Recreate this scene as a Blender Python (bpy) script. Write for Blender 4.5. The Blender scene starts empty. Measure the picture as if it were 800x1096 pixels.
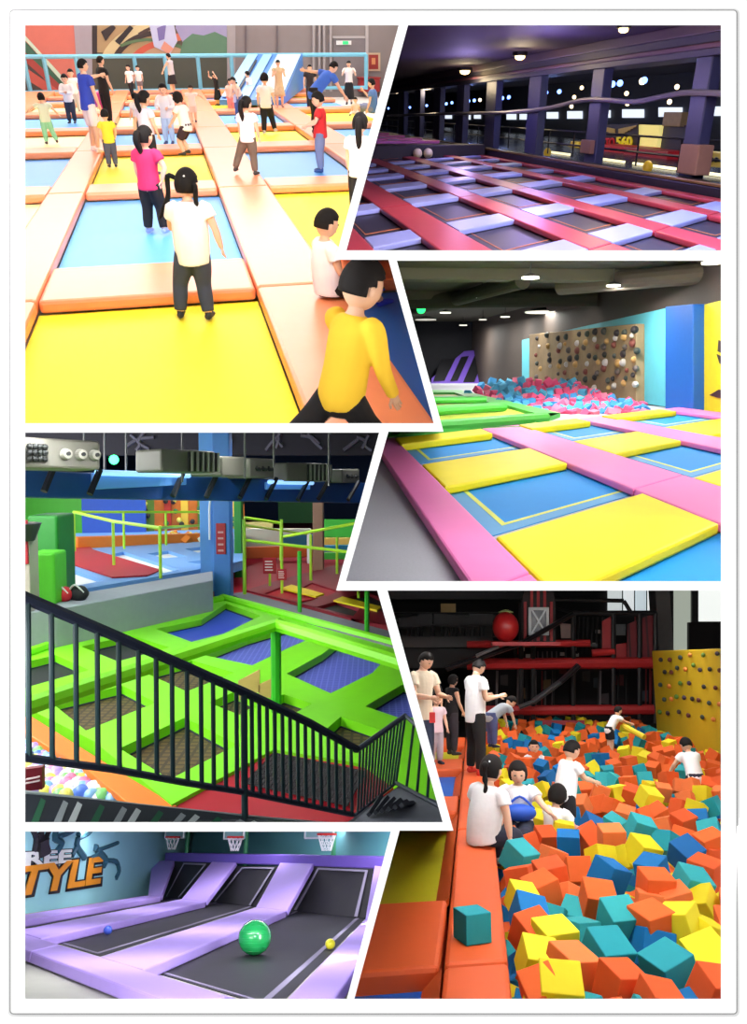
import bpy, bmesh, math, random
from mathutils import Vector, Matrix
F = 850.0
DB = 3.1           # distance of the display board
random.seed(7)
C = bpy.context.scene.collection
def pdir(x, y): return Vector(((x-400)/F, 1.0, (548-y)/F))

# ---------------------------------------------------------------- materials
def lin(c):
    c = c/255.0
    return c/12.92 if c <= .04045 else ((c+.055)/1.055)**2.4
_m = {}
def M(name, rgb, rough=.6, noise=.06, scale=6.0, bump=0.0, spec=.5, metal=0.0, emit=0.0, coat=0.0, trans=0.0):
    if name in _m: return _m[name]
    m = bpy.data.materials.new(name); m.use_nodes = True
    nt = m.node_tree; b = nt.nodes['Principled BSDF']
    col = (lin(rgb[0]), lin(rgb[1]), lin(rgb[2]), 1)
    b.inputs['Base Color'].default_value = col
    b.inputs['Roughness'].default_value = rough
    b.inputs['Specular IOR Level'].default_value = spec
    b.inputs['Metallic'].default_value = metal
    b.inputs['Coat Weight'].default_value = coat
    if trans: b.inputs['Transmission Weight'].default_value = trans
    if emit:
        b.inputs['Emission Color'].default_value = col
        b.inputs['Emission Strength'].default_value = emit
    if noise or bump:
        tc = nt.nodes.new('ShaderNodeTexCoord'); n = nt.nodes.new('ShaderNodeTexNoise')
        n.inputs['Scale'].default_value = scale; n.inputs['Detail'].default_value = 3
        nt.links.new(tc.outputs['Object'], n.inputs['Vector'])
        if noise:
            mx = nt.nodes.new('ShaderNodeMix'); mx.data_type = 'RGBA'
            a = [c*(1-noise) for c in col[:3]]+[1]; d = [min(1, c*(1+noise)+.002) for c in col[:3]]+[1]
            mx.inputs[6].default_value = a; mx.inputs[7].default_value = d
            nt.links.new(n.outputs['Fac'], mx.inputs[0]); nt.links.new(mx.outputs[2], b.inputs['Base Color'])
        if bump:
            bp = nt.nodes.new('ShaderNodeBump'); bp.inputs['Strength'].default_value = bump; bp.inputs['Distance'].default_value = .02
            nt.links.new(n.outputs['Fac'], bp.inputs['Height']); nt.links.new(bp.outputs['Normal'], b.inputs['Normal'])
    _m[name] = m
    return m
def grid_mat(name, rgb_a, rgb_b, sx, sy, wx=.25, wy=.25, rough=.7, obj=True):
    """woven net: threads of colour b over colour a, repeating every sx, sy metres"""
    if name in _m: return _m[name]
    m = bpy.data.materials.new(name); m.use_nodes = True; nt = m.node_tree; b = nt.nodes['Principled BSDF']
    b.inputs['Roughness'].default_value = rough
    tc = nt.nodes.new('ShaderNodeTexCoord'); sp = nt.nodes.new('ShaderNodeSeparateXYZ')
    nt.links.new(tc.outputs['Object'], sp.inputs[0])
    res = []
    for k, (s, w) in enumerate(((sx, wx), (sy, wy))):
        d = nt.nodes.new('ShaderNodeMath'); d.operation = 'DIVIDE'; d.inputs[1].default_value = s
        nt.links.new(sp.outputs[k], d.inputs[0])
        f = nt.nodes.new('ShaderNodeMath'); f.operation = 'FRACT'; nt.links.new(d.outputs[0], f.inputs[0])
        l = nt.nodes.new('ShaderNodeMath'); l.operation = 'LESS_THAN'; l.inputs[1].default_value = w
        nt.links.new(f.outputs[0], l.inputs[0]); res.append(l)
    mx = nt.nodes.new('ShaderNodeMath'); mx.operation = 'MAXIMUM'
    nt.links.new(res[0].outputs[0], mx.inputs[0]); nt.links.new(res[1].outputs[0], mx.inputs[1])
    cm = nt.nodes.new('ShaderNodeMix'); cm.data_type = 'RGBA'
    cm.inputs[6].default_value = [lin(c) for c in rgb_a]+[1]; cm.inputs[7].default_value = [lin(c) for c in rgb_b]+[1]
    nt.links.new(mx.outputs[0], cm.inputs[0]); nt.links.new(cm.outputs[2], b.inputs['Base Color'])
    _m[name] = m
    return m
def glow(name, rgb, s): return M(name, rgb, 1, 0, emit=s)

# ---------------------------------------------------------------- rooms: one hall behind each opening
class Room:
    def __init__(s, hor, h, vpx, clips, shell, far):
        a = (hor-548)/F
        u = Vector((0, a, 1)).normalized()
        yd = pdir(vpx, hor).normalized(); x = yd.cross(u).normalized()
        s.h, s.hor = h, hor
        R = Matrix((x, yd, u)).transposed()
        s.R = R; s.Rt = R.transposed()
        s.M = Matrix.Translation(-h*u) @ R.to_4x4()
        s.Mi = s.M.inverted()
        s.clips = clips; s.shell = shell; s.far = far; s.tops = []
    def ray(s, x, y): return s.Rt @ pdir(x, y)
    def g(s, x, y, z=0.0):
        d = s.ray(x, y); t = (z-s.h)/d.z
        return Vector((0, 0, s.h)) + d*t
    def at(s, x, y, Y): return Vector((0, 0, s.h)) + s.ray(x, y)*Y
    def pl(s, x, y, P, n):
        o = Vector((0, 0, s.h)); d = s.ray(x, y); n = Vector(n)
        return o + d*((Vector(P)-o).dot(n)/d.dot(n))
    def wy(s, x, y, Y0): return s.pl(x, y, (0, Y0, 0), (0, 1, 0))      # point on the wall local y = Y0
    def wx(s, x, y, X0): return s.pl(x, y, (X0, 0, 0), (1, 0, 0))
    def up(s, P, ty):
        """height above local point P whose image row is ty"""
        W = s.M @ Vector(P); u = s.R @ Vector((0, 0, 1)); k = (548-ty)/F
        return (k*W.y-W.z)/(u.z-k*u.y)
    def px(s, P):
        W = s.M @ Vector(P); return (400+F*W.x/W.y, 548-F*W.z/W.y, W.y)
R = None
def use(room):
    global R
    R = room
_root_room = []

# ---------------------------------------------------------------- object helpers
def _link(o, parent, loc, rz, rot=None):
    C.objects.link(o)
    if parent is not None:
        o.parent = parent
        if loc is not None: o.location = loc
        if rot is not None: o.rotation_euler = rot
    else:
        m = R.M if R else Matrix()
        l = Matrix.Translation(loc) if loc is not None else Matrix()
        r = rot.to_matrix().to_4x4() if rot is not None else Matrix.Rotation(rz, 4, 'Z')
        o.matrix_world = m @ l @ r
        _root_room.append((o, R))
def tag(o, label=None, cat=None, group=None, kind=None):
    if label: o['label'] = label
    if cat: o['category'] = cat
    if group: o['group'] = group
    if kind: o['kind'] = kind
    return o
def thing(name, label, cat, loc=(0, 0, 0), rz=0, group=None, rot=None):
    o = bpy.data.objects.new(name, None); o.empty_display_size = .1
    _link(o, None, Vector(loc), rz, rot)
    return tag(o, label, cat, group)
def obj(name, bm, mat, parent=None, loc=None, rz=0, label=None, cat=None, group=None, kind=None, smooth=False, rot=None):
    if isinstance(bm, bpy.types.Mesh): me = bm
    else:
        me = bpy.data.meshes.new(name)
        bmesh.ops.recalc_face_normals(bm, faces=bm.faces)
        bm.to_mesh(me); bm.free()
        for m in (mat if isinstance(mat, (list, tuple)) else [mat]): me.materials.append(m)
        if smooth:
            for p in me.polygons: p.use_smooth = True
    o = bpy.data.objects.new(name, me)
    _link(o, parent, loc, rz, rot)
    return tag(o, label, cat, group, kind)
def copy_tree(o, parent=None, room=None):
    c = o.copy(); C.objects.link(c)
    if parent is not None: c.parent = parent
    else: _root_room.append((c, room or R))
    for ch in list(o.children): copy_tree(ch, c)
    return c
def place(o, loc, rz=0, rot=None):
    r = rot.to_matrix().to_4x4() if rot is not None else Matrix.Rotation(rz, 4, 'Z')
    o.matrix_world = R.M @ Matrix.Translation(loc) @ r
    return o
B = bmesh.new
def box(bm, x0, x1, y0, y1, z0, z1, bev=0, mi=0):
    g = bmesh.ops.create_cube(bm, size=1)
    vs = g['verts']
    for v in vs:
        v.co = Vector(((x0+x1)/2+v.co.x*(x1-x0), (y0+y1)/2+v.co.y*(y1-y0), (z0+z1)/2+v.co.z*(z1-z0)))
    fs = {f for v in vs for f in v.link_faces}
    for f in fs: f.material_index = mi
    if bev:
        es = {e for v in vs for e in v.link_edges}
        bmesh.ops.bevel(bm, geom=list(es), offset=bev, segments=2, affect='EDGES', profile=.5)
    return bm
def prism(bm, pts, vec, bev=0, mi=0, segs=2):
    """polygon pts (3-D) extruded by vec"""
    vec = Vector(vec); n = len(pts)
    a = [bm.verts.new(Vector(p)) for p in pts]; b = [bm.verts.new(Vector(p)+vec) for p in pts]
    fs = [bm.faces.new(a), bm.faces.new(b[::-1])]
    for i in range(n):
        j = (i+1) % n
        fs.append(bm.faces.new((a[j], a[i], b[i], b[j])))
    for f in fs: f.material_index = mi
    if bev:
        es = {e for f in fs for e in f.edges}
        bmesh.ops.bevel(bm, geom=list(es), offset=bev, segments=segs, affect='EDGES', profile=.5)
    return bm
def catmull(P, k):
    if k <= 1 or len(P) < 3: return [tuple(p) for p in P]
    out = []; n = len(P)
    for i in range(n-1):
        p0 = P[max(0, i-1)]; p1 = P[i]; p2 = P[i+1]; p3 = P[min(n-1, i+2)]
        for j in range(k):
            t = j/k
            out.append(tuple(.5*((2*b)+(c-a)*t+(2*a-5*b+4*c-d)*t*t+(3*b-a-3*c+d)*t**3) for a, b, c, d in zip(p0, p1, p2, p3)))
    out.append(tuple(P[-1]))
    return out
def loft(bm, rings, mi=0, cap=True):
    vs = [[bm.verts.new(p) for p in r] for r in rings]; n = len(vs[0])
    for a, b in zip(vs, vs[1:]):
        for i in range(n):
            j = (i+1) % n
            f = bm.faces.new((a[i], a[j], b[j], b[i])); f.material_index = mi
    if cap:
        for r in (vs[0], vs[-1]):
            f = bm.faces.new(r); f.material_index = mi
    return bm
def tube(bm, pts, rad, seg=8, k=1, ref=None, mi=0):
    """pts: centres; rad: one radius, or a list of radii or (rx, ry) pairs; ref: direction rx points to"""
    pts = [Vector(p) for p in pts]
    if not isinstance(rad, (list, tuple)): rad = [rad]*len(pts)
    rad = [(r, r) if not isinstance(r, (list, tuple)) else r for r in rad]
    P = catmull([tuple(p)+tuple(r) for p, r in zip(pts, rad)], k)
    C3 = [Vector(p[:3]) for p in P]; rr = [p[3:] for p in P]
    rings = []; prev = Vector(ref) if ref is not None else None
    for i, c in enumerate(C3):
        t = (C3[min(i+1, len(C3)-1)]-C3[max(i-1, 0)])
        if t.length < 1e-9: t = Vector((0, 0, 1))
        t.normalize()
        if prev is None: prev = Vector((1, 0, 0)) if abs(t.x) < .8 else Vector((0, 1, 0))
        a = prev - t*prev.dot(t)
        if a.length < 1e-5: a = t.orthogonal()
        a.normalize(); b = t.cross(a)
        if ref is None: prev = a
        rings.append([c+a*(math.cos(w)*rr[i][0])+b*(math.sin(w)*rr[i][1]) for w in [2*math.pi*q/seg for q in range(seg)]])
    return loft(bm, rings, mi)
def ball(bm, c, r, u=12, v=8, rot=None, mi=0, fn=None):
    """ellipsoid; r radius or (rx,ry,rz)"""
    if not isinstance(r, (list, tuple)): r = (r, r, r)
    g = bmesh.ops.create_uvsphere(bm, u_segments=u, v_segments=v, radius=1)
    for w in g['verts']:
        d = w.co.copy(); s = fn(d) if fn else 1
        p = Vector((d.x*r[0]*s, d.y*r[1]*s, d.z*r[2]*s))
        if rot is not None: p = rot @ p
        w.co = p + Vector(c)
    if mi:
        for w in g['verts']:
            for f in w.link_faces: f.material_index = mi
    return bm
def remesh(bm, vox, smooth=3):
    me = bpy.data.meshes.new('tmp'); bmesh.ops.recalc_face_normals(bm, faces=bm.faces); bm.to_mesh(me); bm.free()
    o = bpy.data.objects.new('tmp', me); C.objects.link(o)
    md = o.modifiers.new('r', 'REMESH'); md.mode = 'VOXEL'; md.voxel_size = vox; md.use_smooth_shade = True
    if smooth:
        sm = o.modifiers.new('s', 'SMOOTH'); sm.factor = .5; sm.iterations = smooth
    dg = bpy.context.evaluated_depsgraph_get(); dg.update()
    e = bpy.data.meshes.new_from_object(o.evaluated_get(dg))
    bpy.data.objects.remove(o); bpy.data.meshes.remove(me)
    out = bmesh.new(); out.from_mesh(e); bpy.data.meshes.remove(e)
    return out
def cen(pts):
    s = Vector((0, 0, 0))
    for p in pts: s += Vector(p)
    return s/len(pts)

# ---------------------------------------------------------------- clipping every hall to its own space
def _planes(poly):
    c = pdir(sum(p[0] for p in poly)/len(poly), sum(p[1] for p in poly)/len(poly)); out = []
    for i in range(len(poly)):
        n = pdir(*poly[i]).cross(pdir(*poly[(i+1) % len(poly)])).normalized()
        if n.dot(c) < 0: n = -n
        out.append((Vector((0, 0, 0)), n))
    out.append((Vector((0, DB+.12, 0)), Vector((0, 1, 0))))
    return out
def clip_all():
    bpy.context.view_layer.update()
    dead = []
    def walk(o, room, pieces):
        for ch in list(o.children): walk(ch, room, pieces)
        if o.type != 'MESH': return
        mw = o.matrix_world; co = [mw @ v.co for v in o.data.vertices]
        res = []
        for pls in pieces:
            st = 'in'
            for P, n in pls:
                d = [(c-P).dot(n) for c in co]
                if max(d) <= 1e-5: st = 'out'; break
                if min(d) < -1e-5: st = 'cut'
            res.append(st)
        if 'in' in res: return
        if all(r == 'out' for r in res): dead.append(o); return
        mi = mw.inverted(); out = bmesh.new()
        nt = mw.to_3x3().transposed()
        tot = bpy.data.meshes.new('t')
        for st, pls in zip(res, pieces):
            if st == 'out': continue
            bm = bmesh.new(); bm.from_mesh(o.data)
            for P, n in pls:
                if not bm.verts: break
                bmesh.ops.bisect_plane(bm, geom=bm.verts[:]+bm.edges[:]+bm.faces[:], dist=1e-6, plane_co=mi @ P, plane_no=(nt @ n).normalized(), clear_inner=True)
            bm.to_mesh(tot); bm.free()
            out.from_mesh(tot)
        if not out.verts: dead.append(o); out.free(); return
        bmesh.ops.remove_doubles(out, verts=out.verts, dist=1e-6)
        me = o.data.copy(); out.to_mesh(me); out.free(); o.data = me
    for o, room in list(_root_room):
        if room is None: continue
        walk(o, room, [_planes(c) for c in room.clips])
    for o in dead:
        if not o.children: bpy.data.objects.remove(o)
        else: o.data = bpy.data.meshes.new('none')
    for o, room in _root_room:
        try:
            if o.type == 'EMPTY' and not any(True for c in o.children_recursive if c.type in ('MESH', 'LIGHT')): bpy.data.objects.remove(o)
        except ReferenceError: pass
def shells():
    """added partitions that keep the light of the six halls apart; they run from the board to the back of each hall"""
    for i, (room, mat) in enumerate(SHELLS):
        use(None)
        bm = B(); poly = room.shell; n = len(poly)
        a = [bm.verts.new(pdir(*p)*(DB+.05)) for p in poly]; b = [bm.verts.new(pdir(*p)*room.far) for p in poly]
        for k in range(n):
            j = (k+1) % n
            bm.faces.new((a[k], a[j], b[j], b[k]))
        bm.faces.new(b)
        obj('wall_light_divider_%d' % (i+1), bm, mat, kind='structure')  # added to stop light leaking from hall to hall

# ---------------------------------------------------------------- lamps
def area(name, P, D, sx, sy, power, col=(1, 1, 1), parent=None, spread=None):
    l = bpy.data.lights.new(name, 'AREA'); l.shape = 'RECTANGLE'; l.size = sx; l.size_y = sy; l.energy = power; l.color = col
    if spread: l.spread = spread
    o = bpy.data.objects.new(name, l); C.objects.link(o)
    q = Vector(D).to_track_quat('-Z', 'Y').to_matrix().to_4x4()
    o.matrix_world = (R.M if R else Matrix()) @ Matrix.Translation(Vector(P)) @ q
    return o
def point(name, P, power, col=(1, 1, 1), rad=.08):
    l = bpy.data.lights.new(name, 'POINT'); l.energy = power; l.color = col; l.shadow_soft_size = rad
    o = bpy.data.objects.new(name, l); C.objects.link(o)
    o.matrix_world = (R.M if R else Matrix()) @ Matrix.Translation(Vector(P))
    return o
# projective floor grid
def isect(p, q, r, s):
    (x1, y1), (x2, y2), (x3, y3), (x4, y4) = p, q, r, s
    d = (x1-x2)*(y3-y4)-(y1-y2)*(x3-x4)
    a = x1*y2-y1*x2; b = x3*y4-y3*x4
    return ((a*(x3-x4)-(x1-x2)*b)/d, (a*(y3-y4)-(y1-y2)*b)/d)
class Grid:
    """vp1: lanes run to it, measured on row y0; vp2: cross lines run to it, measured on column x0"""
    def __init__(s, vp1, y0, vp2, x0): s.v1, s.y0, s.v2, s.x0 = vp1, y0, vp2, x0
    def p(s, a, b): return isect(s.v1, (a, s.y0), s.v2, (s.x0, b))
    def q(s, a0, a1, b0, b1, z=0): return [R.g(*s.p(a, b), z) for a, b in ((a0, b0), (a1, b0), (a1, b1), (a0, b1))]
def slab(name, quad, z0, z1, mat, label, cat, group=None, bev=.03, kind=None):
    """a mat standing on quad (floor points)"""
    c = cen(quad); pts = []
    for p in quad:
        d = Vector((p.x-c.x, p.y-c.y, 0)); pts.append(d*(1-min(.012/max(d.length, .01), .2)))
    return obj(name, prism(B(), pts, (0, 0, z1-z0), bev), mat, loc=Vector((c.x, c.y, z0)), label=label, cat=cat, group=group, kind=kind)
def floor(name, quad, mat, z=0, thick=.1):
    c = cen(quad)
    return obj(name, prism(B(), [Vector((p.x-c.x, p.y-c.y, 0)) for p in quad], (0, 0, -thick)), mat, loc=Vector((c.x, c.y, z)), kind='structure')
def wallpoly(name, pts, n, thick, mat, **kw):
    c = cen(pts); return obj(name, prism(B(), [p-c for p in pts], Vector(n)*thick, kw.pop('bev', 0)), mat, loc=c, **kw)
def text_bm(s, size=1.0, depth=.01, bold=0.0, shear=0.0):
    cu = bpy.data.curves.new('t', 'FONT'); cu.body = s; cu.size = size; cu.extrude = depth; cu.offset = bold; cu.shear = shear
    cu.align_x = 'CENTER'; cu.align_y = 'CENTER'
    o = bpy.data.objects.new('t', cu); C.objects.link(o)
    dg = bpy.context.evaluated_depsgraph_get(); dg.update()
    me = bpy.data.meshes.new_from_object(o.evaluated_get(dg)); bpy.data.objects.remove(o)
    bm = bmesh.new(); bm.from_mesh(me); bpy.data.meshes.remove(me)
    return bm
def between(bm, a, b, c, d):
    """map the xy box of bm onto the quad a (bottom-left) b (bottom-right) c (top-right) d (top-left); z goes along the normal"""
    xs = [v.co.x for v in bm.verts]; ys = [v.co.y for v in bm.verts]
    x0, x1, y0, y1 = min(xs), max(xs), min(ys), max(ys); n = (b-a).cross(d-a).normalized()
    for v in bm.verts:
        s = (v.co.x-x0)/(x1-x0); t = (v.co.y-y0)/(y1-y0)
        v.co = (a*(1-s)+b*s)*(1-t)+(d*(1-s)+c*s)*t + n*v.co.z
    return bm

def holed(outer, holes, z0, z1, o=Vector((0, 0, 0))):
    """slab with holes; outer and holes are lists of floor points"""
    bm = B(); lv = []
    for z in (z0, z1):
        ls = []; es = []
        for poly in [outer]+holes:
            v = [bm.verts.new((p.x-o.x, p.y-o.y, z)) for p in poly]; ls.append(v)
            es += [bm.edges.new((v[i], v[(i+1) % len(v)])) for i in range(len(v))]
        bmesh.ops.triangle_fill(bm, use_beauty=True, edges=es); lv.append(ls)
    for a, b in zip(*lv):
        for i in range(len(a)):
            j = (i+1) % len(a); bm.faces.new((a[i], a[j], b[j], b[i]))
    return bm
def bar(bm, a, b, r, seg=8): return tube(bm, [a, b], r, seg)
def foam(sz, mat, name='foam_cube'):
    bm = box(B(), -sz/2, sz/2, -sz/2, sz/2, -sz/2, sz/2, sz*.03)
    me = bpy.data.meshes.new(name); bmesh.ops.recalc_face_normals(bm, faces=bm.faces); bm.to_mesh(me); bm.free(); me.materials.append(mat)
    return me
from mathutils import Euler
def rndrot(rg): return Euler((rg.uniform(-.7, .7), rg.uniform(-.7, .7), rg.uniform(0, 3.14)))
def proto_copy(name, me, loc, rot, label, cat, group, scale=1):
    o = bpy.data.objects.new(name, me); C.objects.link(o)
    o.matrix_world = R.M @ Matrix.Translation(loc) @ rot.to_matrix().to_4x4() @ Matrix.Scale(scale, 4)
    _root_room.append((o, R)); return tag(o, label, cat, group)

# ---------------------------------------------------------------- the display board with six openings
OPEN = [[(27, 27), (427, 27), (359, 278), (416, 278), (464.5, 453), (27, 453)],
        [(437, 27), (772, 27), (772, 268), (371, 268)],
        [(425, 279), (772, 279), (772, 622), (370.5, 622), (416, 462), (475, 462)],
        [(27, 463), (406, 463), (360, 632), (404, 632), (474, 880), (27, 880)],
        [(27, 890), (418.5, 890), (371.5, 1069), (27, 1069)],
        [(415, 632), (772, 632), (772, 1069), (379.5, 1069), (428, 889), (485.5, 889)]]
def board():
    use(None)
    def sheet(outer, holes, y0, y1, grow, name, mat, outer_back=None):
        bm = B(); fr = []
        def loop(poly, y):
            vs = [bm.verts.new(pdir(*p)*y) for p in poly]
            return vs, [bm.edges.new((vs[i], vs[(i+1) % len(vs)])) for i in range(len(vs))]
        loops = []
        for y in (y0, y1):
            ls = []; es = []
            polys = [outer]+holes
            for k, p in enumerate(polys):
                if k == 0 and y == y1:   # straight side walls outside
                    p = [(400+(q[0]-400)*y0/y1, 548+(q[1]-548)*y0/y1) for q in p]
                v, e = loop(p, y); ls.append(v); es += e
            bmesh.ops.triangle_fill(bm, use_beauty=True, use_dissolve=False, edges=es)
            loops.append(ls)
        for a, b in zip(*loops):
            for i in range(len(a)):
                j = (i+1) % len(a); bm.faces.new((a[i], a[j], b[j], b[i]))
        return obj(name, bm, mat, kind='structure')
    def rrect(x0, y0, x1, y1, r, n=5):
        out = []
        for cx, cy, a0 in ((x1-r, y0+r, -90), (x1-r, y1-r, 0), (x0+r, y1-r, 90), (x0+r, y0+r, 180)):
            for k in range(n+1):
                a = math.radians(a0+90*k/n); out.append((cx+r*math.cos(a), cy+r*math.sin(a)))
        return out
    white = M('white_board', (250, 250, 250), .9, .0, spec=0)
    sheet(rrect(11.5, 11.5, 788.5, 1084.5, 3), OPEN, DB, DB+.035, 0, 'wall_board', white)
    sheet(rrect(10.2, 10.2, 789.8, 1085.8, 4), [[(19, 19), (780, 19), (780, 1076), (19, 1076)]], DB+.012, DB+.03, 0, 'trim_board', M('edge_shadow_grey', (150, 150, 150), .9, 0, spec=0))  # grey ring painted as the card's drop shadow
    sheet(rrect(8.6, 9, 791.8, 1088, 5), [[(19, 19), (780, 19), (780, 1076), (19, 1076)]], DB+.02, DB+.034, 0, 'trim_soft_shadow', M('edge_shadow_pale', (222, 222, 222), .9, 0, spec=0))  # paler ring, the soft outer part of the painted shadow
    sheet([(-900, -900), (1700, -900), (1700, 2000), (-900, 2000)], [[(19, 19), (780, 19), (780, 1076), (19, 1076)]], DB+.035, DB+.06, 0, 'wall_front', M('white_wall', (252, 252, 252), .9, 0, spec=0))
# strips of lamps on the back of the board, shining into the halls
def strip(p, q, power, D, col=(1, 1, 1), w=.02):
    a = pdir(*p)*(DB+.08); b = pdir(*q)*(DB+.08); c = (a+b)/2; L = (b-a).length
    l = bpy.data.lights.new('strip_lamp', 'AREA'); l.shape = 'RECTANGLE'; l.size = L; l.size_y = w; l.energy = power; l.color = col
    o = bpy.data.objects.new('strip_lamp', l); C.objects.link(o)
    x = (b-a).normalized(); z = -Vector(D).normalized(); z = (z-x*z.dot(x)).normalized(); y = z.cross(x)
    o.matrix_world = Matrix.Translation(c) @ Matrix((x, y, z)).transposed().to_4x4()

def top_strips(x0, x1, y, depths, watts, D=(0, .6, -1), col=(1, 1, 1)):
    """unseen fill strips added to light a hall, one row at each depth"""
    for d, p_ in zip(depths, watts):
        a, b = R.at(x0, y, d), R.at(x1, y, d); c = (a+b)/2; L = (b-a).length
        l = bpy.data.lights.new('fill_strip', 'AREA'); l.shape = 'RECTANGLE'; l.size = L; l.size_y = 1.6*d/F; l.energy = p_; l.color = col  # added lamp, kept out of view above the opening
        o = bpy.data.objects.new('fill_strip', l); C.objects.link(o)
        x = (b-a).normalized(); z = -Vector(D).normalized(); z = (z-x*z.dot(x)).normalized(); yy = z.cross(x)
        o.matrix_world = R.M @ Matrix.Translation(c) @ Matrix((x, yy, z)).transposed().to_4x4()

def edge_strip(x0, y0, x1, y1, d, p_, D, col=(1, 1, 1)):  # unseen upright strip added to brighten a side wall
    a, b = R.at(x0, y0, d), R.at(x1, y1, d); c = (a+b)/2; L = (b-a).length
    l = bpy.data.lights.new('side_fill_strip', 'AREA'); l.shape = 'RECTANGLE'; l.size = L; l.size_y = 1.6*d/F; l.energy = p_; l.color = col
    o = bpy.data.objects.new('side_fill_strip', l); C.objects.link(o)
    x = (b-a).normalized(); z = -Vector(D).normalized(); z = (z-x*z.dot(x)).normalized(); yy = z.cross(x)
    o.matrix_world = R.M @ Matrix.Translation(c) @ Matrix((x, yy, z)).transposed().to_4x4()

R1 = Room(30, 2.2, 168, [[(-120, -120), (470, -120), (363, 274), (-120, 274)], [(-120, 274), (418, 274), (469, 457), (-120, 457)]],
          [(-900, -400), (546, -400), (363.6, 273.5), (418.3, 273.5), (469.5, 457.5), (-900, 457.5)], 70)
R2 = Room(118, 1.8, 260, [[(474, -120), (920, -120), (920, 271), (367, 271)]], [(551, -400), (1700, -400), (1700, 271.5), (366.5, 271.5)], 120)
R3 = Room(388, 1.6, 343, [[(421.5, 276), (920, 276), (920, 459), (471, 459)], [(414, 459), (920, 459), (920, 626), (366.5, 626)]],
          [(421, 275.5), (1700, 275.5), (1700, 626.5), (366, 626.5), (413.5, 458.5), (470.5, 458.5)], 90)
R4 = Room(495, 3.8, 400, [[(-120, 460), (410, 460), (363.5, 629), (-120, 629)], [(-120, 629), (406, 629), (476.5, 884), (-120, 884)]],
          [(-900, 459.5), (410.5, 459.5), (364, 628.5), (406.5, 628.5), (477, 884.5), (-900, 884.5)], 80)
R5 = Room(911, 1.8, 463, [[(-120, 886), (422.5, 886), (336.3, 1216), (-120, 1216)]], [(-900, 885.5), (423, 885.5), (313.7, 1306), (-900, 1306)], 90)
R6 = Room(703, 1.77, 508, [[(411.5, 629), (920, 629), (920, 886), (482, 886)], [(425.5, 886), (920, 886), (920, 1216), (336.8, 1216)]],
          [(411, 628.5), (1700, 628.5), (1700, 1306), (312.5, 1306), (425, 885.5), (481.5, 885.5)], 80)
SHELLS = []
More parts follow.
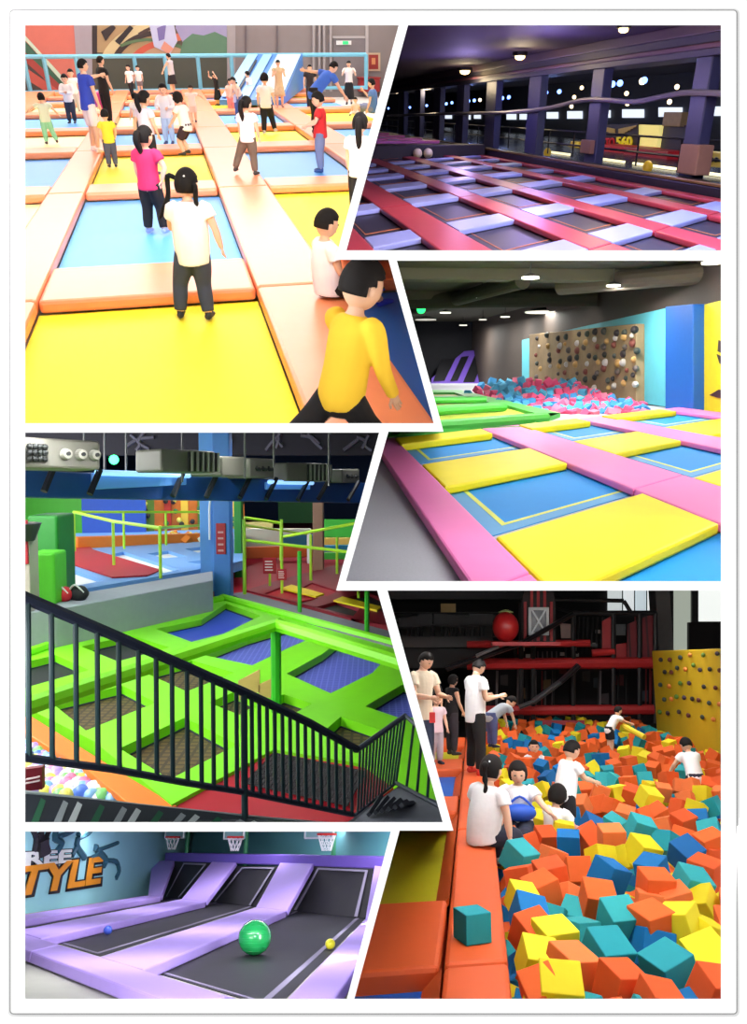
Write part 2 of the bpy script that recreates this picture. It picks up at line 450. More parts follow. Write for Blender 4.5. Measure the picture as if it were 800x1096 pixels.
# ---------------------------------------------------------------- people
SKIN = (236, 190, 160)
def V(*a): return Vector(a)
def skinm(): return M('skin', SKIN, .55, .03, 20)
def person(label, foot, top, rz=0, kid=1.0, pose=None, top_c=('tee', (255, 255, 255)), low=('pants', (30, 30, 38)), shoe=(40, 40, 60),
           hair='short', hair_c=(22, 18, 18), z=0.0, det=1, group=None, H=None, anchor='feet', sole=None, extra=None, socks=None, loc=None, skin=None, headat=None):
    """foot: pixel the feet stand on, top: pixel row of the highest point; det 0 far, 1 middle, 2 near"""
    p = dict(lean=3, side=0, twist=0, hp=8, hy=0, aR=((.25, .05, -1), (.1, .35, -1)), aL=((.25, .05, -1), (.1, .35, -1)),
             lR=((.06, .05, -1), (0, -.05, -1)), lL=((.06, .05, -1), (0, -.05, -1)))
    p.update(pose or {})
    k = kid
    def mixk(a, b): return a+(b-a)*k
    hh = mixk(.135, .182); tl = mixk(.335, .315); sw = mixk(.115, .108); hw = .048
    th, sh, an = mixk(.245, .225), mixk(.235, .205), .045; ua, fa = mixk(.172, .16), mixk(.15, .135)
    fat = mixk(1.06, 1.2)*p.get('thin', 1)
    L, S = math.radians(p['lean']), math.radians(p['side'])
    T = V(math.sin(S), math.sin(L), math.cos(L)*math.cos(S)).normalized()
    tw = math.radians(p['twist'])
    X = V(math.cos(tw), math.sin(tw), 0); X = (X-T*X.dot(T)).normalized(); Yf = T.cross(X)
    j = {'pel': V(0, 0, 0)}
    def d(v, s): return V(v[0]*s, v[1], v[2]).normalized()
    for nm, s in (('R', 1), ('L', -1)):
        shp = T*tl*.95+X*sw*s
        j['s'+nm] = shp; j['e'+nm] = shp+d(p['a'+nm][0], s)*ua; j['w'+nm] = j['e'+nm]+d(p['a'+nm][1], s)*fa
        hp_ = V(hw*s, 0, -.01); j['h'+nm] = hp_; j['k'+nm] = hp_+d(p['l'+nm][0], s)*th; j['a'+nm] = j['k'+nm]+d(p['l'+nm][1], s)*sh
    hpt = math.radians(p['hp']+p['lean']*.5); hyw = math.radians(p['hy']+p['twist'])
    Rh = Matrix.Rotation(hyw, 3, 'Z') @ Matrix.Rotation(-hpt, 3, 'X') @ Matrix.Rotation(S, 3, 'Y')
    nb = T*tl*1.03; nt = nb+(T*.6+Rh @ V(0, 0, .4)).normalized()*.035
    hc = nt+Rh @ V(0, hh*.06, hh*.43); j['hc'] = hc
    topz = max(hc.z+hh*.54, 0)
    botz = min(j['aR'].z, j['aL'].z)-an
    if R is R1 and z == 0 and anchor != 'hip':
        v = (168, 30); P0 = R.g(*foot); aa = isect(v, foot, (0, 453), (1, 453))[0]; bb = isect((4671, 30), foot, (168, 0), (168, 1))[1]
        if any(cols[i] < aa < cols[i+1] for i in (0, 2, 4, 6)) or any(r[1] < bb < r[0] for r in rows): z = .137
        else: z = .008
    P = Vector(loc) if loc is not None else R.g(foot[0], foot[1], z)
    if anchor == 'hip': botz = -.07
    if H is None: H = R.up(P, top)/(topz-botz)
    if anchor == 'feet': a = (j['aR']+j['aL'])/2
    elif anchor == 'R' or anchor == 'L': a = j['a'+anchor]
    else: a = V(0, 0, 0)
    c, s_ = math.cos(rz), math.sin(rz)
    rz = math.radians(rz); off = Matrix.Rotation(rz, 3, 'Z') @ V(a.x, a.y, 0)*H
    root = V(P.x-off.x, P.y-off.y, P.z-botz*H)
    if headat:
        Ph = R.at(*headat); oh = Matrix.Rotation(rz, 3, 'Z') @ V(hc.x, hc.y, 0)*H
        root = V(Ph.x-oh.x, Ph.y-oh.y, 0); P = V(root.x, root.y, Ph.z-(hc.z-botz)*H)
    t = thing('person', label, 'person', (root.x, root.y, P.z), rz, group)
    o0 = V(0, 0, -botz)
    def q(v): return (v+o0)*H
    def qs(vs): return [q(v) for v in vs]
    seg = (8, 10, 14)[det]; kk = (2, 3, 4)[det]; vox = H*(.016, .012, .0085)[det]
    def rs(l, f=1.0): return [((r[0]*H*f, r[1]*H*f) if isinstance(r, tuple) else (r*H*f, r*H*f)) for r in l]
    # body
    bm = B()
    tube(bm, qs([V(0, 0, -.06), V(0, 0, 0), T*tl*.45, T*tl*.8, T*tl*.98, T*tl*1.05]), rs([(.06, .05), (.086, .065), (.072, .055), (.088, .062), (.085, .045), (.04, .035)], fat), seg+2, kk, ref=X)
    tube(bm, qs([T*tl*.95, nt+Rh @ V(0, 0, hh*.1)]), rs([.036, .031]), seg)
    for nm, s in (('R', 1), ('L', -1)):
        tube(bm, qs([j['s'+nm]-X*.02*s, j['s'+nm]*.6+j['e'+nm]*.4, j['e'+nm], j['e'+nm]*.65+j['w'+nm]*.35, j['w'+nm]]), rs([.032, .029, .022, .023, .015], fat), seg, kk)
        tube(bm, qs([j['h'+nm]+V(0, 0, .02), j['h'+nm]*.6+j['k'+nm]*.4, j['k'+nm], j['k'+nm]*.62+j['a'+nm]*.38, j['a'+nm]]), rs([.058, .052, .036, .036, .022], fat), seg, kk)
    bm = remesh(bm, vox, 3)
    # head
    g = bmesh.ops.create_uvsphere(bm, u_segments=(14, 18, 28)[det], v_segments=(10, 14, 20)[det], radius=1)
    for w in g['verts']:
        x, y, zz = w.co
        if zz < 0: f = 1-.3*(-zz)**2; x *= f
        if y > 0:
            y *= .94
            y += .17*math.exp(-((x/.15)**2+((zz+.12)/.17)**2)) - .07*math.exp(-(((abs(x)-.36)/.17)**2+((zz-.06)/.12)**2)) + .08*math.exp(-((x/.3)**2+((zz+.85)/.2)**2)) + .05*math.exp(-((x/.22)**2+((zz+.5)/.1)**2))
        w.co = q(hc+Rh @ V(x*hh*.385, y*hh*.45, zz*hh*.5))
    for s in (1, -1): ball(bm, q(hc+Rh @ V(hh*.39*s, -hh*.02, -hh*.04)), (hh*.05*H, hh*.09*H, hh*.13*H), 8, 6, rot=Matrix.Rotation(rz*0, 3, 'Z') @ Rh)
    # hands
    for nm, s in (('R', 1), ('L', -1)):
        fd = (j['w'+nm]-j['e'+nm]).normalized(); side = fd.cross(X)
        side = side.normalized() if side.length > .2 else fd.cross(V(0, 0, 1)).normalized()
        nrm = fd.cross(side).normalized()
        w0 = j['w'+nm]; hl = .043
        tube(bm, qs([w0-fd*.01, w0+fd*hl*.4, w0+fd*hl]), rs([(.014, .012), (.021, .011), (.02, .009)]), 8, 2, ref=side)
        for i, ln in enumerate((.031, .036, .033, .025)):
            b0 = w0+fd*hl*.9+side*(.0145-.0097*i); b1 = b0+(fd+nrm*-.15*s).normalized()*ln*.55; b2 = b1+(fd+nrm*-.55*s).normalized()*ln*.5
            tube(bm, qs([b0-fd*.008, b0, b1, b2]), rs([.0052, .0056, .005, .0036]), 5 if det < 2 else 7)
        b0 = w0+fd*hl*.25+side*.016; b1 = b0+(fd*.7+side*.7).normalized()*.022; b2 = b1+(fd*.95+side*.2).normalized()*.018
        tube(bm, qs([b0, b1, b2]), rs([.0075, .0065, .0045]), 6)
    if shoe is None:
        for nm in 'RL': _foot(bm, q, j, nm, H, p, det)
    obj('body', bm, M('skin_'+str(skin), skin, .55, .03, 20) if skin else skinm(), t, smooth=True)
    # face
    if det:
        for s in (1, -1):
            e = B(); ball(e, q(hc+Rh @ V(hh*.145*s, hh*.385, hh*.04)), (hh*.06*H, hh*.03*H, hh*.03*H), 8, 6, rot=Rh); obj('eye', e, M('eye_dark', (30, 20, 18), .3, 0), t, smooth=True)
        e = B(); ball(e, q(hc+Rh @ V(0, hh*.41, -hh*.25)), (hh*.085*H, hh*.03*H, hh*.02*H), 8, 6, rot=Rh); obj('mouth', e, M('lips', (190, 100, 95), .5, 0), t, smooth=True)
    # shirt
    kind, col = top_c[0], top_c[1]
    hem = {'tee': -.045, 'long': -.045, 'vest': -.03, 'dress': -.05, 'crop': .02}[kind] - (p.get('hem', 0))
    lo = p.get('loose', 1.0)
    cm = top_c[2] if len(top_c) > 2 else M('cloth_%d_%d_%d' % col, col, .85, .05, 9, bump=.25)
    bm = B()
    tube(bm, qs([V(0, 0, hem), V(0, 0, hem+.03), T*tl*.4, T*tl*.78, T*tl*.96, T*tl*1.05]), rs([(.098, .08), (.101, .084), (.09*lo, .074*lo), (.1, .074), (.094, .057), (.047, .042)], fat), seg+4, kk, ref=X)
    sl = {'tee': .55, 'long': 2, 'vest': .12, 'dress': .3, 'crop': .4}[kind]
    for nm, s in (('R', 1), ('L', -1)):
        pts = [j['s'+nm]-X*.03*s, j['s'+nm]+(j['e'+nm]-j['s'+nm])*.1]
        if sl > 1: pts += [j['e'+nm], j['w'+nm]]; r = [.04, .043, .033, .026]
        else: pts += [j['s'+nm]+(j['e'+nm]-j['s'+nm])*sl]; r = [.038, .042, .046]
        tube(bm, qs(pts), rs(r, fat), seg, kk if sl > 1 else 1)
    bm = remesh(bm, vox, 2)
    obj('shirt' if kind != 'dress' else 'dress_top', bm, cm, t, smooth=True)
    # lower clothes
    kind, col = low[0], low[1]
    cm = low[2] if len(low) > 2 else M('cloth_%d_%d_%d' % col, col, .85, .08, 9, bump=.2)
    bm = B()
    if kind in ('pants', 'shorts', 'leggings'):
        f = {'pants': 1.0, 'shorts': 1.12, 'leggings': .85}[kind]
        tube(bm, qs([V(0, 0, .06), V(0, 0, .0), V(0, 0, -.055)]), rs([(.09, .072), (.097, .08), (.07, .06)], fat), seg+2, 2, ref=V(1, 0, 0))
        for nm, s in (('R', 1), ('L', -1)):
            h_, kn, a_ = j['h'+nm], j['k'+nm], j['a'+nm]
            if kind == 'shorts': tube(bm, qs([h_+V(0, 0, .02), h_*.5+kn*.5, h_*.12+kn*.88]), rs([.062, .062, .056], fat), seg, 1)
            else: tube(bm, qs([h_+V(0, 0, .02), h_*.5+kn*.5, kn, kn*.5+a_*.5, kn*.06+a_*.94]), rs([.063, .06*f, .047*f, .044*f, .036*f], fat), seg, kk)
        bm = remesh(bm, vox, 2)
    else:
        ln = low[3] if len(low) > 3 else .3
        tube(bm, qs([V(0, 0, .07), V(0, 0, 0), V(0, 0, -ln*.5), V(0, 0, -ln)]), rs([(.085, .07), (.105, .09), (.13, .12), (.15, .14)]), seg+6, 2, ref=V(1, 0, 0))
    obj({'pants': 'trousers', 'shorts': 'shorts', 'leggings': 'leggings', 'skirt': 'skirt'}[kind], bm, cm, t, smooth=True)
    if shoe is not None:
        for nm in 'RL':
            bm = B(); _foot(bm, q, j, nm, H, p, det); obj('shoe', bm, M('shoe_%d_%d_%d' % shoe, shoe, .6, .05), t, smooth=True)
    # hair
    hb = B(); n = (14, 20, 30)[det]
    g = bmesh.ops.create_uvsphere(hb, u_segments=n, v_segments=int(n*.75), radius=1)
    bob = hair in ('bob', 'long', 'loose')
    for w in g['verts']:
        x, y, zz = w.co; f = 1.12
        fl = .42+.25*abs(x) if y > 0 else 9
        if y > .12 and zz < .42-.35*max(0, abs(x)-.55) and not (bob and abs(x) > .8): f = .8
        elif y > -.15 and zz < .1 and not bob: f = .8
        elif zz < (-.62 if hair != 'short' else -.35) and not bob: f = .82
        if bob and zz < -.75: f = .95
        w.co = q(hc+Rh @ V(x*hh*.4*f, (y*hh*.46-hh*.015)*f, zz*hh*(.53 if zz > 0 else .5)*f))
    if hair == 'tail' or hair == 'tails' or hair == 'long' or hair == 'bun' or hair == 'braid':
        if hair == 'tail' or hair == 'braid':
            ln = p.get('tail', .2); b0 = Rh @ V(0, -hh*.5, hh*.12)
            bk = Rh @ V(0, -1, 0)
            pts = [hc+b0*.8, hc+b0*1.25, hc+b0*1.35+V(0, 0, -ln*.35)+bk*.01, hc+b0*1.05+V(0, 0, -ln*.75), hc+b0*.95+V(0, 0, -ln)]
            rr = [.025, .03, .034, .026, .006]
            if hair == 'braid': pts = [hc+b0*.8, hc+b0*1.2, hc+b0*1.22+V(0, 0, -ln*.2), hc+b0*1.2+V(0, 0, -ln*.42), hc+b0*1.1+V(0, 0, -ln*.55), hc+b0*1.1+V(0, 0, -ln*.8), hc+b0*1.05+V(0, 0, -ln)]; rr = [.02, .024, .014, .02, .012, .021, .006]
            tube(hb, qs(pts), rs(rr), seg, kk)
        elif hair == 'tails':
            for s, dx, ln in ((1, .012, .25), (-1, .09, .27)):
                b0 = Rh @ V(hh*.36*s, -hh*.22, hh*.12*0-hh*.05)
                e0 = Rh @ V(1*s, -.2, 0)
                if s < 0: b0 = Rh @ V(-hh*.42, -hh*.15, hh*.22)
                pts = [hc+b0*.85, hc+b0*1.15+e0*dx*.35, hc+b0+e0*dx*.6+V(0, 0, -ln*.4), hc+b0+e0*dx+V(0, 0, -ln*.75), hc+b0+e0*dx*(1.5 if s < 0 else 1)+V(0, 0, -ln)]
                tube(hb, qs(pts), rs([.014, .018, .016, .024, .006]), seg, kk)
        elif hair == 'long':
            ln = p.get('tail', .25); b0 = Rh @ V(0, -hh*.3, 0)
            tube(hb, qs([hc+b0+V(0, 0, .02), hc+b0*1.25+V(0, 0, -.05), hc+b0*1.4+V(0, 0, -ln*.6), hc+b0*1.3+V(0, 0, -ln)]), rs([(.055, .035), (.06, .035), (.05, .026), (.03, .012)]), seg, kk, ref=Rh @ V(1, 0, 0))
        elif hair == 'bun': ball(hb, q(hc+Rh @ V(0, -hh*.45, hh*.2)), hh*.2*H, 10, 8)
    obj('hair', hb, M('hair_%d_%d_%d' % hair_c, hair_c, .75, .2, 30, spec=.25), t, smooth=True)
    if hair in ('tails', 'braid') and det == 2:
        e = B(); ball(e, q(hc+Rh @ V(hh*.1, -hh*.42, hh*.28)), hh*.05*H, 8, 6); obj('hair_clip', e, M('white_clip', (240, 240, 240), .4, 0), t, label='small white hair clip')
    if extra: extra(t, q, j, H, Rh, hc, hh)
    return t, root, H, j
def _foot(bm, q, j, nm, H, p, det):
    a = j['a'+nm]; kn = j['k'+nm]; s = 1 if nm == 'R' else -1
    fd = p.get('f'+nm)
    if fd is None:
        v = V(0, 1, 0); shin = (kn-a).normalized(); v = V(.12*s, 1, 0)
    else: v = V(fd[0]*s, fd[1], fd[2])
    v.normalize(); up = V(0, 0, 1) if abs(v.z) < .8 else V(0, -1, 0)
    up = (up-v*up.dot(v)).normalized(); sd = v.cross(up)
    z0 = a-up*.02
    tube(bm, [q(z0-v*.032), q(z0-v*.022), q(z0+v*.02), q(z0+v*.075-up*.004), q(z0+v*.1-up*.009)], [(.012*H, .014*H), (.025*H, .024*H), (.027*H, .025*H), (.03*H, .018*H), (.016*H, .011*H)], 10, 3 if det else 2, ref=sd)
    tube(bm, [q(a+(kn-a).normalized()*.02), q(a-up*.015)], [.026*H, .026*H], 8)
# ================================================================ hall 1: bright orange trampoline court with children
use(R1)
G1 = Grid((168, 30), 453, (4671, 30), 168)
ORG = M('orange_vinyl', (250, 148, 98), .36, .06, 3, bump=.12, spec=.6)
YEL = M('yellow_bed', (252, 232, 30), .6, .03, 4); SKY = M('sky_blue_bed', (84, 166, 244), .5, .03, 4); BLU = M('blue_bed', (30, 110, 215), .5, .03, 4)
CREAM = M('pale_bed', (250, 240, 170), .5, .03, 4)
def sx(s): return 168+s*423
cols = [sx(-2.4), sx(-1.5), sx(-.62), sx(-.41), sx(.37), sx(.675), sx(1.35), sx(1.65), sx(2.4)]
rows = [(560, 470), (329, 293), (213, 203), (167, 161), (143.5, 140), (125, 122), (113.5, 111.5), (106.5, 105), (101.5, 100)]
WY1 = R.g(168, 97).y
floor('floor', [V(-30, 1, 0), V(30, 1, 0), V(30, 62, 0), V(-30, 62, 0)], M('hall_floor_pale', (235, 225, 215), .5), z=-.35)
bedc = [[SKY, CREAM, SKY, CREAM, SKY, CREAM, SKY, CREAM], [YEL, SKY, YEL, SKY, CREAM, SKY, CREAM, SKY], [BLU, YEL, SKY, YEL, SKY, YEL, SKY, CREAM], [YEL, SKY, YEL, SKY, YEL, SKY, YEL, SKY], ]
cn = {'sky_blue_bed': 'light blue', 'yellow_bed': 'yellow', 'pale_bed': 'pale yellow', 'blue_bed': 'blue'}
order = ['frontmost', 'second', 'third', 'fourth', 'fifth', 'sixth', 'seventh', 'last']
lane = ['lane on the window side', 'lane of the pigtail girl', 'lane of the boy in red', 'lane beyond the boy in red']
lanes = [(1, 2), (3, 4), (5, 6), (7, 8)]
# beds
for li, (a, b) in enumerate(lanes):
    for ri in range(8):
        qd = G1.q(cols[a], cols[b], rows[ri][1], rows[ri+1][0])
        if ri == 0: qd = G1.q(cols[a], cols[b], 520, rows[1][0])
        m = bedc[li][ri]
        c = cen(qd)
        t = thing('trampoline', '%s trampoline, %s in the %s, orange court' % (cn[m.name], order[ri], lane[li]), 'trampoline', (c.x, c.y, -.34))
        obj('jumping_bed', prism(B(), [V(p.x-c.x, p.y-c.y, .322) for p in qd], (0, 0, .012)), m, t)
        bm = B()
        for i in range(4): tube(bm, [V(qd[i].x-c.x, qd[i].y-c.y, .28), V(qd[(i+1) % 4].x-c.x, qd[(i+1) % 4].y-c.y, .28)], .03, 6)
        obj('steel_frame', bm, M('dark_frame', (30, 30, 40), .5), t)
# cross pads
for li, (a, b) in enumerate(lanes):
    for ri in range(1, 9):
        slab('safety_pad', G1.q(cols[a], cols[b], rows[ri][0], rows[ri][1]), 0, .12, ORG, 'orange pad across the %s, behind its %s trampoline' % (lane[li], order[ri-1]), 'safety pad', bev=.035)
# runner pads
rn = ['walkway on the window side of the pigtail girl', 'walkway between pigtail girl and boy in red', 'walkway beyond the boy in red', 'outermost walkway on the window side']
for wi, (a, b) in enumerate([(2, 3), (4, 5), (6, 7), (0, 1)]):
    cuts = [560, 329, 213, 167, 143.5, 125, 113.5, 106.5, 100]
    for k in range(8):
        qd = G1.q(cols[a], cols[b], cuts[k], cuts[k+1])
        slab('walkway_pad', qd, 0, .135, ORG, 'orange walkway pad, %s of the %s' % (order[k], rn[wi]), 'safety pad', bev=.035)
# back wall and its painting
wl = [R.wy(-200, 150, WY1), R.wy(900, 150, WY1)]
WZ = -.4
obj('wall_back', box(B(), -30, 30, 0, .3, 0, 14), M('grey_wall_panel', (142, 132, 132), .6, .05, 2), loc=V(0, WY1, WZ), kind='structure')
def w1(x, y, o=0): return R.wy(x, y, WY1-o)
mural = thing('mural', 'large swirling mural painted on the wall behind the light blue railing', 'mural', w1(120, 95, .02))
mo = w1(120, 95, .02)
def mp(pts, col, o=.02, nm='painted_shape'):
    P = [w1(x, y, o)-mo for x, y in pts]
    obj(nm, prism(B(), P, (0, -.012, 0)), M('paint_%d_%d_%d' % col, col, .6, .05, 3), mural)
mp([(-60, -40), (97, -40), (97, 102), (-60, 102)], (212, 118, 104), .012, 'painted_ground')
mp([(97, -40), (243, -40), (243, 102), (97, 102)], (104, 92, 78), .012, 'painted_ground')
mp([(101, -40), (200, -40), (180, 60), (104, 56)], (176, 148, 108), .03)
mp([(76, -20), (98, -20), (99, 100), (84, 100)], (166, 158, 168), .035)
mp([(27, 60), (60, 100), (27, 102), (-60, 102), (-60, 60)], (78, 66, 62), .03)
mp([(-20, 20), (27, 44), (76, 98), (64, 102), (27, 62), (-20, 30)], (62, 104, 84), .04)
mp([(-20, 12), (27, 38), (78, 94), (75, 97), (27, 43), (-20, 20)], (205, 225, 205), .05)
mp([(27, 72), (68, 100), (52, 100), (27, 84)], (206, 92, 80), .05)
mp([(27, 56), (72, 98), (66, 101), (27, 66)], (172, 70, 64), .045)
mp([(99, 26), (104, 26), (104, 62), (99, 60)], (46, 38, 42), .05)
def arc(cx, cy, r0, r1, a0, a1, col, o):
    n = 9; A = [math.radians(a0+(a1-a0)*i/n) for i in range(n+1)]
    mp([(cx+r1*math.cos(a), cy-r1*math.sin(a)*.8) for a in A]+[(cx+r0*math.cos(a), cy-r0*math.sin(a)*.8) for a in reversed(A)], col, o)
arc(175, 78, 58, 70, 95, 170, (214, 196, 150), .04); arc(172, 76, 48, 55, 100, 165, (60, 48, 46), .05)
arc(180, 80, 38, 47, 80, 160, (206, 92, 70), .045); arc(190, 76, 62, 66, 60, 130, (70, 52, 50), .055)
arc(178, 78, 26, 36, 60, 170, (186, 150, 120), .05); arc(200, 70, 34, 44, 70, 140, (214, 120, 96), .06)
arc(160, 92, 60, 64, 40, 120, (92, 120, 84), .065); arc(186, 78, 20, 25, 40, 170, (110, 96, 84), .06)
mp([(123, 44), (139, 27), (143, 30), (128, 48)], (44, 36, 38), .07)
mp([(108, 34), (121, 26), (124, 30), (113, 44)], (50, 40, 42), .07)
mp([(160, 27), (185, 20), (190, 44), (182, 58), (165, 50)], (192, 196, 226), .08, 'painted_figure')
mp([(168, 30), (178, 26), (176, 42), (170, 44)], (120, 110, 170), .09, 'painted_figure')
mp([(176, 44), (186, 52), (180, 58), (172, 52)], (220, 150, 130), .09, 'painted_figure')
mp([(190, -20), (243, -20), (243, 44), (196, 46), (188, 30)], (158, 152, 190), .07)
mp([(196, 44), (206, 36), (218, 38), (230, 34), (243, 40), (243, 60), (192, 60)], (92, 130, 104), .08, 'painted_treetops')
mp([(104, 60), (243, 60), (243, 102), (104, 102)], (76, 78, 68), .085, 'painted_band')
# wall columns, pipes, door, sign, picture
for x0, x1, nm, col in ((243, 252, 'grey', (165, 158, 160)), (262, 264, 'seam', (110, 100, 104)), (296, 297.5, 'seam', (112, 104, 104))):
    wallpoly('trim_1', [w1(x0, -30, .0), w1(x1, -30, .0), w1(x1, 99, 0), w1(x0, 99, 0)], (0, -1, 0), .06, M('trim_'+nm, col, .6), kind='structure')
for x in (336, 342, 347, 354):
    a, b = w1(x, -60, .12), w1(x, 98, .12)
    obj('drain_pipe', tube(B(), [V(0, 0, 0), b-a], .06, 10), M('pipe_grey', (175, 168, 170), .4, metal=.3), loc=a, label='vertical grey pipe on the back wall, %s from the blue ramp' % {336: 'first', 342: 'second', 347: 'third', 354: 'fourth'}[x], cat='pipe')
dq = [w1(357, 41, 0), w1(391, 41, 0), w1(391, 98, 0), w1(357, 98, 0)]
wallpoly('door_1', dq, (0, -1, 0), .07, M('door_grey', (128, 120, 124), .5), kind='structure')
for a, b in (((356, 41), (392, 38.5)), ((391, 27), (394, 98))):
    wallpoly('trim_2', [w1(a[0], a[1], 0), w1(b[0], a[1], 0), w1(b[0], b[1], 0), w1(a[0], b[1], 0)], (0, -1, 0), .1, M('trim_pale', (185, 178, 180), .5), kind='structure')
es = thing('exit_sign', 'small lit green and white exit sign above the grey door', 'exit sign', w1(367, 46, .1))
b_ = w1(367, 46, .1)
P = [w1(360, 43.5, .1)-b_, w1(376, 43.5, .1)-b_, w1(376, 48, .1)-b_, w1(360, 48, .1)-b_]
obj('casing', prism(B(), P, (0, -.06, 0)), M('white_plastic', (235, 235, 235), .4), es)
P = [w1(367, 44, .17)-b_, w1(373, 44, .17)-b_, w1(373, 47.5, .17)-b_, w1(367, 47.5, .17)-b_]
obj('green_panel', prism(B(), P, (0, -.01, 0)), glow('exit_green', (60, 190, 120), .8), es)
pf = thing('framed_notice', 'red notice in a pale gold frame on the grey back wall', 'notice', w1(400, 66, .02)); b_ = w1(400, 66, .02)
for nm, x0, y0, x1, y1, o, col in (('picture_frame', 393, 56.5, 407, 76, .0, (205, 180, 150)), ('notice_sheet', 395, 58.5, 405, 74, .07, (150, 40, 36)), ('emblem', 398, 62, 402, 69, .09, (214, 140, 90))):
    P = [w1(x0, y0, .02+o)-b_, w1(x1, y0, .02+o)-b_, w1(x1, y1, .02+o)-b_, w1(x0, y1, .02+o)-b_]
    obj(nm, prism(B(), P, (0, -.06 if o == 0 else -.015, 0)), M('c%d_%d_%d' % col, col, .5), pf)
# red box below the notice
t = thing('fire_hose_box', 'red metal box on the floor below the framed notice', 'box', w1(395, 98, .45)); hz = R.up(w1(395, 98, .45), 84)
obj('cabinet_body', box(B(), -.42, .42, -.3, .3, 0, hz, .03), M('red_metal', (158, 34, 36), .4), t)
obj('lid', box(B(), -.46, .46, -.34, .34, hz, hz+.05, .01), M('red_metal', (158, 34, 36), .4), t)
# light blue railing
RY = WY1-1.2
def r1(x, y): return R.wy(x, y, RY)
posts = [29, 50, 84, 146, 178.5, 213.5, 249]
zb = r1(100, 98).z; zt = R.wy(100, 60, RY).z
rl = thing('railing', 'light blue railing on slim posts in front of the mural', 'railing', V(0, RY, 0))
RB = M('light_blue_paint', (120, 196, 226), .4)
for yy, r in ((60, .075), (97, .06)):
    obj('top_rail' if yy == 60 else 'bottom_rail', tube(B(), [V(r1(-40, 60).x, 0, r1(150, yy).z), V(r1(392, 60).x, 0, r1(150, yy).z)], r, 8), RB, rl)
for x in posts+[-5, 392]: obj('post', tube(B(), [V(r1(x, 80).x, 0, 0), V(r1(x, 80).x, 0, zt)], .08, 8), RB, rl)
# blue wedge ramp
a = R.g(232, 118); b = R.g(303, 118); b2 = R.g(327, 117)
hgt = R.up(V(b2.x, WY1-2.2, 0), 62)
fl, fr = R.g(236, 118), R.g(303, 118)
bl = V(R.wy(267, 80, WY1-2.2).x, WY1-2.2, 0); br = V(R.wy(325, 80, WY1-2.2).x, WY1-2.2, 0)
t = thing('wedge_ramp', 'tall blue trampoline ramp standing against the back wall', 'ramp', (fr.x, fr.y, .14)); o_ = V(fr.x, fr.y, 0)
bm = B(); Z = V(0, 0, 1)
vs = [bm.verts.new(p-o_) for p in (fl, fr, br+V(.0, 0, 0), bl, fl+Z*.15, fr+Z*.15, br+Z*hgt, bl+Z*hgt)]
for f in ((0, 1, 2, 3), (4, 5, 6, 7), (0, 1, 5, 4), (1, 2, 6, 5), (2, 3, 7, 6), (3, 0, 4, 7)): bm.faces.new([vs[i] for i in f])
obj('ramp_body', bm, M('ramp_blue', (70, 128, 205), .45), t)
def rp(s, u, o=0.03):
    f = (fl+Z*.15)*(1-s)+(fr+Z*.15)*s; g = (bl+Z*hgt)*(1-s)+(br+Z*hgt)*s
    n = (br-fr+Z*(hgt-.15)).cross(V(1, 0, 0)).normalized()
    if n.z < 0: n = -n
    return f*(1-u)+g*u-o_+n*o
for i, (s0, s1, cc) in enumerate(((.02, .2, (150, 200, 236)), (.3, .46, (140, 192, 230)), (.56, .98, (190, 228, 236)))):
    obj('ramp_bed', prism(B(), [rp(s0, .03), rp(s1, .03), rp(s1, .95), rp(s0, .95)], (0, 0, .02)), M('rb%d' % i, cc, .4), t)
obj('dark_gap', prism(B(), [rp(.22, .05), rp(.25, .05), rp(.25, .8), rp(.22, .8)], (0, 0, .03)), M('dark_frame', (30, 30, 40)), t)
# ---- people of hall 1
W_ = (250, 248, 246)
stand = {}
person('girl with two pigtails, white t-shirt and dark jeans, walking away across the orange pad', (209, 341), 182, rz=-12, det=2,
       pose=dict(lean=4, hp=5, hy=-14, loose=1.2, hem=.03, aR=((.45, -.15, -1), (.25, .0, -1)), aL=((.2, .3, -.8), (-.2, 1, -.25)), lL=((.32, .1, -1), (.1, -.15, -1)), lR=((.0, .1, -1), (.12, -.3, -1))),
       top_c=('tee', W_), low=('pants', (56, 64, 84)), shoe=(40, 42, 52), hair='tails')
person('girl in a pink t-shirt and black trousers standing on the light blue trampoline', (168, 250), 135, rz=-30, det=2,
       pose=dict(lean=2, hp=6, hy=-10, tail=.2, aR=((.5, .0, -.8), (-.35, -.1, -1)), aL=((.15, .05, -1), (.05, .35, -1)), lL=((.1, .1, -1), (.1, -.05, -1)), lR=((.1, .2, -1), (.2, -.25, -1))),
       top_c=('tee', (222, 44, 104)), low=('pants', (20, 18, 24)), shoe=(150, 170, 225), hair='tail')
person('boy in a yellow sweatshirt and black trousers striding past the seated child', (370, 520), 266, headat=(389, 306, 3.45), H=1.17, rz=-58, det=2,
       pose=dict(lean=14, hp=8, hy=-12, loose=1.08, thin=.84, hem=-.035, aR=((.15, .15, -1), (.0, .5, -1)), aL=((.1, .5, -.8), (0, .6, -1)), lR=((.1, .55, -.7), (0, -.2, -1)), lL=((.25, -1.0, -.62), (.1, -.9, -.6))),
       top_c=('long', (250, 205, 50)), low=('leggings', (18, 16, 20)), shoe=(30, 30, 30), hair='short')
person('boy in a red t-shirt and jeans standing on the light blue trampoline', (344, 184), 98, rz=80, det=1,
       pose=dict(lean=-2, hp=14, aR=((.1, .5, -.9), (-.1, .8, -.35)), aL=((.1, .5, -.9), (-.1, .8, -.3)), lL=((.1, .1, -1), (0, -.1, -1))),
       top_c=('tee', (206, 36, 40)), low=('pants', (120, 130, 168)), shoe=(50, 80, 140), hair='short')
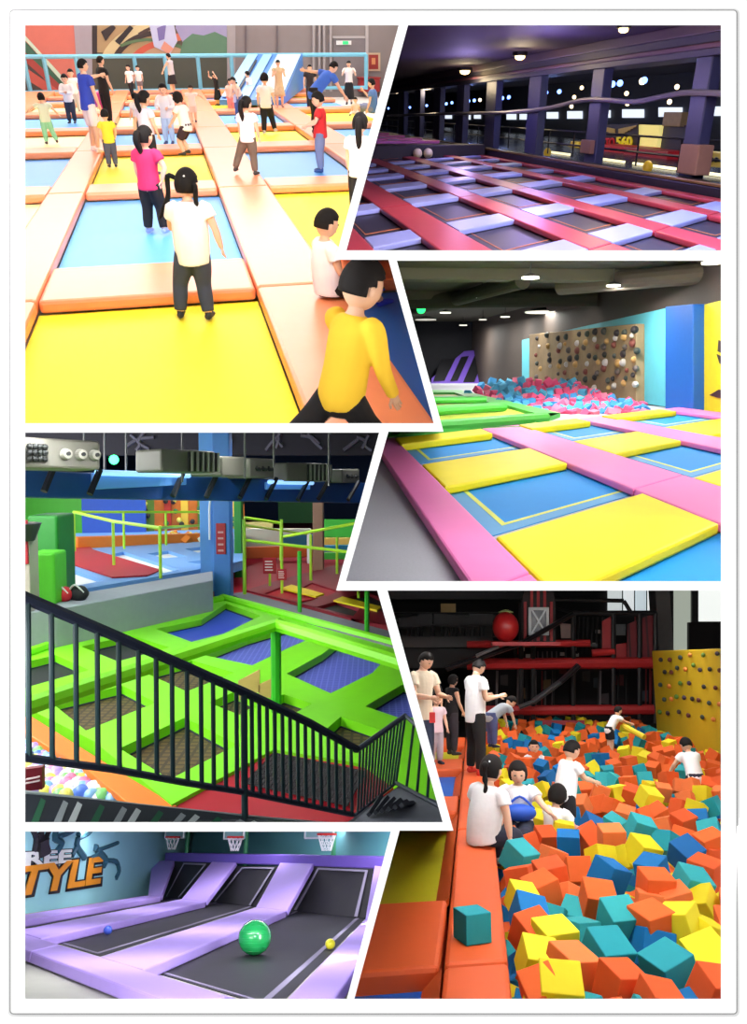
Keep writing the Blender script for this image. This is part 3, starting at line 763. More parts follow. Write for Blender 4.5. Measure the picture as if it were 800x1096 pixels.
person('girl with long black hair, white shirt and camouflage leggings stepping over the walkway', (263, 187), 103, rz=-28, det=1,
       pose=dict(lean=2, hp=4, hy=-18, tail=.3, aR=((.2, .1, -1), (.1, .2, -1)), aL=((.1, .15, -1), (.1, .3, -1)), lL=((.55, .1, -1), (.35, -.2, -1)), lR=((.05, .1, -1), (.1, -.1, -1))),
       top_c=('tee', (250, 240, 246)), low=('pants', (110, 96, 84)), shoe=(60, 60, 60), hair='tail')
person('girl in a lilac t-shirt with a swinging ponytail, behind the girl in pink', (163, 187), 97, rz=-50, det=1,
       pose=dict(lean=2, tail=.24, aL=((.5, -.2, -.9), (.3, .1, -1))), top_c=('tee', (232, 220, 236)), low=('pants', (28, 26, 34)), shoe=(70, 70, 90), hair='tail')
person('tall man in a royal blue t-shirt and white shorts beside the adult in black', (103, 163), 63, rz=-55, kid=0, det=1,
       pose=dict(lean=2, hp=-2, hy=-15, aR=((.15, .1, -1), (-.2, .4, -1)), aL=((.3, 1, -.1), (-.2, 1, .15)), lL=((.08, .15, -1), (.1, -.05, -1))), top_c=('tee', (52, 74, 190)), low=('shorts', (240, 228, 226)), shoe=(250, 240, 240), hair='short')
person('adult in a long black outfit standing behind the man in royal blue', (117, 134), 60, rz=-60, kid=0, det=1, pose=dict(hp=-4), top_c=('tee', (26, 24, 26)), low=('pants', (22, 20, 22)), hair='short')
person('small boy in a yellow t-shirt and jeans standing beside the man in royal blue', (121, 179), 117, rz=8, det=1, pose=dict(hp=2, aR=((.3, .1, -1), (-.2, .3, -1)), aL=((.3, .1, -1), (-.2, .3, -1))), top_c=('tee', (242, 226, 60)), low=('pants', (84, 88, 110)), shoe=(60, 60, 70), hair='short')
person('small girl in pale green top and trousers bouncing with an arm stretched out', (56, 154), 99, rz=15, det=1, pose=dict(lean=-3, aL=((1, .2, -.5), (1, .2, -.7)), aR=((.6, -.2, -.6), (.6, .4, -.7)), lR=((.25, .1, -1), (.3, -.2, -1))), top_c=('tee', (226, 240, 216)), low=('pants', (150, 220, 184)), shoe=(90, 70, 70), hair='bun')
person('child in a white shirt and dark jeans with folded arms, near the grey column', (78, 132), 79, rz=170, det=1, pose=dict(aR=((.2, .4, -1), (-.9, .5, .1)), aL=((.2, .4, -1), (-.9, .5, .1))), top_c=('long', W_), low=('pants', (52, 54, 70)), hair='short')
person('child in white peeking behind the child with folded arms', (83, 121), 78, rz=180, det=0, top_c=('tee', W_), low=('pants', (200, 200, 210)), hair='short', H=1.15)
person('child in a white shirt and black trousers walking before the mural', (142, 103), 69, rz=150, det=0, pose=dict(lL=((.1, .4, -1), (.1, .2, -1)), lR=((.1, -.2, -1), (.1, -.4, -1))), top_c=('tee', W_), low=('pants', (30, 30, 34)), hair='short')
person('child in a white shirt and grey shorts before the mural', (151, 100), 70, rz=170, det=0, top_c=('tee', W_), low=('shorts', (120, 116, 124)), hair='short')
person('teenager in a grey vest and dark skirt leaning by the railing', (186, 101), 57, rz=60, kid=.3, det=1, pose=dict(lean=2, aL=((.2, .6, -.8), (.0, .5, -.8))), top_c=('vest', (200, 194, 198)), low=('skirt', (34, 28, 34), M('dark_skirt', (34, 28, 34), .9), .25), hair='short')
person('child in a white shirt with dark straps and pale jeans', (182, 154), 89, rz=165, det=1, pose=dict(aR=((.3, .3, -1), (-.5, .8, -.1)), aL=((.3, .3, -1), (-.5, .8, -.1))), top_c=('long', (244, 244, 250)), low=('pants', (200, 222, 246)), shoe=(60, 80, 120), hair='short')
person('girl in a patterned white top and dark shorts crouching to jump', (200, 166), 98, rz=60, det=1, pose=dict(lean=12, hp=10, hy=-20, aR=((.5, -.3, -.8), (.2, -.1, -1)), aL=((.2, .4, -1), (0, .5, -.6)), lR=((.1, .75, -1), (.0, -.55, -1)), lL=((.1, .65, -1), (.1, -.4, -1))), top_c=('tee', (250, 246, 236)), low=('shorts', (60, 40, 50)), shoe=(50, 44, 48), hair='bob')
person('child in cream with arms spread behind the crouching girl', (208, 131), 91, rz=170, det=0, pose=dict(aR=((1, .1, -.3), (.8, .1, -.8)), aL=((1, .1, -.3), (.8, .1, -.8))), top_c=('tee', (246, 232, 224)), low=('shorts', (230, 214, 206)), hair='short')
person('child whose dark head shows behind the lilac ponytail girl', (151, 150), 99, rz=20, det=0, top_c=('tee', (240, 232, 220)), low=('shorts', (60, 60, 70)), hair='short')
person('woman in a black dress holding her head with both hands', (234, 113), 78, rz=120, kid=.1, det=1, pose=dict(lean=6, hp=20, aR=((.5, .5, .3), (-.5, .3, .9)), aL=((.5, .5, .3), (-.5, .3, .9))), top_c=('dress', (22, 20, 22)), low=('skirt', (22, 20, 22), M('black_dress', (22, 20, 22), .9), .34), hair='bob')
person('small child in a pink top in the group beside the blue ramp', (248, 120), 84, rz=190, det=0, pose=dict(lean=8), top_c=('tee', (250, 214, 200)), low=('pants', (240, 150, 150)), hair='bob')
person('child in cream bending forward in the group beside the blue ramp', (258, 122), 82, rz=120, det=0, pose=dict(lean=25), top_c=('tee', (246, 226, 200)), low=('pants', (90, 110, 150)), hair='short')
person('child in a blue and white top and jeans in the group beside the blue ramp', (255, 127), 87, rz=100, det=0, pose=dict(aL=((.4, .6, -.5), (.2, .8, -.5))), top_c=('tee', (200, 214, 250)), low=('pants', (90, 110, 170)), hair='bun')
person('child in white leaning on the blue ramp slope', (270, 112), 76, rz=60, det=0, pose=dict(lean=12), top_c=('tee', W_), low=('pants', (150, 170, 200)), hair='short')
person('boy in a white t-shirt and black trousers walking past the blue ramp', (289, 143), 78, rz=-20, det=1, pose=dict(lean=0, hp=2, lR=((.15, .35, -1), (.35, -.3, -1)), lL=((.0, -.1, -1), (0, -.25, -1))), top_c=('tee', W_), low=('pants', (26, 26, 32)), shoe=(210, 200, 205), hair='short')
person('woman in a patterned beige dress standing in front of the blue ramp', (300, 115), 64, rz=180, kid=0, det=1, pose=dict(aR=((.25, .2, -1), (-.4, .8, .6)), aL=((.25, .2, -1), (-.4, .8, .6))), top_c=('dress', (206, 184, 148)), low=('skirt', (206, 184, 148), M('beige_dress', (206, 184, 148), .8, .25, 14), .28), hair='short', shoe=(190, 150, 140))
person('man in a bright blue t-shirt bending down to reach the small seated child', (337, 143), 66, rz=-75, kid=0, det=1, pose=dict(lean=48, hp=10, twist=10, aR=((.0, .55, -.9), (.0, .65, -.8)), aL=((.8, -.6, .1), (.7, -.7, .1)), lR=((.05, -.05, -1), (0, -.1, -1)), lL=((.1, .1, -1), (0, -.05, -1))), top_c=('tee', (64, 112, 216)), low=('pants', (20, 20, 26)), hair='short')
person('woman in a white blouse and long black skirt by the grey door', (374, 112), 65, rz=170, kid=0, det=1, pose=dict(aR=((.4, .3, -.9), (-.4, .5, .9)), aL=((.4, .3, -.9), (-.4, .5, .9))), top_c=('tee', (238, 228, 224)), low=('skirt', (24, 22, 24), M('black_skirt', (24, 22, 24), .9), .4), hair='bun')
person('toddler in cream sitting on the pad at the end of the bending man\'s arm', (381, 123), 104, rz=160, det=0, anchor='hip', z=.12, pose=dict(lR=((.4, .9, .1), (.1, 1, -.2)), lL=((.4, .9, .1), (.1, 1, -.2))), top_c=('tee', (240, 214, 204)), low=('pants', (236, 220, 214)), hair='short')
person('person in a blue top sitting beyond the girl with long black hair', (400, 122), 84, rz=60, kid=.3, det=0, anchor='hip', z=.12, pose=dict(lR=((.2, .9, .3), (.1, .4, -1)), lL=((.2, .9, .3), (.1, .4, -1)), aR=((.2, .6, -.5), (-.1, .6, .6))), top_c=('tee', (90, 130, 190)), low=('pants', (130, 140, 170)), hair='short')
person('person in a dark top partly hidden behind the bending man', (333, 117), 69, rz=180, kid=0, det=0, top_c=('tee', (40, 36, 44)), low=('pants', (40, 40, 50)), hair='short')
person('girl with long black hair in a white shirt at the slanting edge of the board', (386, 237), 121, rz=-20, det=1, pose=dict(tail=.34, lean=2, aL=((.1, .1, -1), (0, .2, -1))), top_c=('tee', W_), low=('pants', (26, 24, 28)), hair='tail')
person('seated child in a white t-shirt and black shorts with bright blue shoes', (352, 318), 236, rz=-75, det=2, anchor='hip', z=.135, H=1.25,
       pose=dict(lean=-4, hp=14, loose=1.2, aR=((.2, .3, -1), (-.1, .7, -.7)), aL=((.2, .3, -1), (-.1, .7, -.7)), lR=((.25, 1, .12), (.0, .7, -.6)), lL=((.1, 1, .12), (.1, .9, -.5)), fR=(0, 1, .1), fL=(0, 1, .1)), top_c=('tee', (244, 244, 250)), low=('shorts', (22, 22, 26)), shoe=(40, 60, 200), hair='short')
pk = R.up(R.g(114, 140), 112)
c = R.at(114.5, 105, 0); P = R.g(114, 138); P = V(P.x, P.y-.1, R.up(P, 106))
obj('pink_balloon', ball(B(), (0, 0, 0), .2, 16, 12, fn=lambda d: 1+.12*max(0, -d.z)), M('pink_rubber', (225, 60, 150), .3), loc=P, label='magenta balloon held between the man in royal blue and the adult in black', cat='balloon', smooth=True)
# hall shell and added, unseen fill lamps
obj('wall_left', box(B(), -.2, 0, 0, 60, -.5, 14), M('pale_wall', (225, 222, 220), .7), loc=V(-16, 2, 0), kind='structure')
area('window_light', (-2, WY1-1, 8.5), (0, -1, -.45), 21, 5, 2800, (1, .97, .94))  # unseen panel added for sheen on the pads, no known window
area('orange_hall_fill', (0, 22, 9), (0, .1, -1), 14, 14, 2600, (1, .98, .96))  # this and the next ones are added fill, out of view
area('orange_hall_fill', (-1, 11, 7), (0, .3, -1), 7, 5, 1100, (1, .98, .96))
area('orange_hall_fill', R.at(230, -170, 3.6), (0, 1, -.9), 2.4, .8, 85, (1, 1, 1))
area('orange_hall_fill', R.at(150, -260, 6.5), (0, 1, -.7), 5, 2, 430, (1, 1, 1))
area('orange_hall_fill', (-5, 4, 2.6), (.7, 1, -.2), 2, 2, 1100, (1, .99, .98))
area('orange_hall_fill', (-1.5, 9, 7.5), (0, 1, -.45), 6, 3, 2600, (1, .99, .98))
SHELLS.append((R1, M('partition_pale', (225, 220, 215), .8)))
# ================================================================ hall 2: dark hall, red runners, black beds
use(R2)
G2 = Grid((260, 118), 268, (1150, 118), 400)
RED = M('red_vinyl', (176, 58, 66), .38, .06, 3, bump=.1); LAV = M('lavender_vinyl', (150, 164, 205), .4, .05, 3, bump=.08)
BLK = M('black_bed', (38, 38, 50), .45, .05, 4); OL = M('orange_line', (196, 120, 60), .5)
def s2(s): return 260+s*150
run = [(s2(.62), s2(.95)), (s2(1.41), s2(1.8)), (s2(2.5), s2(2.8)), (s2(3.42), s2(3.72)), (s2(4.45), s2(4.72)), (s2(5.25), s2(5.42))]
rw = [(640, 585), (410, 385), (333, 307), (264.5, 252), (224, 217), (204, 199.3), (190.8, 187.4), (182.3, 180), (175.8, 174.3), (171, 170)]
FZ = -.3
floor('floor', [V(-45, 1, 0), V(60, 1, 0), V(60, 115, 0), V(-45, 115, 0)], M('dark_floor', (22, 20, 30), .35), z=-.35)
nm = ['first', 'second', 'third', 'fourth', 'fifth', 'sixth']; of = ['nearest', 'second', 'third', 'fourth', 'fifth', 'sixth', 'seventh', 'eighth', 'ninth', 'last']
for i, (a, b) in enumerate(run):
    cut = [640, 333, 224, 190.8, 170]
    for k in range(4):
        slab('runner_mat', G2.q(a, b, cut[k], cut[k+1], .1), 0, .1, RED, 'red vinyl runner in the dark hall, %s runner from the slanting edge, %s section' % (nm[i], of[k]), 'mat', bev=.03)
for i in range(5):
    a, b = run[i][1], run[i+1][0]
    for k in range(1, 10):
        if k == 9: continue
        r0, r1_ = rw[k]
        slab('cross_mat', G2.q(a, b, r0, r1_, .09), 0, .09, LAV, 'pale lavender cross mat between the %s and %s red runners, %s from the viewer' % (nm[i], nm[i+1], of[k-1]), 'mat', bev=.02)
    for k in range(9):
        q0 = G2.q(a, b, rw[k][1], rw[k+1][0]); c = cen(q0)
        t = thing('trampoline', 'black trampoline bed between the %s and %s red runners, %s row of the dark hall' % (nm[i], nm[i+1], of[k]), 'trampoline', (c.x, c.y, -.3))
        obj('jumping_bed', prism(B(), [V(p.x-c.x, p.y-c.y, .28) for p in q0], (0, 0, .01)), BLK, t)
        ins = [c+(p-c)*.84 for p in q0]; in2 = [c+(p-c)*.81 for p in q0]
        obj('border_line', holed(ins, [in2], .291, .298, c), OL, t)
# curb in front of the colonnade and across the far end
X0 = R.g(772, 218).x; X1 = R.g(772, 209).x
c0 = R.g(440, 166); YF = c0.y
kb = thing('padded_curb', 'long black padded curb along the foot of the colonnade', 'curb', V(X0+.4, 20, 0))
obj('pad', box(B(), -.3, .5, -16, 70, -.3, .3, .04), M('black_pad', (20, 18, 24), .5), kb)
obj('brass_strip', box(B(), -.32, -.2, -16, 70, .3, .36, .01), M('brass_trim', (150, 120, 60), .35, metal=.6), kb)
q0 = [R.g(380, 170), R.g(520, 169)]
e0, e1 = R.g(350, 170.5), V(X0, R.g(350, 170.5).y, 0)
obj('padded_curb', box(B(), -22, 0, 0, 1.2, -.3, .5, .04), M('black_pad', (20, 18, 24), .5), loc=V(X0, R.g(480, 169).y, 0), label='black padded curb across the far end, behind the two pale balls', cat='curb')
EY = R.g(480, 169).y
# far trampoline platform beyond the curb, coloured light painted into its pads
fp = thing('upper_trampoline_deck', 'far trampoline deck with painted pink and violet light beyond the padded curb', 'trampoline deck', (X0-10, EY+10, .3))
obj('deck', box(B(), -14, 9.5, -7, 20, -.3, .1, .03), M('deck_dark', (40, 34, 60), .35), fp)
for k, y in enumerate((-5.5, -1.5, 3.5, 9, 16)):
    obj('pad', box(B(), -14, 9, y, y+.8, .1, .22, .03), M('pad_painted_pink_light', (226, 120, 190), .3), fp)  # magenta light put into the pad colours
    for x in (-9, -3.5, 2, 7): obj('pad', box(B(), x, x+.5, y+.9, y+3, .1, .2, .03), M('pad_painted_violet_light', (170, 130, 220), .3), fp)
for i, x in enumerate((459, 469)):
    P = R.g(x, 173+i*-.6, .0); r = .22
    tb = thing('pale_ball', 'pale round ball on the black curb, %s' % ('nearer the slanting edge' if i == 0 else 'nearer the colonnade'), 'ball', (P.x, EY-.3, .0))
    rr = 5.0*R.px(V(P.x, EY, .3))[2]/F
    obj('shell', ball(B(), (0, 0, rr), rr, 18, 12), M('pale_yellow_plastic', (236, 226, 170), .3), tb, smooth=True)
    obj('seam', tube(B(), [V(math.cos(a)*rr, math.sin(a)*rr*.5, rr+math.sin(a)*rr*.87) for a in [k*math.pi/10 for k in range(21)]], rr*.05, 5), M('seam_grey', (120, 120, 110), .5), tb)
# colonnade columns
for i, (a, b) in enumerate([(426, 433), (443, 450), (463, 471), (487, 496), (518, 530), (562, 576), (627, 641), (732, 751)]):
    pa, pb = R.wx(a, 150, X0+.9), R.wx(b, 150, X0+.9)
    y0, y1 = sorted((pa.y, pb.y)); wd = (y1-y0)
    obj('column', box(B(), 0, .3, -wd*.36, wd*.5, .0, 5.2, .03), M('column_blue', (52, 56, 84), .5), loc=V(X0+.9, (y0+y1)/2, 0), label='dark blue-grey column, %s of the colonnade counted from the slanting edge' % ['first', 'second', 'third', 'fourth', 'fifth', 'sixth', 'seventh', 'last'][i], cat='column')
YA, YB = R.wx(415, 140, X0+.9).y, R.wx(800, 150, X0+.9).y
def zt(x, y, X): return R.wx(x, y, X).z
ztop = zt(660, 47, X0+.9); zb_ = zt(660, 72, X0+.9)
for nm_, x, z0, z1, col in (('beam', X0+.7, zb_, ztop, (44, 42, 58)), ('beam', X0+.6, ztop-.15, ztop+.1, (70, 52, 60)), ('beam', X0+.6, zt(660, 62, X0+.6)-.06, zt(660, 62, X0+.6)+.05, (84, 50, 64))):
    obj(nm_, box(B(), 0, 1.1, 3, 105, z0, z1, .02), M('beam_%d' % col[0], col, .5), loc=V(x, 0, 0), kind='structure')
obj('ceiling', box(B(), -48, 62, 1, 115, 0, .3), M('dark_ceiling', (58, 44, 66), .7, .1, .6), loc=V(0, 0, ztop+.1), kind='structure')
# guard rail and hanging pipe
gr = thing('guard_rail', 'thin black guard rail running between the columns', 'railing', V(X0+1.5, 0, .3))
for y in (151, 172):
    zz = zt(770, y, X0+1.5)-.3
    obj('rail', bar(B(), V(0, 9, zz), V(0, 100, zz), .035, 6), M('black_metal', (14, 14, 18), .4), gr)
for k in range(30):
    obj('post', bar(B(), V(0, 9+k*2.6, 0), V(0, 9+k*2.6, zt(770, 151, X0+1.5)-.3), .03, 6), M('black_metal', (14, 14, 18), .4), gr)
pts = [R.wx(x, y, X0+.7) for x, y in ((415, 124), (470, 122), (520, 121), (560, 119), (590, 115), (625, 107), (650, 107), (680, 109), (712, 103), (740, 99), (800, 101), (900, 98))]
o_ = pts[0]
obj('cable_duct', tube(B(), [p-o_ for p in pts], .07, 8, 3), M('silver_duct', (150, 146, 158), .35, metal=.5), loc=o_, label='silver flexible duct sagging from column to column', cat='duct')
# hall beyond the colonnade
XF = X0+14
obj('floor', box(B(), 0, 14, 2, 110, -.1, 0), M('lobby_floor', (60, 64, 74), .25), loc=V(X0+1.9, 0, 0), kind='structure')
obj('wall_right', box(B(), 0, .3, 2, 112, -.5, 8), M('lobby_wall', (40, 44, 58), .6), loc=V(XF, 0, 0), kind='structure')
obj('wall_back', box(B(), -45, 40, 0, .3, -.5, 8), M('lobby_wall', (40, 44, 58), .6), loc=V(X0, 112, 0), kind='structure')
for i, (a, b, y0, y1) in enumerate([(477, 484, 122, 127), (494, 504, 123, 128), (508, 515, 122, 127), (543, 553, 122, 128), (557, 569, 122, 128), (586, 598, 120, 127), (608, 624, 119, 127), (640, 654, 118, 126), (667, 690, 117, 126), (706, 731, 115, 125), (753, 776, 114, 124)]):
    pq = [R.wx(x, y, XF-.05) for x, y in ((a, y0), (b, y0), (b, y1), (a, y1))]; c = cen(pq)
    obj('window_%d' % (i+1), prism(B(), [V(0, p.y-c.y, p.z-c.z) for p in pq], (-.05, 0, 0)), glow('window_sky', (225, 235, 250), 1.15), loc=c, kind='structure')
def wb(nm, x0, y0, x1, y1, X, thick, mat, **kw):
    """upright block facing the court, on the plane X"""
    pq = [R.wx(x, y, X) for x, y in ((x0, y0), (x1, y0), (x1, y1), (x0, y1))]
    ys = [p.y for p in pq]; zs = [p.z for p in pq]; cy = (max(ys)+min(ys))/2; z0 = min(zs)
    return obj(nm, box(B(), 0, thick, min(ys)-cy, max(ys)-cy, 0, max(zs)-z0, kw.pop('bev', .02)), mat, loc=V(X, cy, z0), **kw), V(X, cy, z0)
XS = X0+9
st = thing('billboard', 'dark sign wall with yellow wings and the number 560 behind the guard rail', 'sign', R.wx(660, 165, XS)); so = R.wx(660, 165, XS)
def sp(nm, pts, d, mat, th=.04):
    P = [R.wx(x, y, XS-d)-so for x, y in pts]
    return obj(nm, prism(B(), P, (-th, 0, 0)), mat, st)
sp('panel', [(638, 134), (684, 132), (684, 166), (638, 166)], 0, M('sign_dark', (52, 40, 46), .5))
GY = M('sign_gold', (190, 160, 90), .4, emit=.15); YY = M('sign_yellow', (238, 214, 40), .4, emit=.3); RR = M('sign_red', (196, 36, 40), .4, emit=.2)  # glow put into the sign colours so they show in the dark
for s in (-1, 1):
    for k in range(5):
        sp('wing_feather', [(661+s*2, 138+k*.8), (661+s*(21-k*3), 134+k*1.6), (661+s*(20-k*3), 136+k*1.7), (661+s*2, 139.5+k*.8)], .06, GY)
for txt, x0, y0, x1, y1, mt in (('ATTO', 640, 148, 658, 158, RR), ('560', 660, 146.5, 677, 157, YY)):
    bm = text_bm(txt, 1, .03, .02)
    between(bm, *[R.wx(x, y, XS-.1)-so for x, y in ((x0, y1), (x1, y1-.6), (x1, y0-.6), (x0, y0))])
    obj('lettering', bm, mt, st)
wb('red_counter', 638, 158, 680, 170, XS-1.5, 1.2, M('red_counter', (206, 40, 44), .4, emit=.12), label='red counter in front of the sign panel with the number 560', cat='counter')  # counter is no lamp; slight glow put into its red
wb('red_bench', 668, 162, 714, 171, XS-2, 1.0, M('red_counter2', (190, 36, 44), .4, emit=.1), label='low red bench beside the pale yellow doorway', cat='bench')  # bench red carries a faint glow too
d_, _ = wb('door_1', 684, 134, 702, 166, XS+.1, .2, glow('doorway_glow', (236, 220, 130), .75), kind='structure')  # pale door with a glow of its own
wb('grey_cupboard', 702, 134, 732, 168, XS+.3, 1, M('cupboard_grey', (66, 62, 76), .5), label='grey cupboard wall between the pale doorway and the big column', cat='cupboard')
wb('wooden_crate', 711, 120, 728, 135, XS+.1, 1, M('crate_wood', (196, 168, 110), .6, .2, 5), label='pale wooden crate standing on top of the grey cupboard', cat='crate')
for i, (a, b, y0, y1, l) in enumerate(((729, 744, 155, 186, 'tall brown loudspeaker leaning on the last big column'), (622, 631, 150, 164, 'small brown loudspeaker beside the seventh column'))):
    o_, oo = wb('loudspeaker', a, y0, b, y1, X0+.75, .4, M('speaker_wood', (150, 112, 84), .6, .12, 4), label=l, cat='loudspeaker', bev=.03)
o_, oo = wb('yellow_sign_box', 748, 165, 790, 177, X0+3.2, .3, M('yellow_box', (214, 190, 70), .5, emit=.1), label='yellow box sign with three dark dots at the foot of the last column', cat='sign')  # box colour has a weak glow mixed in
for x in (757, 762, 767):
    p = R.wx(x, 171, X0+3.15)-oo; obj('dot', ball(B(), p, .07, 8, 6), M('black_metal', (14, 14, 18)), o_)
yg = R.wx(596, 164, XS-1)
for i, (a, b, h0) in enumerate(((574, 582, 152), (584, 594, 153), (596, 606, 154), (607, 620, 151))):
    o_, oo = wb('yellow_toy_car', a, h0+4, b, 163, XS-1, 1.0, M('toy_yellow', (226, 186, 44), .4, emit=.12), label='yellow play vehicle, %s in the row seen between the sixth and seventh columns' % of[i].replace('nearest', 'first').replace('last', 'fourth'), cat='toy car', bev=.12)  # toy yellow is given a slight glow
    ya, yb = R.wx(a+2, h0, XS-1), R.wx(b-2, h0+4, XS-1)
    obj('cabin', box(B(), .1, .8, min(ya.y, yb.y)-oo.y, max(ya.y, yb.y)-oo.y, yb.z-oo.z-.1, ya.z-oo.z, .05), M('toy_yellow2', (236, 200, 60), .4), o_)
# glowing strips low in the lobby
for i, (x, y) in enumerate(((596, 168), (650, 171), (700, 176), (760, 182))):
    p = R.wx(x, y, X0+4)
    obj('floor_light_strip', box(B(), -.05, .05, -1.6, 1.6, 0, .08, .01), glow('strip_warm', (250, 240, 190), 1.4), loc=V(p.x, p.y, .02), label='glowing floor strip in the lobby, %s counted from the sixth column' % of[i].replace('nearest', 'first'), cat='light')
for i, (x, y) in enumerate(((586, 166), (694, 176))):
    p = R.wx(x, y, X0+2.4); obj('yellow_dome', ball(B(), (0, 0, 0), (.16, .16, .2), 14, 10), M('toy_yellow', (226, 186, 44)), loc=V(p.x, p.y, .2), label='yellow dome seat %s' % ('near the play vehicles' if i == 0 else 'in front of the red bench'), cat='seat', smooth=True)
# ceiling lamps of the court (warm) and small blue stage lamps in the lobby
for i, (x, y) in enumerate(((428, 93), (457, 86), (498, 75), (557, 59), (668, 29), (900, -35))):
    zc = ztop-.1; P = R.g(x, y, zc)
    t = thing('ceiling_lamp', 'warm round ceiling lamp, %s of the row from the slanting edge' % nm[i], 'ceiling lamp', P)
    s = P.y/30
    obj('casing', tube(B(), [V(0, 0, .1), V(0, 0, -.02)], .26*max(s, .6), 14), M('black_metal', (14, 14, 18)), t)
    obj('bulb', ball(B(), (0, 0, -.05), (.17*max(s, .6),)*2+(.1*max(s, .6),), 14, 8), glow('warm_bulb', (255, 214, 140), 6), t, smooth=True)
    point('lamp_light', P+V(0, 0, -.6), 110, (1, .78, .5), .3)
bl = [(410, 116), (416, 116), (428, 115), (434, 115), (439, 115), (447, 114), (452, 113), (457, 113), (471, 112), (478, 111), (484, 110), (495, 109), (502, 108), (508, 107.5), (514, 107), (530, 106), (538, 105), (545, 104), (573, 101), (585, 99), (599, 98), (647, 92), (656, 90), (664, 89), (688, 87), (690, 86), (765, 78)]
for i, (x, y) in enumerate(bl):
    P = R.wx(x, y, X0+5); s = .09 if x < 600 else (.11 if x < 700 else .15)
    cc = (110, 150, 255) if x not in (514, 623, 688) else (255, 236, 200)
    obj('stage_lamp', ball(B(), (0, 0, 0), s*1.1, 10, 8), glow('blue_bulb' if cc[0] == 110 else 'white_bulb', cc, 5), loc=P, label='small blue spotlight in the row above the lobby behind the columns', cat='spotlight', group='small blue spotlights above the lobby', smooth=True)
    if i in (9, 13, 17, 20, 22, 26): point('lamp_light', P+V(-.3, 0, -.3), 90 if i < 26 else 240, (.25, .35, 1), .2)
for i, (x, y) in enumerate(((623, 94), (615, 104), (725, 93), (671, 100), (717, 109), (612, 114), (672, 111), (690, 87))):
    P = R.wx(x, y, X0+6); obj('lobby_lamp', ball(B(), (0, 0, 0), .09, 10, 8), glow('warm_bulb2', (255, 226, 170), 4), loc=P, label='small warm lamp hanging in the lobby behind the last two columns', cat='lamp', group='small warm lobby lamps', smooth=True)
for y in (26, 45, 70): area('lobby_fill', (X0+7, y, 4.5), (.3, 0, -1), 3, 8, 1300, (1, .95, .7))  # added fill lamps that brighten the lobby
for (x, y, d), D, sx_, sy_, w_, c_ in (((560, -55, 8.5), (.1, .4, -1), 2.5, 2.5, 300, (1, .78, .8)), ((700, -20, 10.5), (0, .3, -1), 3, 3, 360, (.62, .5, 1)), ((900, -30, 10), (-.2, .2, -1), 3, 3, 560, (.45, .5, 1)), ((640, -190, 5.5), (.1, 1, -.5), 2, 1.5, 260, (1, .74, .8)), ((760, 5, 13.5), (-.1, .4, -1), 3, 2, 420, (.5, .5, 1)), ((560, 5, 13.5), (0, .6, -1), 2.4, 2, 380, (1, .75, .85))):
    area('court_fill', R.at(x, y, d), D, sx_, sy_, w_*.72, c_)  # coloured fill added over the court, outside the view
for y, x in ((24, 8.2), (34, 8.6)): point('court_fill_point', (x, y, ztop-1.3), 260, (.45, .35, 1), .3)  # violet point lamps added as extra fill
SHELLS.append((R2, M('partition_dark', (24, 22, 30), .8)))
# ================================================================ hall 3: pink and yellow court, foam pit, climbing wall
use(R3)
G3 = Grid((343, 390), 622, (1150, 390), 600)
PNK = M('pink_vinyl', (232, 122, 184), .5, .04, 3, bump=.06, spec=.2); YE3 = M('yellow_vinyl', (238, 220, 16), .5, .04, 3, bump=.06, spec=.2)
BD3 = M('azure_bed', (24, 142, 220), .6, .04, 4, spec=.2); BO3 = M('azure_edge', (60, 150, 205), .5); LN3 = M('lemon_line', (214, 222, 80), .5)
R3.hor = 390
cx = [(502, 578), (928, 1109), (1445, 1619), (2106, 2292)]
rr3 = [(637, 553), (497, 474), (455, 449.5)]
floor('floor', [V(-30, 1, 0), V(50, 1, 0), V(50, 90, 0), V(-30, 90, 0)], M('grey_carpet', (172, 174, 182), .85, .12, 40), z=0)
pn = ['beside the grey carpet', 'in the middle of the court', 'second from the yellow wall', 'nearest the yellow wall']
for i, (a, b) in enumerate(cx):
    for k, (r0, r1_) in enumerate(((900, 600), (600, 449.5)) if i == 0 else ((900, 545), (545, 449.5))):
        slab('pink_mat', G3.q(a, b, r0, r1_, .12), .02, .12, PNK, 'long pink floor mat %s, %s section' % (pn[i], ('nearer', 'farther')[k]), 'mat', bev=.025)
al = ['between the first two pink mats', 'between the second and third pink mats', 'between the third and fourth pink mats']
for i in range(3):
    a, b = cx[i][1], cx[i+1][0]
    for k, (r0, r1_) in enumerate(rr3):
        slab('yellow_mat', G3.q(a, b, r0, r1_, .13 if k < 2 else .16), .02, .13 if k < 2 else .16, YE3, 'yellow padded mat %s, %s from the viewer' % (al[i], ('nearest', 'second', 'farthest')[k]), 'mat', bev=.03)
    for k, (r0, r1_) in enumerate(((900, 637), (553, 497), (474, 455))):
        qd = G3.q(a-6, b+6, r0, r1_); c = cen(qd)
        t = thing('trampoline', 'azure trampoline %s, %s from the viewer' % (al[i], ('nearest', 'second', 'farthest')[k]), 'trampoline', (c.x, c.y, 0))
        obj('jumping_bed', prism(B(), [V(p.x-c.x, p.y-c.y, .001) for p in qd], (0, 0, .006)), BD3, t)
        e1 = [c+(p-c)*.83 for p in qd]; e2 = [c+(p-c)*.78 for p in qd]
        obj('border_line', holed(e1, [e2], .008, .014, c), LN3, t)
        obj('edge_band', holed([c+(p-c)*1.0 for p in qd], [e1], .008, .011, c), BO3, t)
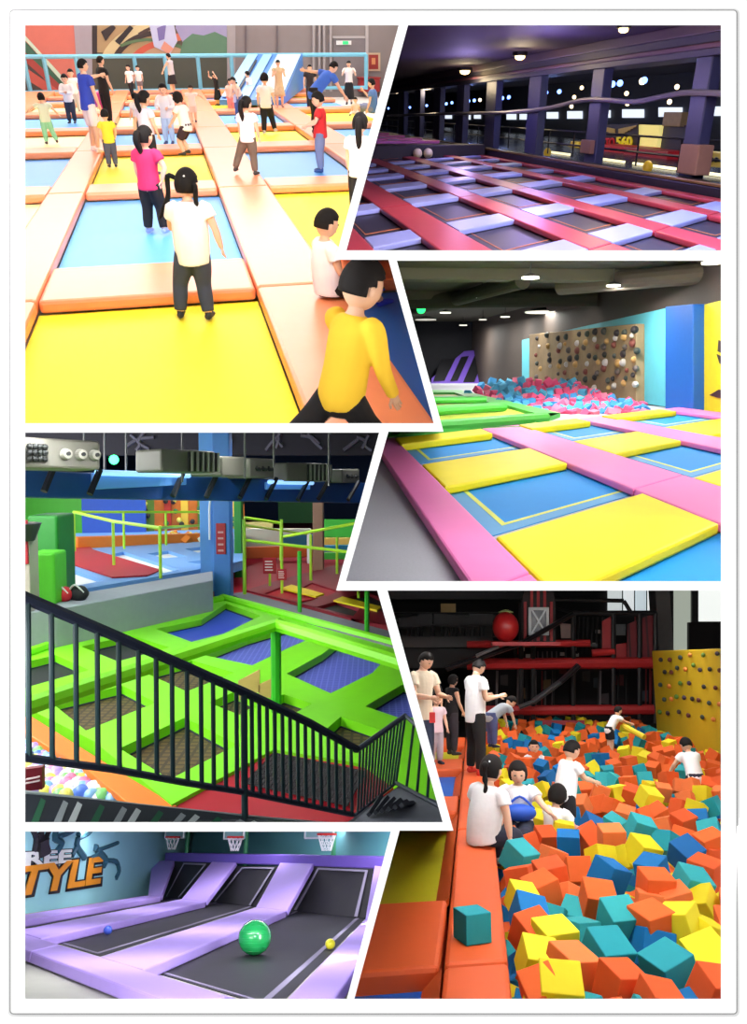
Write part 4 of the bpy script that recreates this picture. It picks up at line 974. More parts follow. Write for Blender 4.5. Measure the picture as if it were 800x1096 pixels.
# green and yellow court further back
gs = [R.g(x, y) for x, y in ((380, 470), (560, 462), (600, 447), (494, 420.5), (380, 420))]
hs = [[(428, 459), (572, 447), (541, 437.5), (426, 444)], [(424, 441), (524, 435), (510, 429), (422, 431)], [(424, 427.5), (497, 427), (487, 423), (422, 423)], [(310, 461), (421, 458), (420, 444), (310, 448)]]
hp = [[R.g(x, y) for x, y in q] for q in hs]; c = cen(gs)
t = thing('green_court', 'green padded court with yellow beds behind the pink court', 'trampoline court', c)
obj('padding', holed(gs, hp, .01, .14, c), M('green_vinyl', (66, 182, 62), .5, .05), t)
for q in hp: obj('yellow_bed', prism(B(), [V(p.x-c.x, p.y-c.y, .02) for p in q], (0, 0, .02)), M('olive_yellow_bed', (176, 190, 40), .6), t)
for (xa, ya), (xb, yb) in (((421, 429), (520, 428)), ((421, 443), (540, 436)), ((425, 459), (585, 447))):
    a, b = R.g(xa, ya, .2)-c, R.g(xb, yb, .2)-c; obj('green_roll', tube(B(), [a, b], .13, 8), M('green_vinyl', (66, 182, 62)), t)
# long wall with the climbing panel
XW = R.g(772, 443.5).x
def x3(x, y, o=0): return R.wx(x, y, XW-o)
obj('wall_right', box(B(), 0, .3, 2, 85, -.2, 9), M('olive_wall', (72, 62, 56), .7), loc=V(XW, 0, 0), kind='structure')
def wp3(nm, pts, o, th, mat, **kw):
    P = [x3(x, y, o) for x, y in pts]; c = cen(P)
    return obj(nm, prism(B(), [p-c for p in P], (-th, 0, 0), kw.pop('bev', 0)), mat, loc=c, **kw), c
wp3('trim_cyan', [(560, 364), (728, 327), (728, 437), (560, 414)], 0, .06, M('cyan_wall', (94, 188, 204), .6), kind='structure')
wp3('wall_pad', [(727, 328), (758, 325.5), (758, 442), (727, 438)], 0, .5, M('royal_blue_pad', (14, 92, 180), .5), label='tall royal blue wall pad between the cyan wall and the yellow panel', cat='wall pad', bev=.04)
yp, yc = wp3('painted_wall_mat', [(758, 326), (900, 293), (900, 460), (758, 442)], 0, .12, M('yellow_panel', (222, 204, 20), .5), label='yellow wall panel with dark leaping figure marks', cat='wall panel')
for pts in (((770, 364), (778, 368), (778, 380), (769, 376)), ((768, 379), (778, 384), (778, 391), (771, 389)), ((760, 423), (770, 417), (779, 418), (779, 427), (770, 426))):
    obj('dark_mark', prism(B(), [x3(x, y, .14)-yc for x, y in pts], (-.02, 0, 0)), M('dark_paint', (50, 20, 30)), yp)
cw, cc = wp3('climbing_wall', [(573, 358), (690.5, 346.5), (690.5, 438), (573, 412)], .06, .35, M('sandstone_panel', (150, 126, 92), .8, .35, 1.5, bump=.5), label='sandstone coloured climbing wall covered in small holds', cat='climbing wall', bev=.03)
rg = random.Random(3); hc_ = [(40, 34, 36), (196, 190, 186), (120, 60, 50), (60, 66, 60), (190, 150, 90), (90, 80, 76)]
for i in range(11):
    for jx in range(8):
        x = 577+i*10.3+rg.uniform(-3, 3); y = 362-i*.9+jx*8.2+rg.uniform(-2.5, 2.5)
        P = x3(x, y, .43)-cc; s = rg.uniform(.1, .17)
        obj('climbing_hold', ball(B(), P, (s, s*1.3, s), 8, 6), M('hold_%d' % hc_[(i*3+jx) % 6][0], hc_[(i*3+jx) % 6], .6), cw, smooth=True)
# far wall, column, ramps
YW = R.g(520, 412).y*1.15
def y3(x, y, o=0): return R.wy(x, y, YW-o)
obj('wall_back', box(B(), -60, 60, 0, .3, -.2, 12), M('navy_wall', (20, 22, 34), .7), loc=V(0, YW, 0), kind='structure')
def bk(nm, pts, o, th, mat, **kw):
    P = [y3(x, y, o) for x, y in pts]; c = cen(P)
    return obj(nm, prism(B(), [p-c for p in P], (0, -th, 0)), mat, loc=c, **kw), c
bk('trim_teal', [(506, 352), (575, 352), (575, 405), (506, 405)], 0, .06, M('teal_wall', (62, 140, 160), .6), kind='structure')
bk('padded_column', [(554, 352), (567, 352), (567, 408), (554, 408)], .1, .8, M('deep_blue_pad', (24, 78, 176), .5), label='deep blue padded column between the ramps and the climbing wall', cat='column')
rt = thing('ramp_trampolines', 'row of violet framed ramp trampolines leaning on the dark wall', 'ramp trampoline', y3(510, 412, 3)); ro = y3(510, 412, 3)
VIO = M('pad_painted_violet_light3', (116, 84, 196), .5)
def rp3(pts, o, nm, mat, th=.15):
    P = [R.wy(x, y, YW-o-(y-370)*.07)-ro for x, y in pts]; obj(nm, prism(B(), P, (0, -.05, 0)), mat, rt)
rp3([(497, 376), (553, 369.5), (534, 410), (462, 413), (462, 405)], .5, 'padded_frame', VIO)
for q in ([(527, 379), (541, 378), (529, 408), (515, 409)], [(508, 381), (520, 380), (507, 410), (495, 411)], [(494, 382), (502, 381), (490, 407), (482, 408)], [(472, 385), (488, 383), (476, 407), (464, 408)]):
    rp3(q, .62, 'black_bed', M('black_bed3', (20, 20, 26), .5))
rp3([(455, 410), (512, 409), (510, 413), (455, 414)], 1.1, 'front_roll', VIO); rp3([(455, 416), (507, 414), (504, 418), (455, 420)], 1.6, 'front_roll', VIO)
pq = [R.wy(553, 369.5, YW-.4)-ro, R.wy(556, 407, YW-.2)-ro, R.wy(533, 410, YW-3.2)-ro]
obj('side_panel', prism(B(), pq, (.1, 0, 0)), M('deep_blue_pad', (24, 78, 176)), rt)
# foam pit: heap of pink and blue cubes
fm = {'pink': [foam(.42, M('foam_pink', (232, 84, 130), .8, .04)), foam(.42, M('foam_rose', (240, 120, 150), .8, .04))], 'blue': [foam(.42, M('foam_sky', (84, 176, 216), .8, .04)), foam(.42, M('foam_blue', (60, 146, 206), .8, .04))]}
def heap_top(x): return 406+abs(x-540)*.04+ (6 if x < 520 else 0) + max(0, (x-600))*.03
pts3 = []; y = 443.0
while y > 406:
    base = y; x = 500+max(0, (420.5-y))*0
    lx = 494+(y-420.5)*3.9 if y > 420.5 else 508-(420-y)*-.6
    x = lx+3
    while x < 694:
        if y > heap_top(x): pts3.append((x+rg.uniform(-2, 2), y+rg.uniform(-1.2, 1.2)))
        x += 8.6
    y -= 4.2
zones = lambda x, y: ('at the edge of the green court' if x < 545 else 'below the sandstone climbing wall' if x > 610 else 'in the middle of the heap')
rest3 = []
for i, (x, y) in enumerate(pts3):
    if y > 421+ (x-494)/3.9*0.97+1.5 and x < 582: continue
    bb = 446 if x > 590 else 423+(x-494)*.25
    d0 = R.g(x, min(max(y, 421)+2.5, 441)); d = d0.y
    t_ = max(0, min(1, (bb-y)/30)); yy = R.g(x, bb).y*(1+.55*t_)
    P = R.wy(x, y, yy)
    P.x = min(P.x, XW-.75)
    w = R.px(P)[2]; sc = (8.5+rg.uniform(-1, 1.5)+max(0, (y-425))*.12)*w/F/.42/1.25
    k = 'pink' if rg.random() < (.4 if x < 560 else .6) else 'blue'
    if y < 424 and (len(rest3) or 1) and rg.random() < .62: rest3.append((P, sc, k)); continue
    proto_copy('foam_cube', rg.choice(fm[k]), P, rndrot(rg), '%s foam cube in the pink and blue heap, %s' % (k, zones(x, y)), 'foam cube', '%s foam cubes %s' % (k, zones(x, y)), sc)
fill = B()
for P, sc, k in rest3:
    g_ = bmesh.ops.create_cube(fill, size=.42*sc, matrix=Matrix.Translation(P) @ rndrot(rg).to_matrix().to_4x4())
    for v in g_['verts']:
        for f in v.link_faces: f.material_index = 0 if k == 'pink' else 1
obj('heaped_foam', fill, [fm['pink'][0].materials[0], fm['blue'][0].materials[0]], kind='stuff', label='far side of the heap of pink and blue foam cubes', cat='foam')
hb = [R.g(x, y) for x, y in ((500, 422), (585, 444), (690, 446), (690, 432), (560, 418))]
P = [R.g(x, y) for x, y in ((500, 421), (590, 445), (700, 446))]
# ceiling with ducts and lamps
CZ = 4.4
obj('ceiling', box(B(), -60, 60, 1, 90, 0, .3), M('olive_ceiling', (70, 68, 54), .8, .3, .15), loc=V(0, 0, CZ+.5), kind='structure')
for i, (xa, ya, xb, yb, r, col, l) in enumerate(((405, 322, 640, 318, .4, (62, 62, 52), 'long thin duct crossing above the green court'), (560, 300, 440, 334, .3, (66, 64, 52), 'slanting duct running toward the ramps'), (600, 306, 830, 286, .35, (96, 88, 78), 'pale duct running above the climbing wall'), (590, 327, 800, 300, .3, (70, 60, 56), 'dark duct just above the cyan wall'), (640, 336, 540, 346, .5, (44, 44, 52), 'short dark duct above the deep blue column'))):
    a = R.g(xa, ya, CZ+.1); b = R.g(xb, yb, CZ+.1)
    obj('air_duct', tube(B(), [V(0, 0, 0), b-a], r, 14), M('duct_%d' % i, col, .7, spec=.2), loc=a, label=l, cat='duct', smooth=False)
for i, (ya, yb) in enumerate(((16, 17.2), (22, 23), (29, 30), (38, 39.5))):
    obj('beam', box(B(), -30, 50, ya, yb, CZ+.1, CZ+.5, .02), M('ceiling_beam', (92, 90, 74), .8, .15, .6), kind='structure')
for i, (x, y, w, br) in enumerate(((568, 297, 20, 5), (516, 318, 13, .6), (592, 324, 13, 2), (583, 334, 44, 1.6), (477, 334.5, 13, 2.2), (541, 339, 11, 2), (517, 342, 9, 1.5), (496, 348, 9, 2), (456, 342, 24, .6), (657, 305.5, 16, 4), (762, 281, 22, 4), (510, 327, 26, .5))):
    P = R.g(x, y, CZ-.1); d = R.px(P)[2]; r = w/2*d/F
    t = thing('pendant_lamp', 'flat round lamp under the olive ceiling, %s' % ['brightest one above the foam heap', 'dim one hanging above the green court', 'small one left of the climbing wall', 'widest one above the deep blue column', 'small one near the green light', 'small one above the ramps', 'tiny one above the violet ramps', 'lowest one above the ramps', 'dim wide one by the slanting edge', 'one above the climbing wall', 'one above the blue wall pad', 'dim wide one in front of the ramps'][i], 'lamp', P)
    obj('shade', tube(B(), [V(0, 0, .12*r+.1), V(0, 0, .02)], [r*.3, r], 18), M('lamp_shade_dark', (60, 60, 52), .5), t)
    obj('diffuser', tube(B(), [V(0, 0, .02), V(0, 0, -.04)], r*.93, 18), glow('lamp_white_%d' % int(br*10), (255, 252, 235), br*.6), t)
    if i not in (1, 8, 11):
        l_ = bpy.data.lights.new('lamp_light', 'AREA'); l_.shape = 'DISK'; l_.size = r*1.8; l_.energy = (320, 0, 180, 260, 330, 200, 220, 500, 0, 300, 130, 0)[i]; l_.color = (1, .98, .92)
        lo = bpy.data.objects.new('lamp_light', l_); C.objects.link(lo); lo.matrix_world = R.M @ Matrix.Translation(P+V(0, 0, -.06))
    obj('cord', bar(B(), V(0, 0, .1), V(0, 0, .6), .02, 5), M('lamp_shade_dark', (60, 60, 52)), t)
P = R.g(451, 331, CZ-.2)
obj('green_signal_lamp', ball(B(), (0, 0, 0), .22, 10, 8), glow('green_lamp', (40, 240, 110), 3), loc=P, label='small glowing green lamp by the slanting edge under the ceiling', cat='lamp', smooth=True)
top_strips(426, 770, 277.4, (6, 10, 15, 20, 24), (45, 80, 180, 280, 350), (0, .25, -1), (1, .98, .96))
area('hall_fill', (7, 9, 2.1), (-.85, .1, -.6), 6, 1.2, 150, (1, .99, .98))  # added side and front fill, out of view
area('hall_fill', (10, 16, 2.7), (-.8, .3, -.5), 6, 1.4, 220, (1, .98, .96))
area('hall_fill', (2.8, 4.8, 1.9), (-.1, 1, -.5), 2, .6, 80, (1, .98, .98))
for d_, w_ in ((14, 200), (20, 420), (27, 900), (36, 1300)): edge_strip(424, 288, 466, 448, d_, w_, (1, .35, .1), (1, .98, .95))
SHELLS.append((R3, M('partition_grey', (120, 118, 122), .8)))
# ================================================================ hall 4: stair railing over a lime green court
R4.h = 4.3; R4.__init__(495, 4.3, 400, R4.clips, R4.shell, 80)
use(R4)
LIME = M('lime_vinyl', (128, 226, 30), .45, .05, 3, bump=.06, spec=.3); RD4 = M('crimson_vinyl', (168, 22, 40), .5, .08, 4, spec=.3); SKY4 = M('pale_blue_vinyl', (106, 160, 222), .5, .05)
WHB = M('white_bed4', (222, 226, 222), .6, .06, 6); BK4 = M('black_mesh_bed', (24, 26, 32), .6)
VB = grid_mat('violet_mesh_bed', (72, 84, 178), (96, 108, 200), .12, .12); BR = grid_mat('brown_mesh_bed', (92, 74, 34), (56, 44, 24), .16, .16, .3, .3)
BLB = M('cobalt_bed', (22, 64, 196), .45, .06, 3)
def gl(pts, z=0): return [R.g(x, y, z) for x, y in pts]
DK = (46, 50, 64); DKM = M('rail_navy', (42, 48, 66), .45, .04, spec=.4)
floor('floor', [V(-30, 1, 0), V(40, 1, 0), V(40, 75, 0), V(-30, 75, 0)], M('crimson_floor', (150, 18, 34), .6, .1, 3), z=-1.2)
deck = [(-100, 730), (27, 702), (150, 660), (237, 639), (300, 656), (345, 668), (400, 684), (484, 708), (560, 740), (560, 900), (474, 868), (421, 839), (390, 818), (293, 802), (184, 861), (100, 793), (27, 757), (-100, 700+120)]
beds = [('cobalt', [(167, 673), (216, 663), (242, 646), (279, 659), (240, 678), (205, 687)], BLB, 'cobalt blue bed with a raised far end'),
        ('dark', [(87, 692), (140, 680), (182, 693), (126, 708)], BK4, 'black bed'), ('dark', [(18, 711), (59, 701), (95, 717), (24, 737)], BK4, 'black bed'),
        ('brown', [(55, 752), (131, 734), (167, 752), (92, 782)], BR, ''), ('brown', [(155, 720), (206, 707), (251, 720), (200, 740)], BR, ''),
        ('brown', [(128, 801), (198, 768), (254, 797), (182, 834)], BR, ''), ('violet', [(218, 701), (265, 683), (307, 671), (341, 680), (312, 692), (270, 712)], VB, ''),
        ('violet', [(307, 721), (345, 700), (362, 687), (415, 703), (399, 720), (354, 742)], VB, ''), ('violet', [(391, 756), (432, 732), (470, 742), (470, 768), (427, 768)], VB, ''),
        ('brown', [(290, 750), (304, 743), (334, 753), (309, 767)], BR, ''), ('brown', [(345, 784), (365, 767), (409, 782), (380, 806)], BR, ''), ('brown', [(224, 752), (252, 740), (279, 752), (256, 765)], BR, ''),
        ('dark', [(287, 669), (300, 661), (307, 665), (296, 672)], BK4, '')]
do = gl(deck); c = cen(do)
dk = thing('padded_deck', 'lime green padded deck of the big trampoline court below the stair railing', 'trampoline court', c)
LB = [('blue', 'cobalt blue trampoline with a raised far end, on the lime green deck'), ('b', 'black trampoline on the lime deck behind the third railing bar'), ('b', 'black trampoline on the lime deck at the left edge by the red ramp'),
      ('n', 'brown net trampoline nearest the ball pit'), ('n', 'brown net trampoline between the black and violet beds'), ('n', 'largest brown net trampoline, seen through the middle of the stair railing'),
      ('v', 'violet blue trampoline beside the cobalt one'), ('v', 'violet blue trampoline in the centre of the far row'), ('v', 'violet blue trampoline by the slanting edge'),
      ('n', 'small brown net trampoline right of the lime post'), ('n', 'brown net trampoline above the corner of the stair railing'), ('n', 'brown net trampoline half hidden by the cardboard'), ('b', 'tiny black gap bed at the top of the lime deck')]
hl = [gl(b[1]) for b in beds]
obj('padding', holed(do, hl, -.5, 0, c), LIME, dk)
for (nm_, px_, mt, _), q0, (k, lab) in zip(beds, hl, LB):
    cc = cen(q0); t = thing('trampoline', lab, 'trampoline', (cc.x, cc.y, -.33))
    obj('jumping_bed', prism(B(), [V(p.x-cc.x, p.y-cc.y, .13) for p in q0], (0, 0, .02)), mt, t)
    e0 = [p+(cc-p)*.0 for p in q0]; e1 = [p+(cc-p)*.035 for p in q0]
    obj('dark_hem', holed(e0, [e1], .15, .17, cc), M('hem_dark', (30, 40, 60), .6), t)
# raised seams of the deck: lime rolls following the grid
for i, (a, b, l) in enumerate((((27, 700), (150, 658), 'far edge by the red ramp'), ((237, 639), (484, 706), 'far edge by the grey walkway'), ((150, 660), (237, 641), 'far edge beyond the cobalt bed'))):
    p, q_ = R.g(*a, .05), R.g(*b, .05)
    obj('edge_roll', tube(B(), [V(0, 0, 0), q_-p], .12, 8), LIME, loc=p, label='lime green edge roll of the deck, %s' % l, cat='edge pad')
# lime guard rail of the court (horizontal tubes on posts)
gr4 = thing('court_rail', 'thick lime green rail on a post crossing over the middle of the court', 'railing', R.g(296, 762)); go = R.g(296, 762)
apx = go+V(0, 0, R.up(go, 669))
pA = R.pl(27, 757, apx, (0, 0, 1)); pB = R.pl(480, 725, apx, (0, 0, 1))
obj('rail', tube(B(), [pA-go+(pA-apx)*.3, apx-go], .11, 8), LIME, gr4); obj('rail', tube(B(), [apx-go, pB-go+(pB-apx)*.3], .11, 8), LIME, gr4)
obj('post', tube(B(), [V(0, 0, -.1), apx-go], .09, 8), M('green_paint', (50, 170, 40), .4), gr4)
# red ramp strip between the ledge and the deck
rs_ = [(27, 655), (60, 655), (150, 640), (186, 628), (225, 621), (330, 585), (430, 590), (430, 625), (300, 648), (237, 636), (150, 657), (27, 700), (-100, 740), (-100, 660)]
slab('red_ramp', gl(rs_), -1.15, .02, RD4, 'crimson carpeted ramp between the grey ledge and the lime deck', 'ramp', bev=.01)
gw = gl([(245, 636), (262, 634), (420, 677), (484, 690), (484, 706), (420, 692), (300, 658)], .03)
slab('grey_walkway', gw, -.1, .05, M('grey_walk', (122, 124, 132), .8), 'grey walkway strip between the lime deck and the dark red court', 'walkway', bev=.01)
# dark red court far right
rc = gl([(263, 633), (300, 622), (360, 606), (440, 612), (484, 650), (484, 688), (420, 672)], .03); c = cen(rc)
bb = [[(283, 637), (303, 629), (342, 642), (322, 648)], [(321, 632), (334, 625), (362, 634), (350, 640)], [(337, 652), (361, 645), (385, 653), (376, 664)], [(372, 641), (395, 636), (408, 642), (408, 652), (392, 649)]]
t = thing('red_court', 'dark red padded court with black beds and yellow strips beyond the walkway', 'trampoline court', c)
obj('padding', holed(rc, [gl(q, .03) for q in bb], -.15, .05, c), M('dark_red_vinyl', (128, 18, 36), .5, .06), t)
for q in bb: obj('black_bed', prism(B(), [V(p.x-c.x, p.y-c.y, -.08) for p in gl(q)], (0, 0, .02)), BK4, t)
for q in ([(301, 632), (312, 628), (347, 638), (338, 641)], [(357, 645), (367, 641), (408, 652), (404, 656)]):
    obj('yellow_strip', prism(B(), [V(p.x-c.x, p.y-c.y, .05) for p in gl(q, .05)], (0, 0, .05)), M('yellow_strip4', (232, 206, 30), .5), t)
# grey ledge on the left with the pale blue court above it
lz = .9
def pz(x, y, z): return R.g(x, y, z)
lt = [(20, 660), (27, 647), (65, 642), (120, 625), (205, 613), (228, 618), (228, 624), (60, 650)]
l0 = [pz(x, y, lz) for x, y in ((-120, 655), (63, 639), (228, 611), (228, 621), (60, 652), (-120, 672))]
c = cen(l0)
obj('grey_ledge', prism(B(), [V(p.x-c.x, p.y-c.y, 0) for p in l0], (0, 0, -1.2), .03), M('ledge_grey', (150, 156, 166), .7, .06), loc=V(c.x, c.y, lz), label='long grey ledge carrying the pale blue court above the crimson ramp', cat='ledge')
ct = [pz(x, y, lz) for x, y in ((-120, 640), (60, 636), (225, 608), (262, 600), (262, 566), (-120, 566))]; c = cen(ct)
pb = thing('pale_blue_court', 'pale blue padded court with white beds behind the lime railing', 'trampoline court', V(c.x, c.y, lz))
wbs = [[(68, 609), (73, 609), (112, 622), (68, 630)], [(104, 597), (132, 591), (192, 610), (176, 614)], [(158, 593), (180, 590), (200, 596), (176, 598)], [(198, 588), (215, 586), (228, 590), (212, 592)], [(200, 602), (218, 600), (240, 606), (230, 607)]]
hz = [[pz(x, y, lz) for x, y in q] for q in wbs]
obj('padding', holed(ct, hz, -.3, .02, c), SKY4, pb)
for q in hz: obj('white_bed', prism(B(), [V(p.x-c.x, p.y-c.y, -.12) for p in q], (0, 0, .02)), WHB, pb)
for q in ([(65, 577), (83, 577), (100, 590), (172, 612), (158, 618), (120, 620), (66, 602)],):
    obj('red_strip', prism(B(), [V(p.x-c.x, p.y-c.y, .03) for p in [pz(x, y, lz) for x, y in q]], (0, 0, .04)), RD4, pb)
t0 = pz(150, 583, lz); 
def upq(xa, ya, xb, yb, ta, tb, z, nm_, mat, th=.3, parent=None, **kw):
    """upright panel standing on the floor line a-b (height z) up to the image rows ta, tb"""
    A, Bp = pz(xa, ya, z), pz(xb, yb, z); ha, hb_ = R.up(A, ta), R.up(Bp, tb)
    n = (Bp-A).cross(V(0, 0, 1)).normalized()
    P = [A, Bp, Bp+V(0, 0, hb_), A+V(0, 0, ha)]; cc = cen([A, Bp])
    if n.y < 0: n = -n
    return obj(nm_, prism(B(), [p-cc for p in P], n*th, kw.pop('bev', .02)), mat, parent, loc=cc, **kw)
upq(83, 588, 250, 578, 575, 570, lz, 'orange_padded_wall', M('orange_pad4', (222, 122, 34), .5), .4, label='low orange padded wall behind the lime railing', cat='padded wall')
upq(-60, 571, 88, 571, 530, 530, lz, 'green_padded_wall', M('green_pad4', (84, 196, 40), .5, .1, 2), .4, label='green padded wall hanging under the blue beam', cat='padded wall')
upq(88, 571, 156, 570, 531, 531, lz, 'blue_padded_wall', M('blue_pad4', (48, 96, 196), .5, .06), .4, label='blue padded wall between the green and the orange patterned walls', cat='padded wall')
cw4 = upq(156, 569, 262, 566, 532, 532, lz, 'patterned_climbing_wall', M('orange_wall4', (206, 110, 30), .6, .35, 1.2), .4, label='orange and green patterned climbing wall behind the pale blue court', cat='climbing wall')
A_ = pz(156, 569, lz); B_ = pz(262, 566, lz); cc = cen([A_, B_]); hh_ = R.up(A_, 533); rg = random.Random(5)
for k in range(6):
    s0 = k/6+.02; u0 = (B_-A_)
    P = [A_+u0*s0-cc, A_+u0*(s0+.07)-cc, A_+u0*(s0+.07)-cc+V(0, 0, hh_), A_+u0*s0-cc+V(0, 0, hh_)]
    obj('painted_band', prism(B(), [p-V(0, .03, 0) for p in P], (0, -.05, 0)), M(('pattern_green', 'pattern_red', 'pattern_yellow')[k % 3], ((96, 130, 40), (190, 50, 30), (236, 190, 60))[k % 3], .6, .2, 1), cw4)
for k in range(26):
    s0 = rg.random(); u0 = (B_-A_); P = A_+u0*s0-cc+V(0, -.12, hh_*rg.uniform(.05, .95))
    obj('climbing_hold', ball(B(), P, .13, 8, 6), M('hold4_%d' % (k % 3), ((40, 30, 30), (240, 220, 90), (60, 110, 60))[k % 3]), cw4)
for k in range(46):
    x, y = rg.uniform(178, 226), rg.uniform(573, 578.5)
    P = pz(x, y, lz+.1); cn_ = ('yellow', 'orange', 'pale')[k % 3]
    if k >= 3 and k < 30: proto_copy('foam_cube', bpy.data.meshes[f4[k % 3]], P, rndrot(rg), '%s foam cube in the small pit under the patterned climbing wall' % cn_, 'foam cube', '%s foam cubes of the small far pit' % cn_)
    if k < 3:
        if k == 0: f4 = []
        m_ = foam(.34, M('foam4_'+cn_, ((244, 220, 90), (226, 130, 40), (240, 240, 210))[k % 3], .8, .04), 'foam_small'); f4.append(m_.name)
# lime railing around the pale blue court
LG = M('lime_paint', (170, 226, 50), .4)
lr = thing('lime_railing', 'thin lime railing with wire net around the pale blue court', 'railing', pz(80, 592, lz)); lo_ = pz(80, 592, lz)
ps = [((80, 592), 548), ((122, 607), 558), ((172, 619), 565)]
tp = []
for (f, ty) in ps:
    P = pz(*f, lz); H_ = R.up(P, ty); tp.append(P+V(0, 0, H_)-lo_); obj('post', bar(B(), P-lo_, P-lo_+V(0, 0, H_), .05, 6), LG, lr)
ps2 = [((133, 588), 548), ((178, 584), 548), ((219, 582), 548)]; tq = [tp[0]]
for (f, ty) in ps2:
    P = pz(*f, lz); H_ = R.up(P, ty); tq.append(P+V(0, 0, H_)-lo_); obj('post', bar(B(), P-lo_, P-lo_+V(0, 0, H_), .05, 6), LG, lr)
obj('top_rail', tube(B(), tp, .055, 6), LG, lr); obj('top_rail', tube(B(), tq, .055, 6), LG, lr)
pe = pz(172, 619, lz); P = R.at(219, 562, R.px(tp[2]+lo_)[2]*1.5)-lo_; obj('top_rail', tube(B(), [tp[2], P], .055, 6), LG, lr)
# green padded blocks at the left edge
for i, (a, b, y, t1, l) in enumerate(((30, 64, 638, 552, 'tall dark green padded block at the edge of the ledge'), (30, 60, 648, 592, 'low bright green padded block in front of the tall one'))):
    A, Bp = pz(a, y, lz), pz(b, y-1, lz); H_ = R.up(A, t1)
    cc = cen([A, Bp]); w_ = (Bp-A).length
    obj('padded_block', box(B(), -w_/2, w_/2, 0, 1.2 if i == 0 else .8, 0, H_, .06), M('green_block_%d' % i, ((26, 122, 34), (84, 190, 40))[i], .5, .08), loc=cc, label=l, cat='padded block')
A = pz(22, 654, lz); w_ = .5; H_ = R.up(A, 560)
pc = thing('pale_column', 'pale column with a dark cap and a red notice at the very edge', 'column', A)
obj('shaft', box(B(), -.25, .28, -.1, .4, 0, H_, .02), M('pale_column', (170, 160, 150), .7), pc)
obj('dark_cap', tube(B(), [V(0, 0, H_-.4), V(0, 0, H_)], [.35, .5], 14), M('cap_dark', (50, 50, 54), .6), pc)
obj('red_notice', box(B(), -.1, .27, -.16, -.1, 1.1, 2.1, .01), M('notice_red', (170, 20, 36), .5), pc)
for i, (x, y, col, l) in enumerate(((47, 640, (30, 60, 40), 'dark green'), (66, 643, (200, 30, 40), 'red'), (83, 642, (20, 20, 24), 'black'))):
    P = pz(x, y, lz); sh = thing('bag', '%s round bag lying on the grey ledge by the green blocks' % l, 'bag', P)
    obj('sack', ball(B(), (0, 0, .16), (.32, .2, .19), 14, 10, fn=lambda d: 1+.1*math.sin(5*d.x)), M('bag_%d' % i, col, .6, .1), sh, smooth=True)
    obj('strap', tube(B(), [V(-.2, -.12, .2), V(0, -.16, .4), V(.2, -.12, .2)], .025, 6, 4), M('strap_pale', (210, 210, 210), .6), sh, smooth=True)
# blue column and the others
def column4(x0, x1, yb, yt, z, col, nm_, l, **kw):
    A, Bp = pz(x0, yb, z), pz(x1, yb, z); w_ = (Bp-A).length; H_ = R.up(A, yt)
    t = thing(nm_, l, 'column', (A+Bp)/2)
    obj('shaft', box(B(), -w_/2, w_/2, 0, kw.get('d', w_), -.6, H_, .03), M('col_%d_%d' % (col[0], col[2]), col, .5, .05), t)
    return t, w_, H_
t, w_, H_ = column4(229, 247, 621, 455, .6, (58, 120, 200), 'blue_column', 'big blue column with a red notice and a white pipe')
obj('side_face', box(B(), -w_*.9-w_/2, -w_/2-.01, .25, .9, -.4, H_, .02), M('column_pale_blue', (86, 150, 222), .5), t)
obj('red_notice', box(B(), -w_*.32, w_*.25, -.06, -.0, R.up(pz(235, 621, .6), 593), R.up(pz(235, 621, .6), 560), .01), M('notice_red', (170, 20, 36), .5), t)
for k in range(4): obj('notice_writing', box(B(), -w_*.2, w_*.12, -.08, -.06, R.up(pz(235, 621, .6), 590-k*6.5), R.up(pz(235, 621, .6), 588-k*6.5), 0), M('faded_white', (200, 150, 150)), t)
obj('white_pipe', tube(B(), [V(-w_*.75, .1, R.up(pz(235, 621, .6), 578)), V(-w_*.75, .1, R.up(pz(235, 621, .6), 545)), V(-w_*.6, .1, R.up(pz(235, 621, .6), 520))], .035, 6), M('white_pipe', (220, 225, 230), .4), t)
column4(335, 346, 604, 530, .3, (150, 116, 92), 'brown_column', 'brown column with pale posts beside the far green nets', d=.8)
t, w_, H_ = column4(251, 259, 610, 530, .3, (30, 120, 36), 'green_column', 'dark green column just beyond the blue column', d=.5)
for x in (331, 338):
    P = pz(x, 603, .3); obj('white_post', bar(B(), V(0, 0, 0), V(0, 0, R.up(P, 572)), .08, 8), M('white_pipe', (220, 225, 230)), loc=P, label='short white post in front of the brown column, %s one' % ('first' if x == 331 else 'second'), cat='post')
# lime railing of the walkway
wr = thing('lime_railing', 'tall lime railing along the grey walkway beyond the lime deck', 'railing', pz(262, 636, .05)); wo = pz(262, 636, .05)
pts_ = [((262, 636), 556, 578), ((321, 655), 590, 592), ((393, 678), 560, 606)]
P_ = []
for f, ty, ym in pts_:
    P = pz(*f, .05); H_ = R.up(P, ty); P_.append((P-wo, H_)); obj('post', bar(B(), P-wo, P-wo+V(0, 0, H_), .06, 6), M('green_paint', (50, 170, 40)) if f[0] != 262 else LG, wr)
Y1 = R.px(P_[0][0]+wo)[2]
def atp(x, y, Y): return R.at(x, y, Y)-wo
for (xa, ya), (xb, yb), da, db_ in (((262, 554), (301, 560), 1, 1.05), ((262, 578), (420, 596), 1, .9), ((301, 575), (420, 553), 1.05, .9), ((301, 560), (301, 600), 1.05, 1.05), ((262, 562), (330, 572), 1.3, 1.4)):
    obj('rail', bar(B(), atp(xa, ya, Y1*da), atp(xb, yb, Y1*db_), .05, 6), LG, wr)
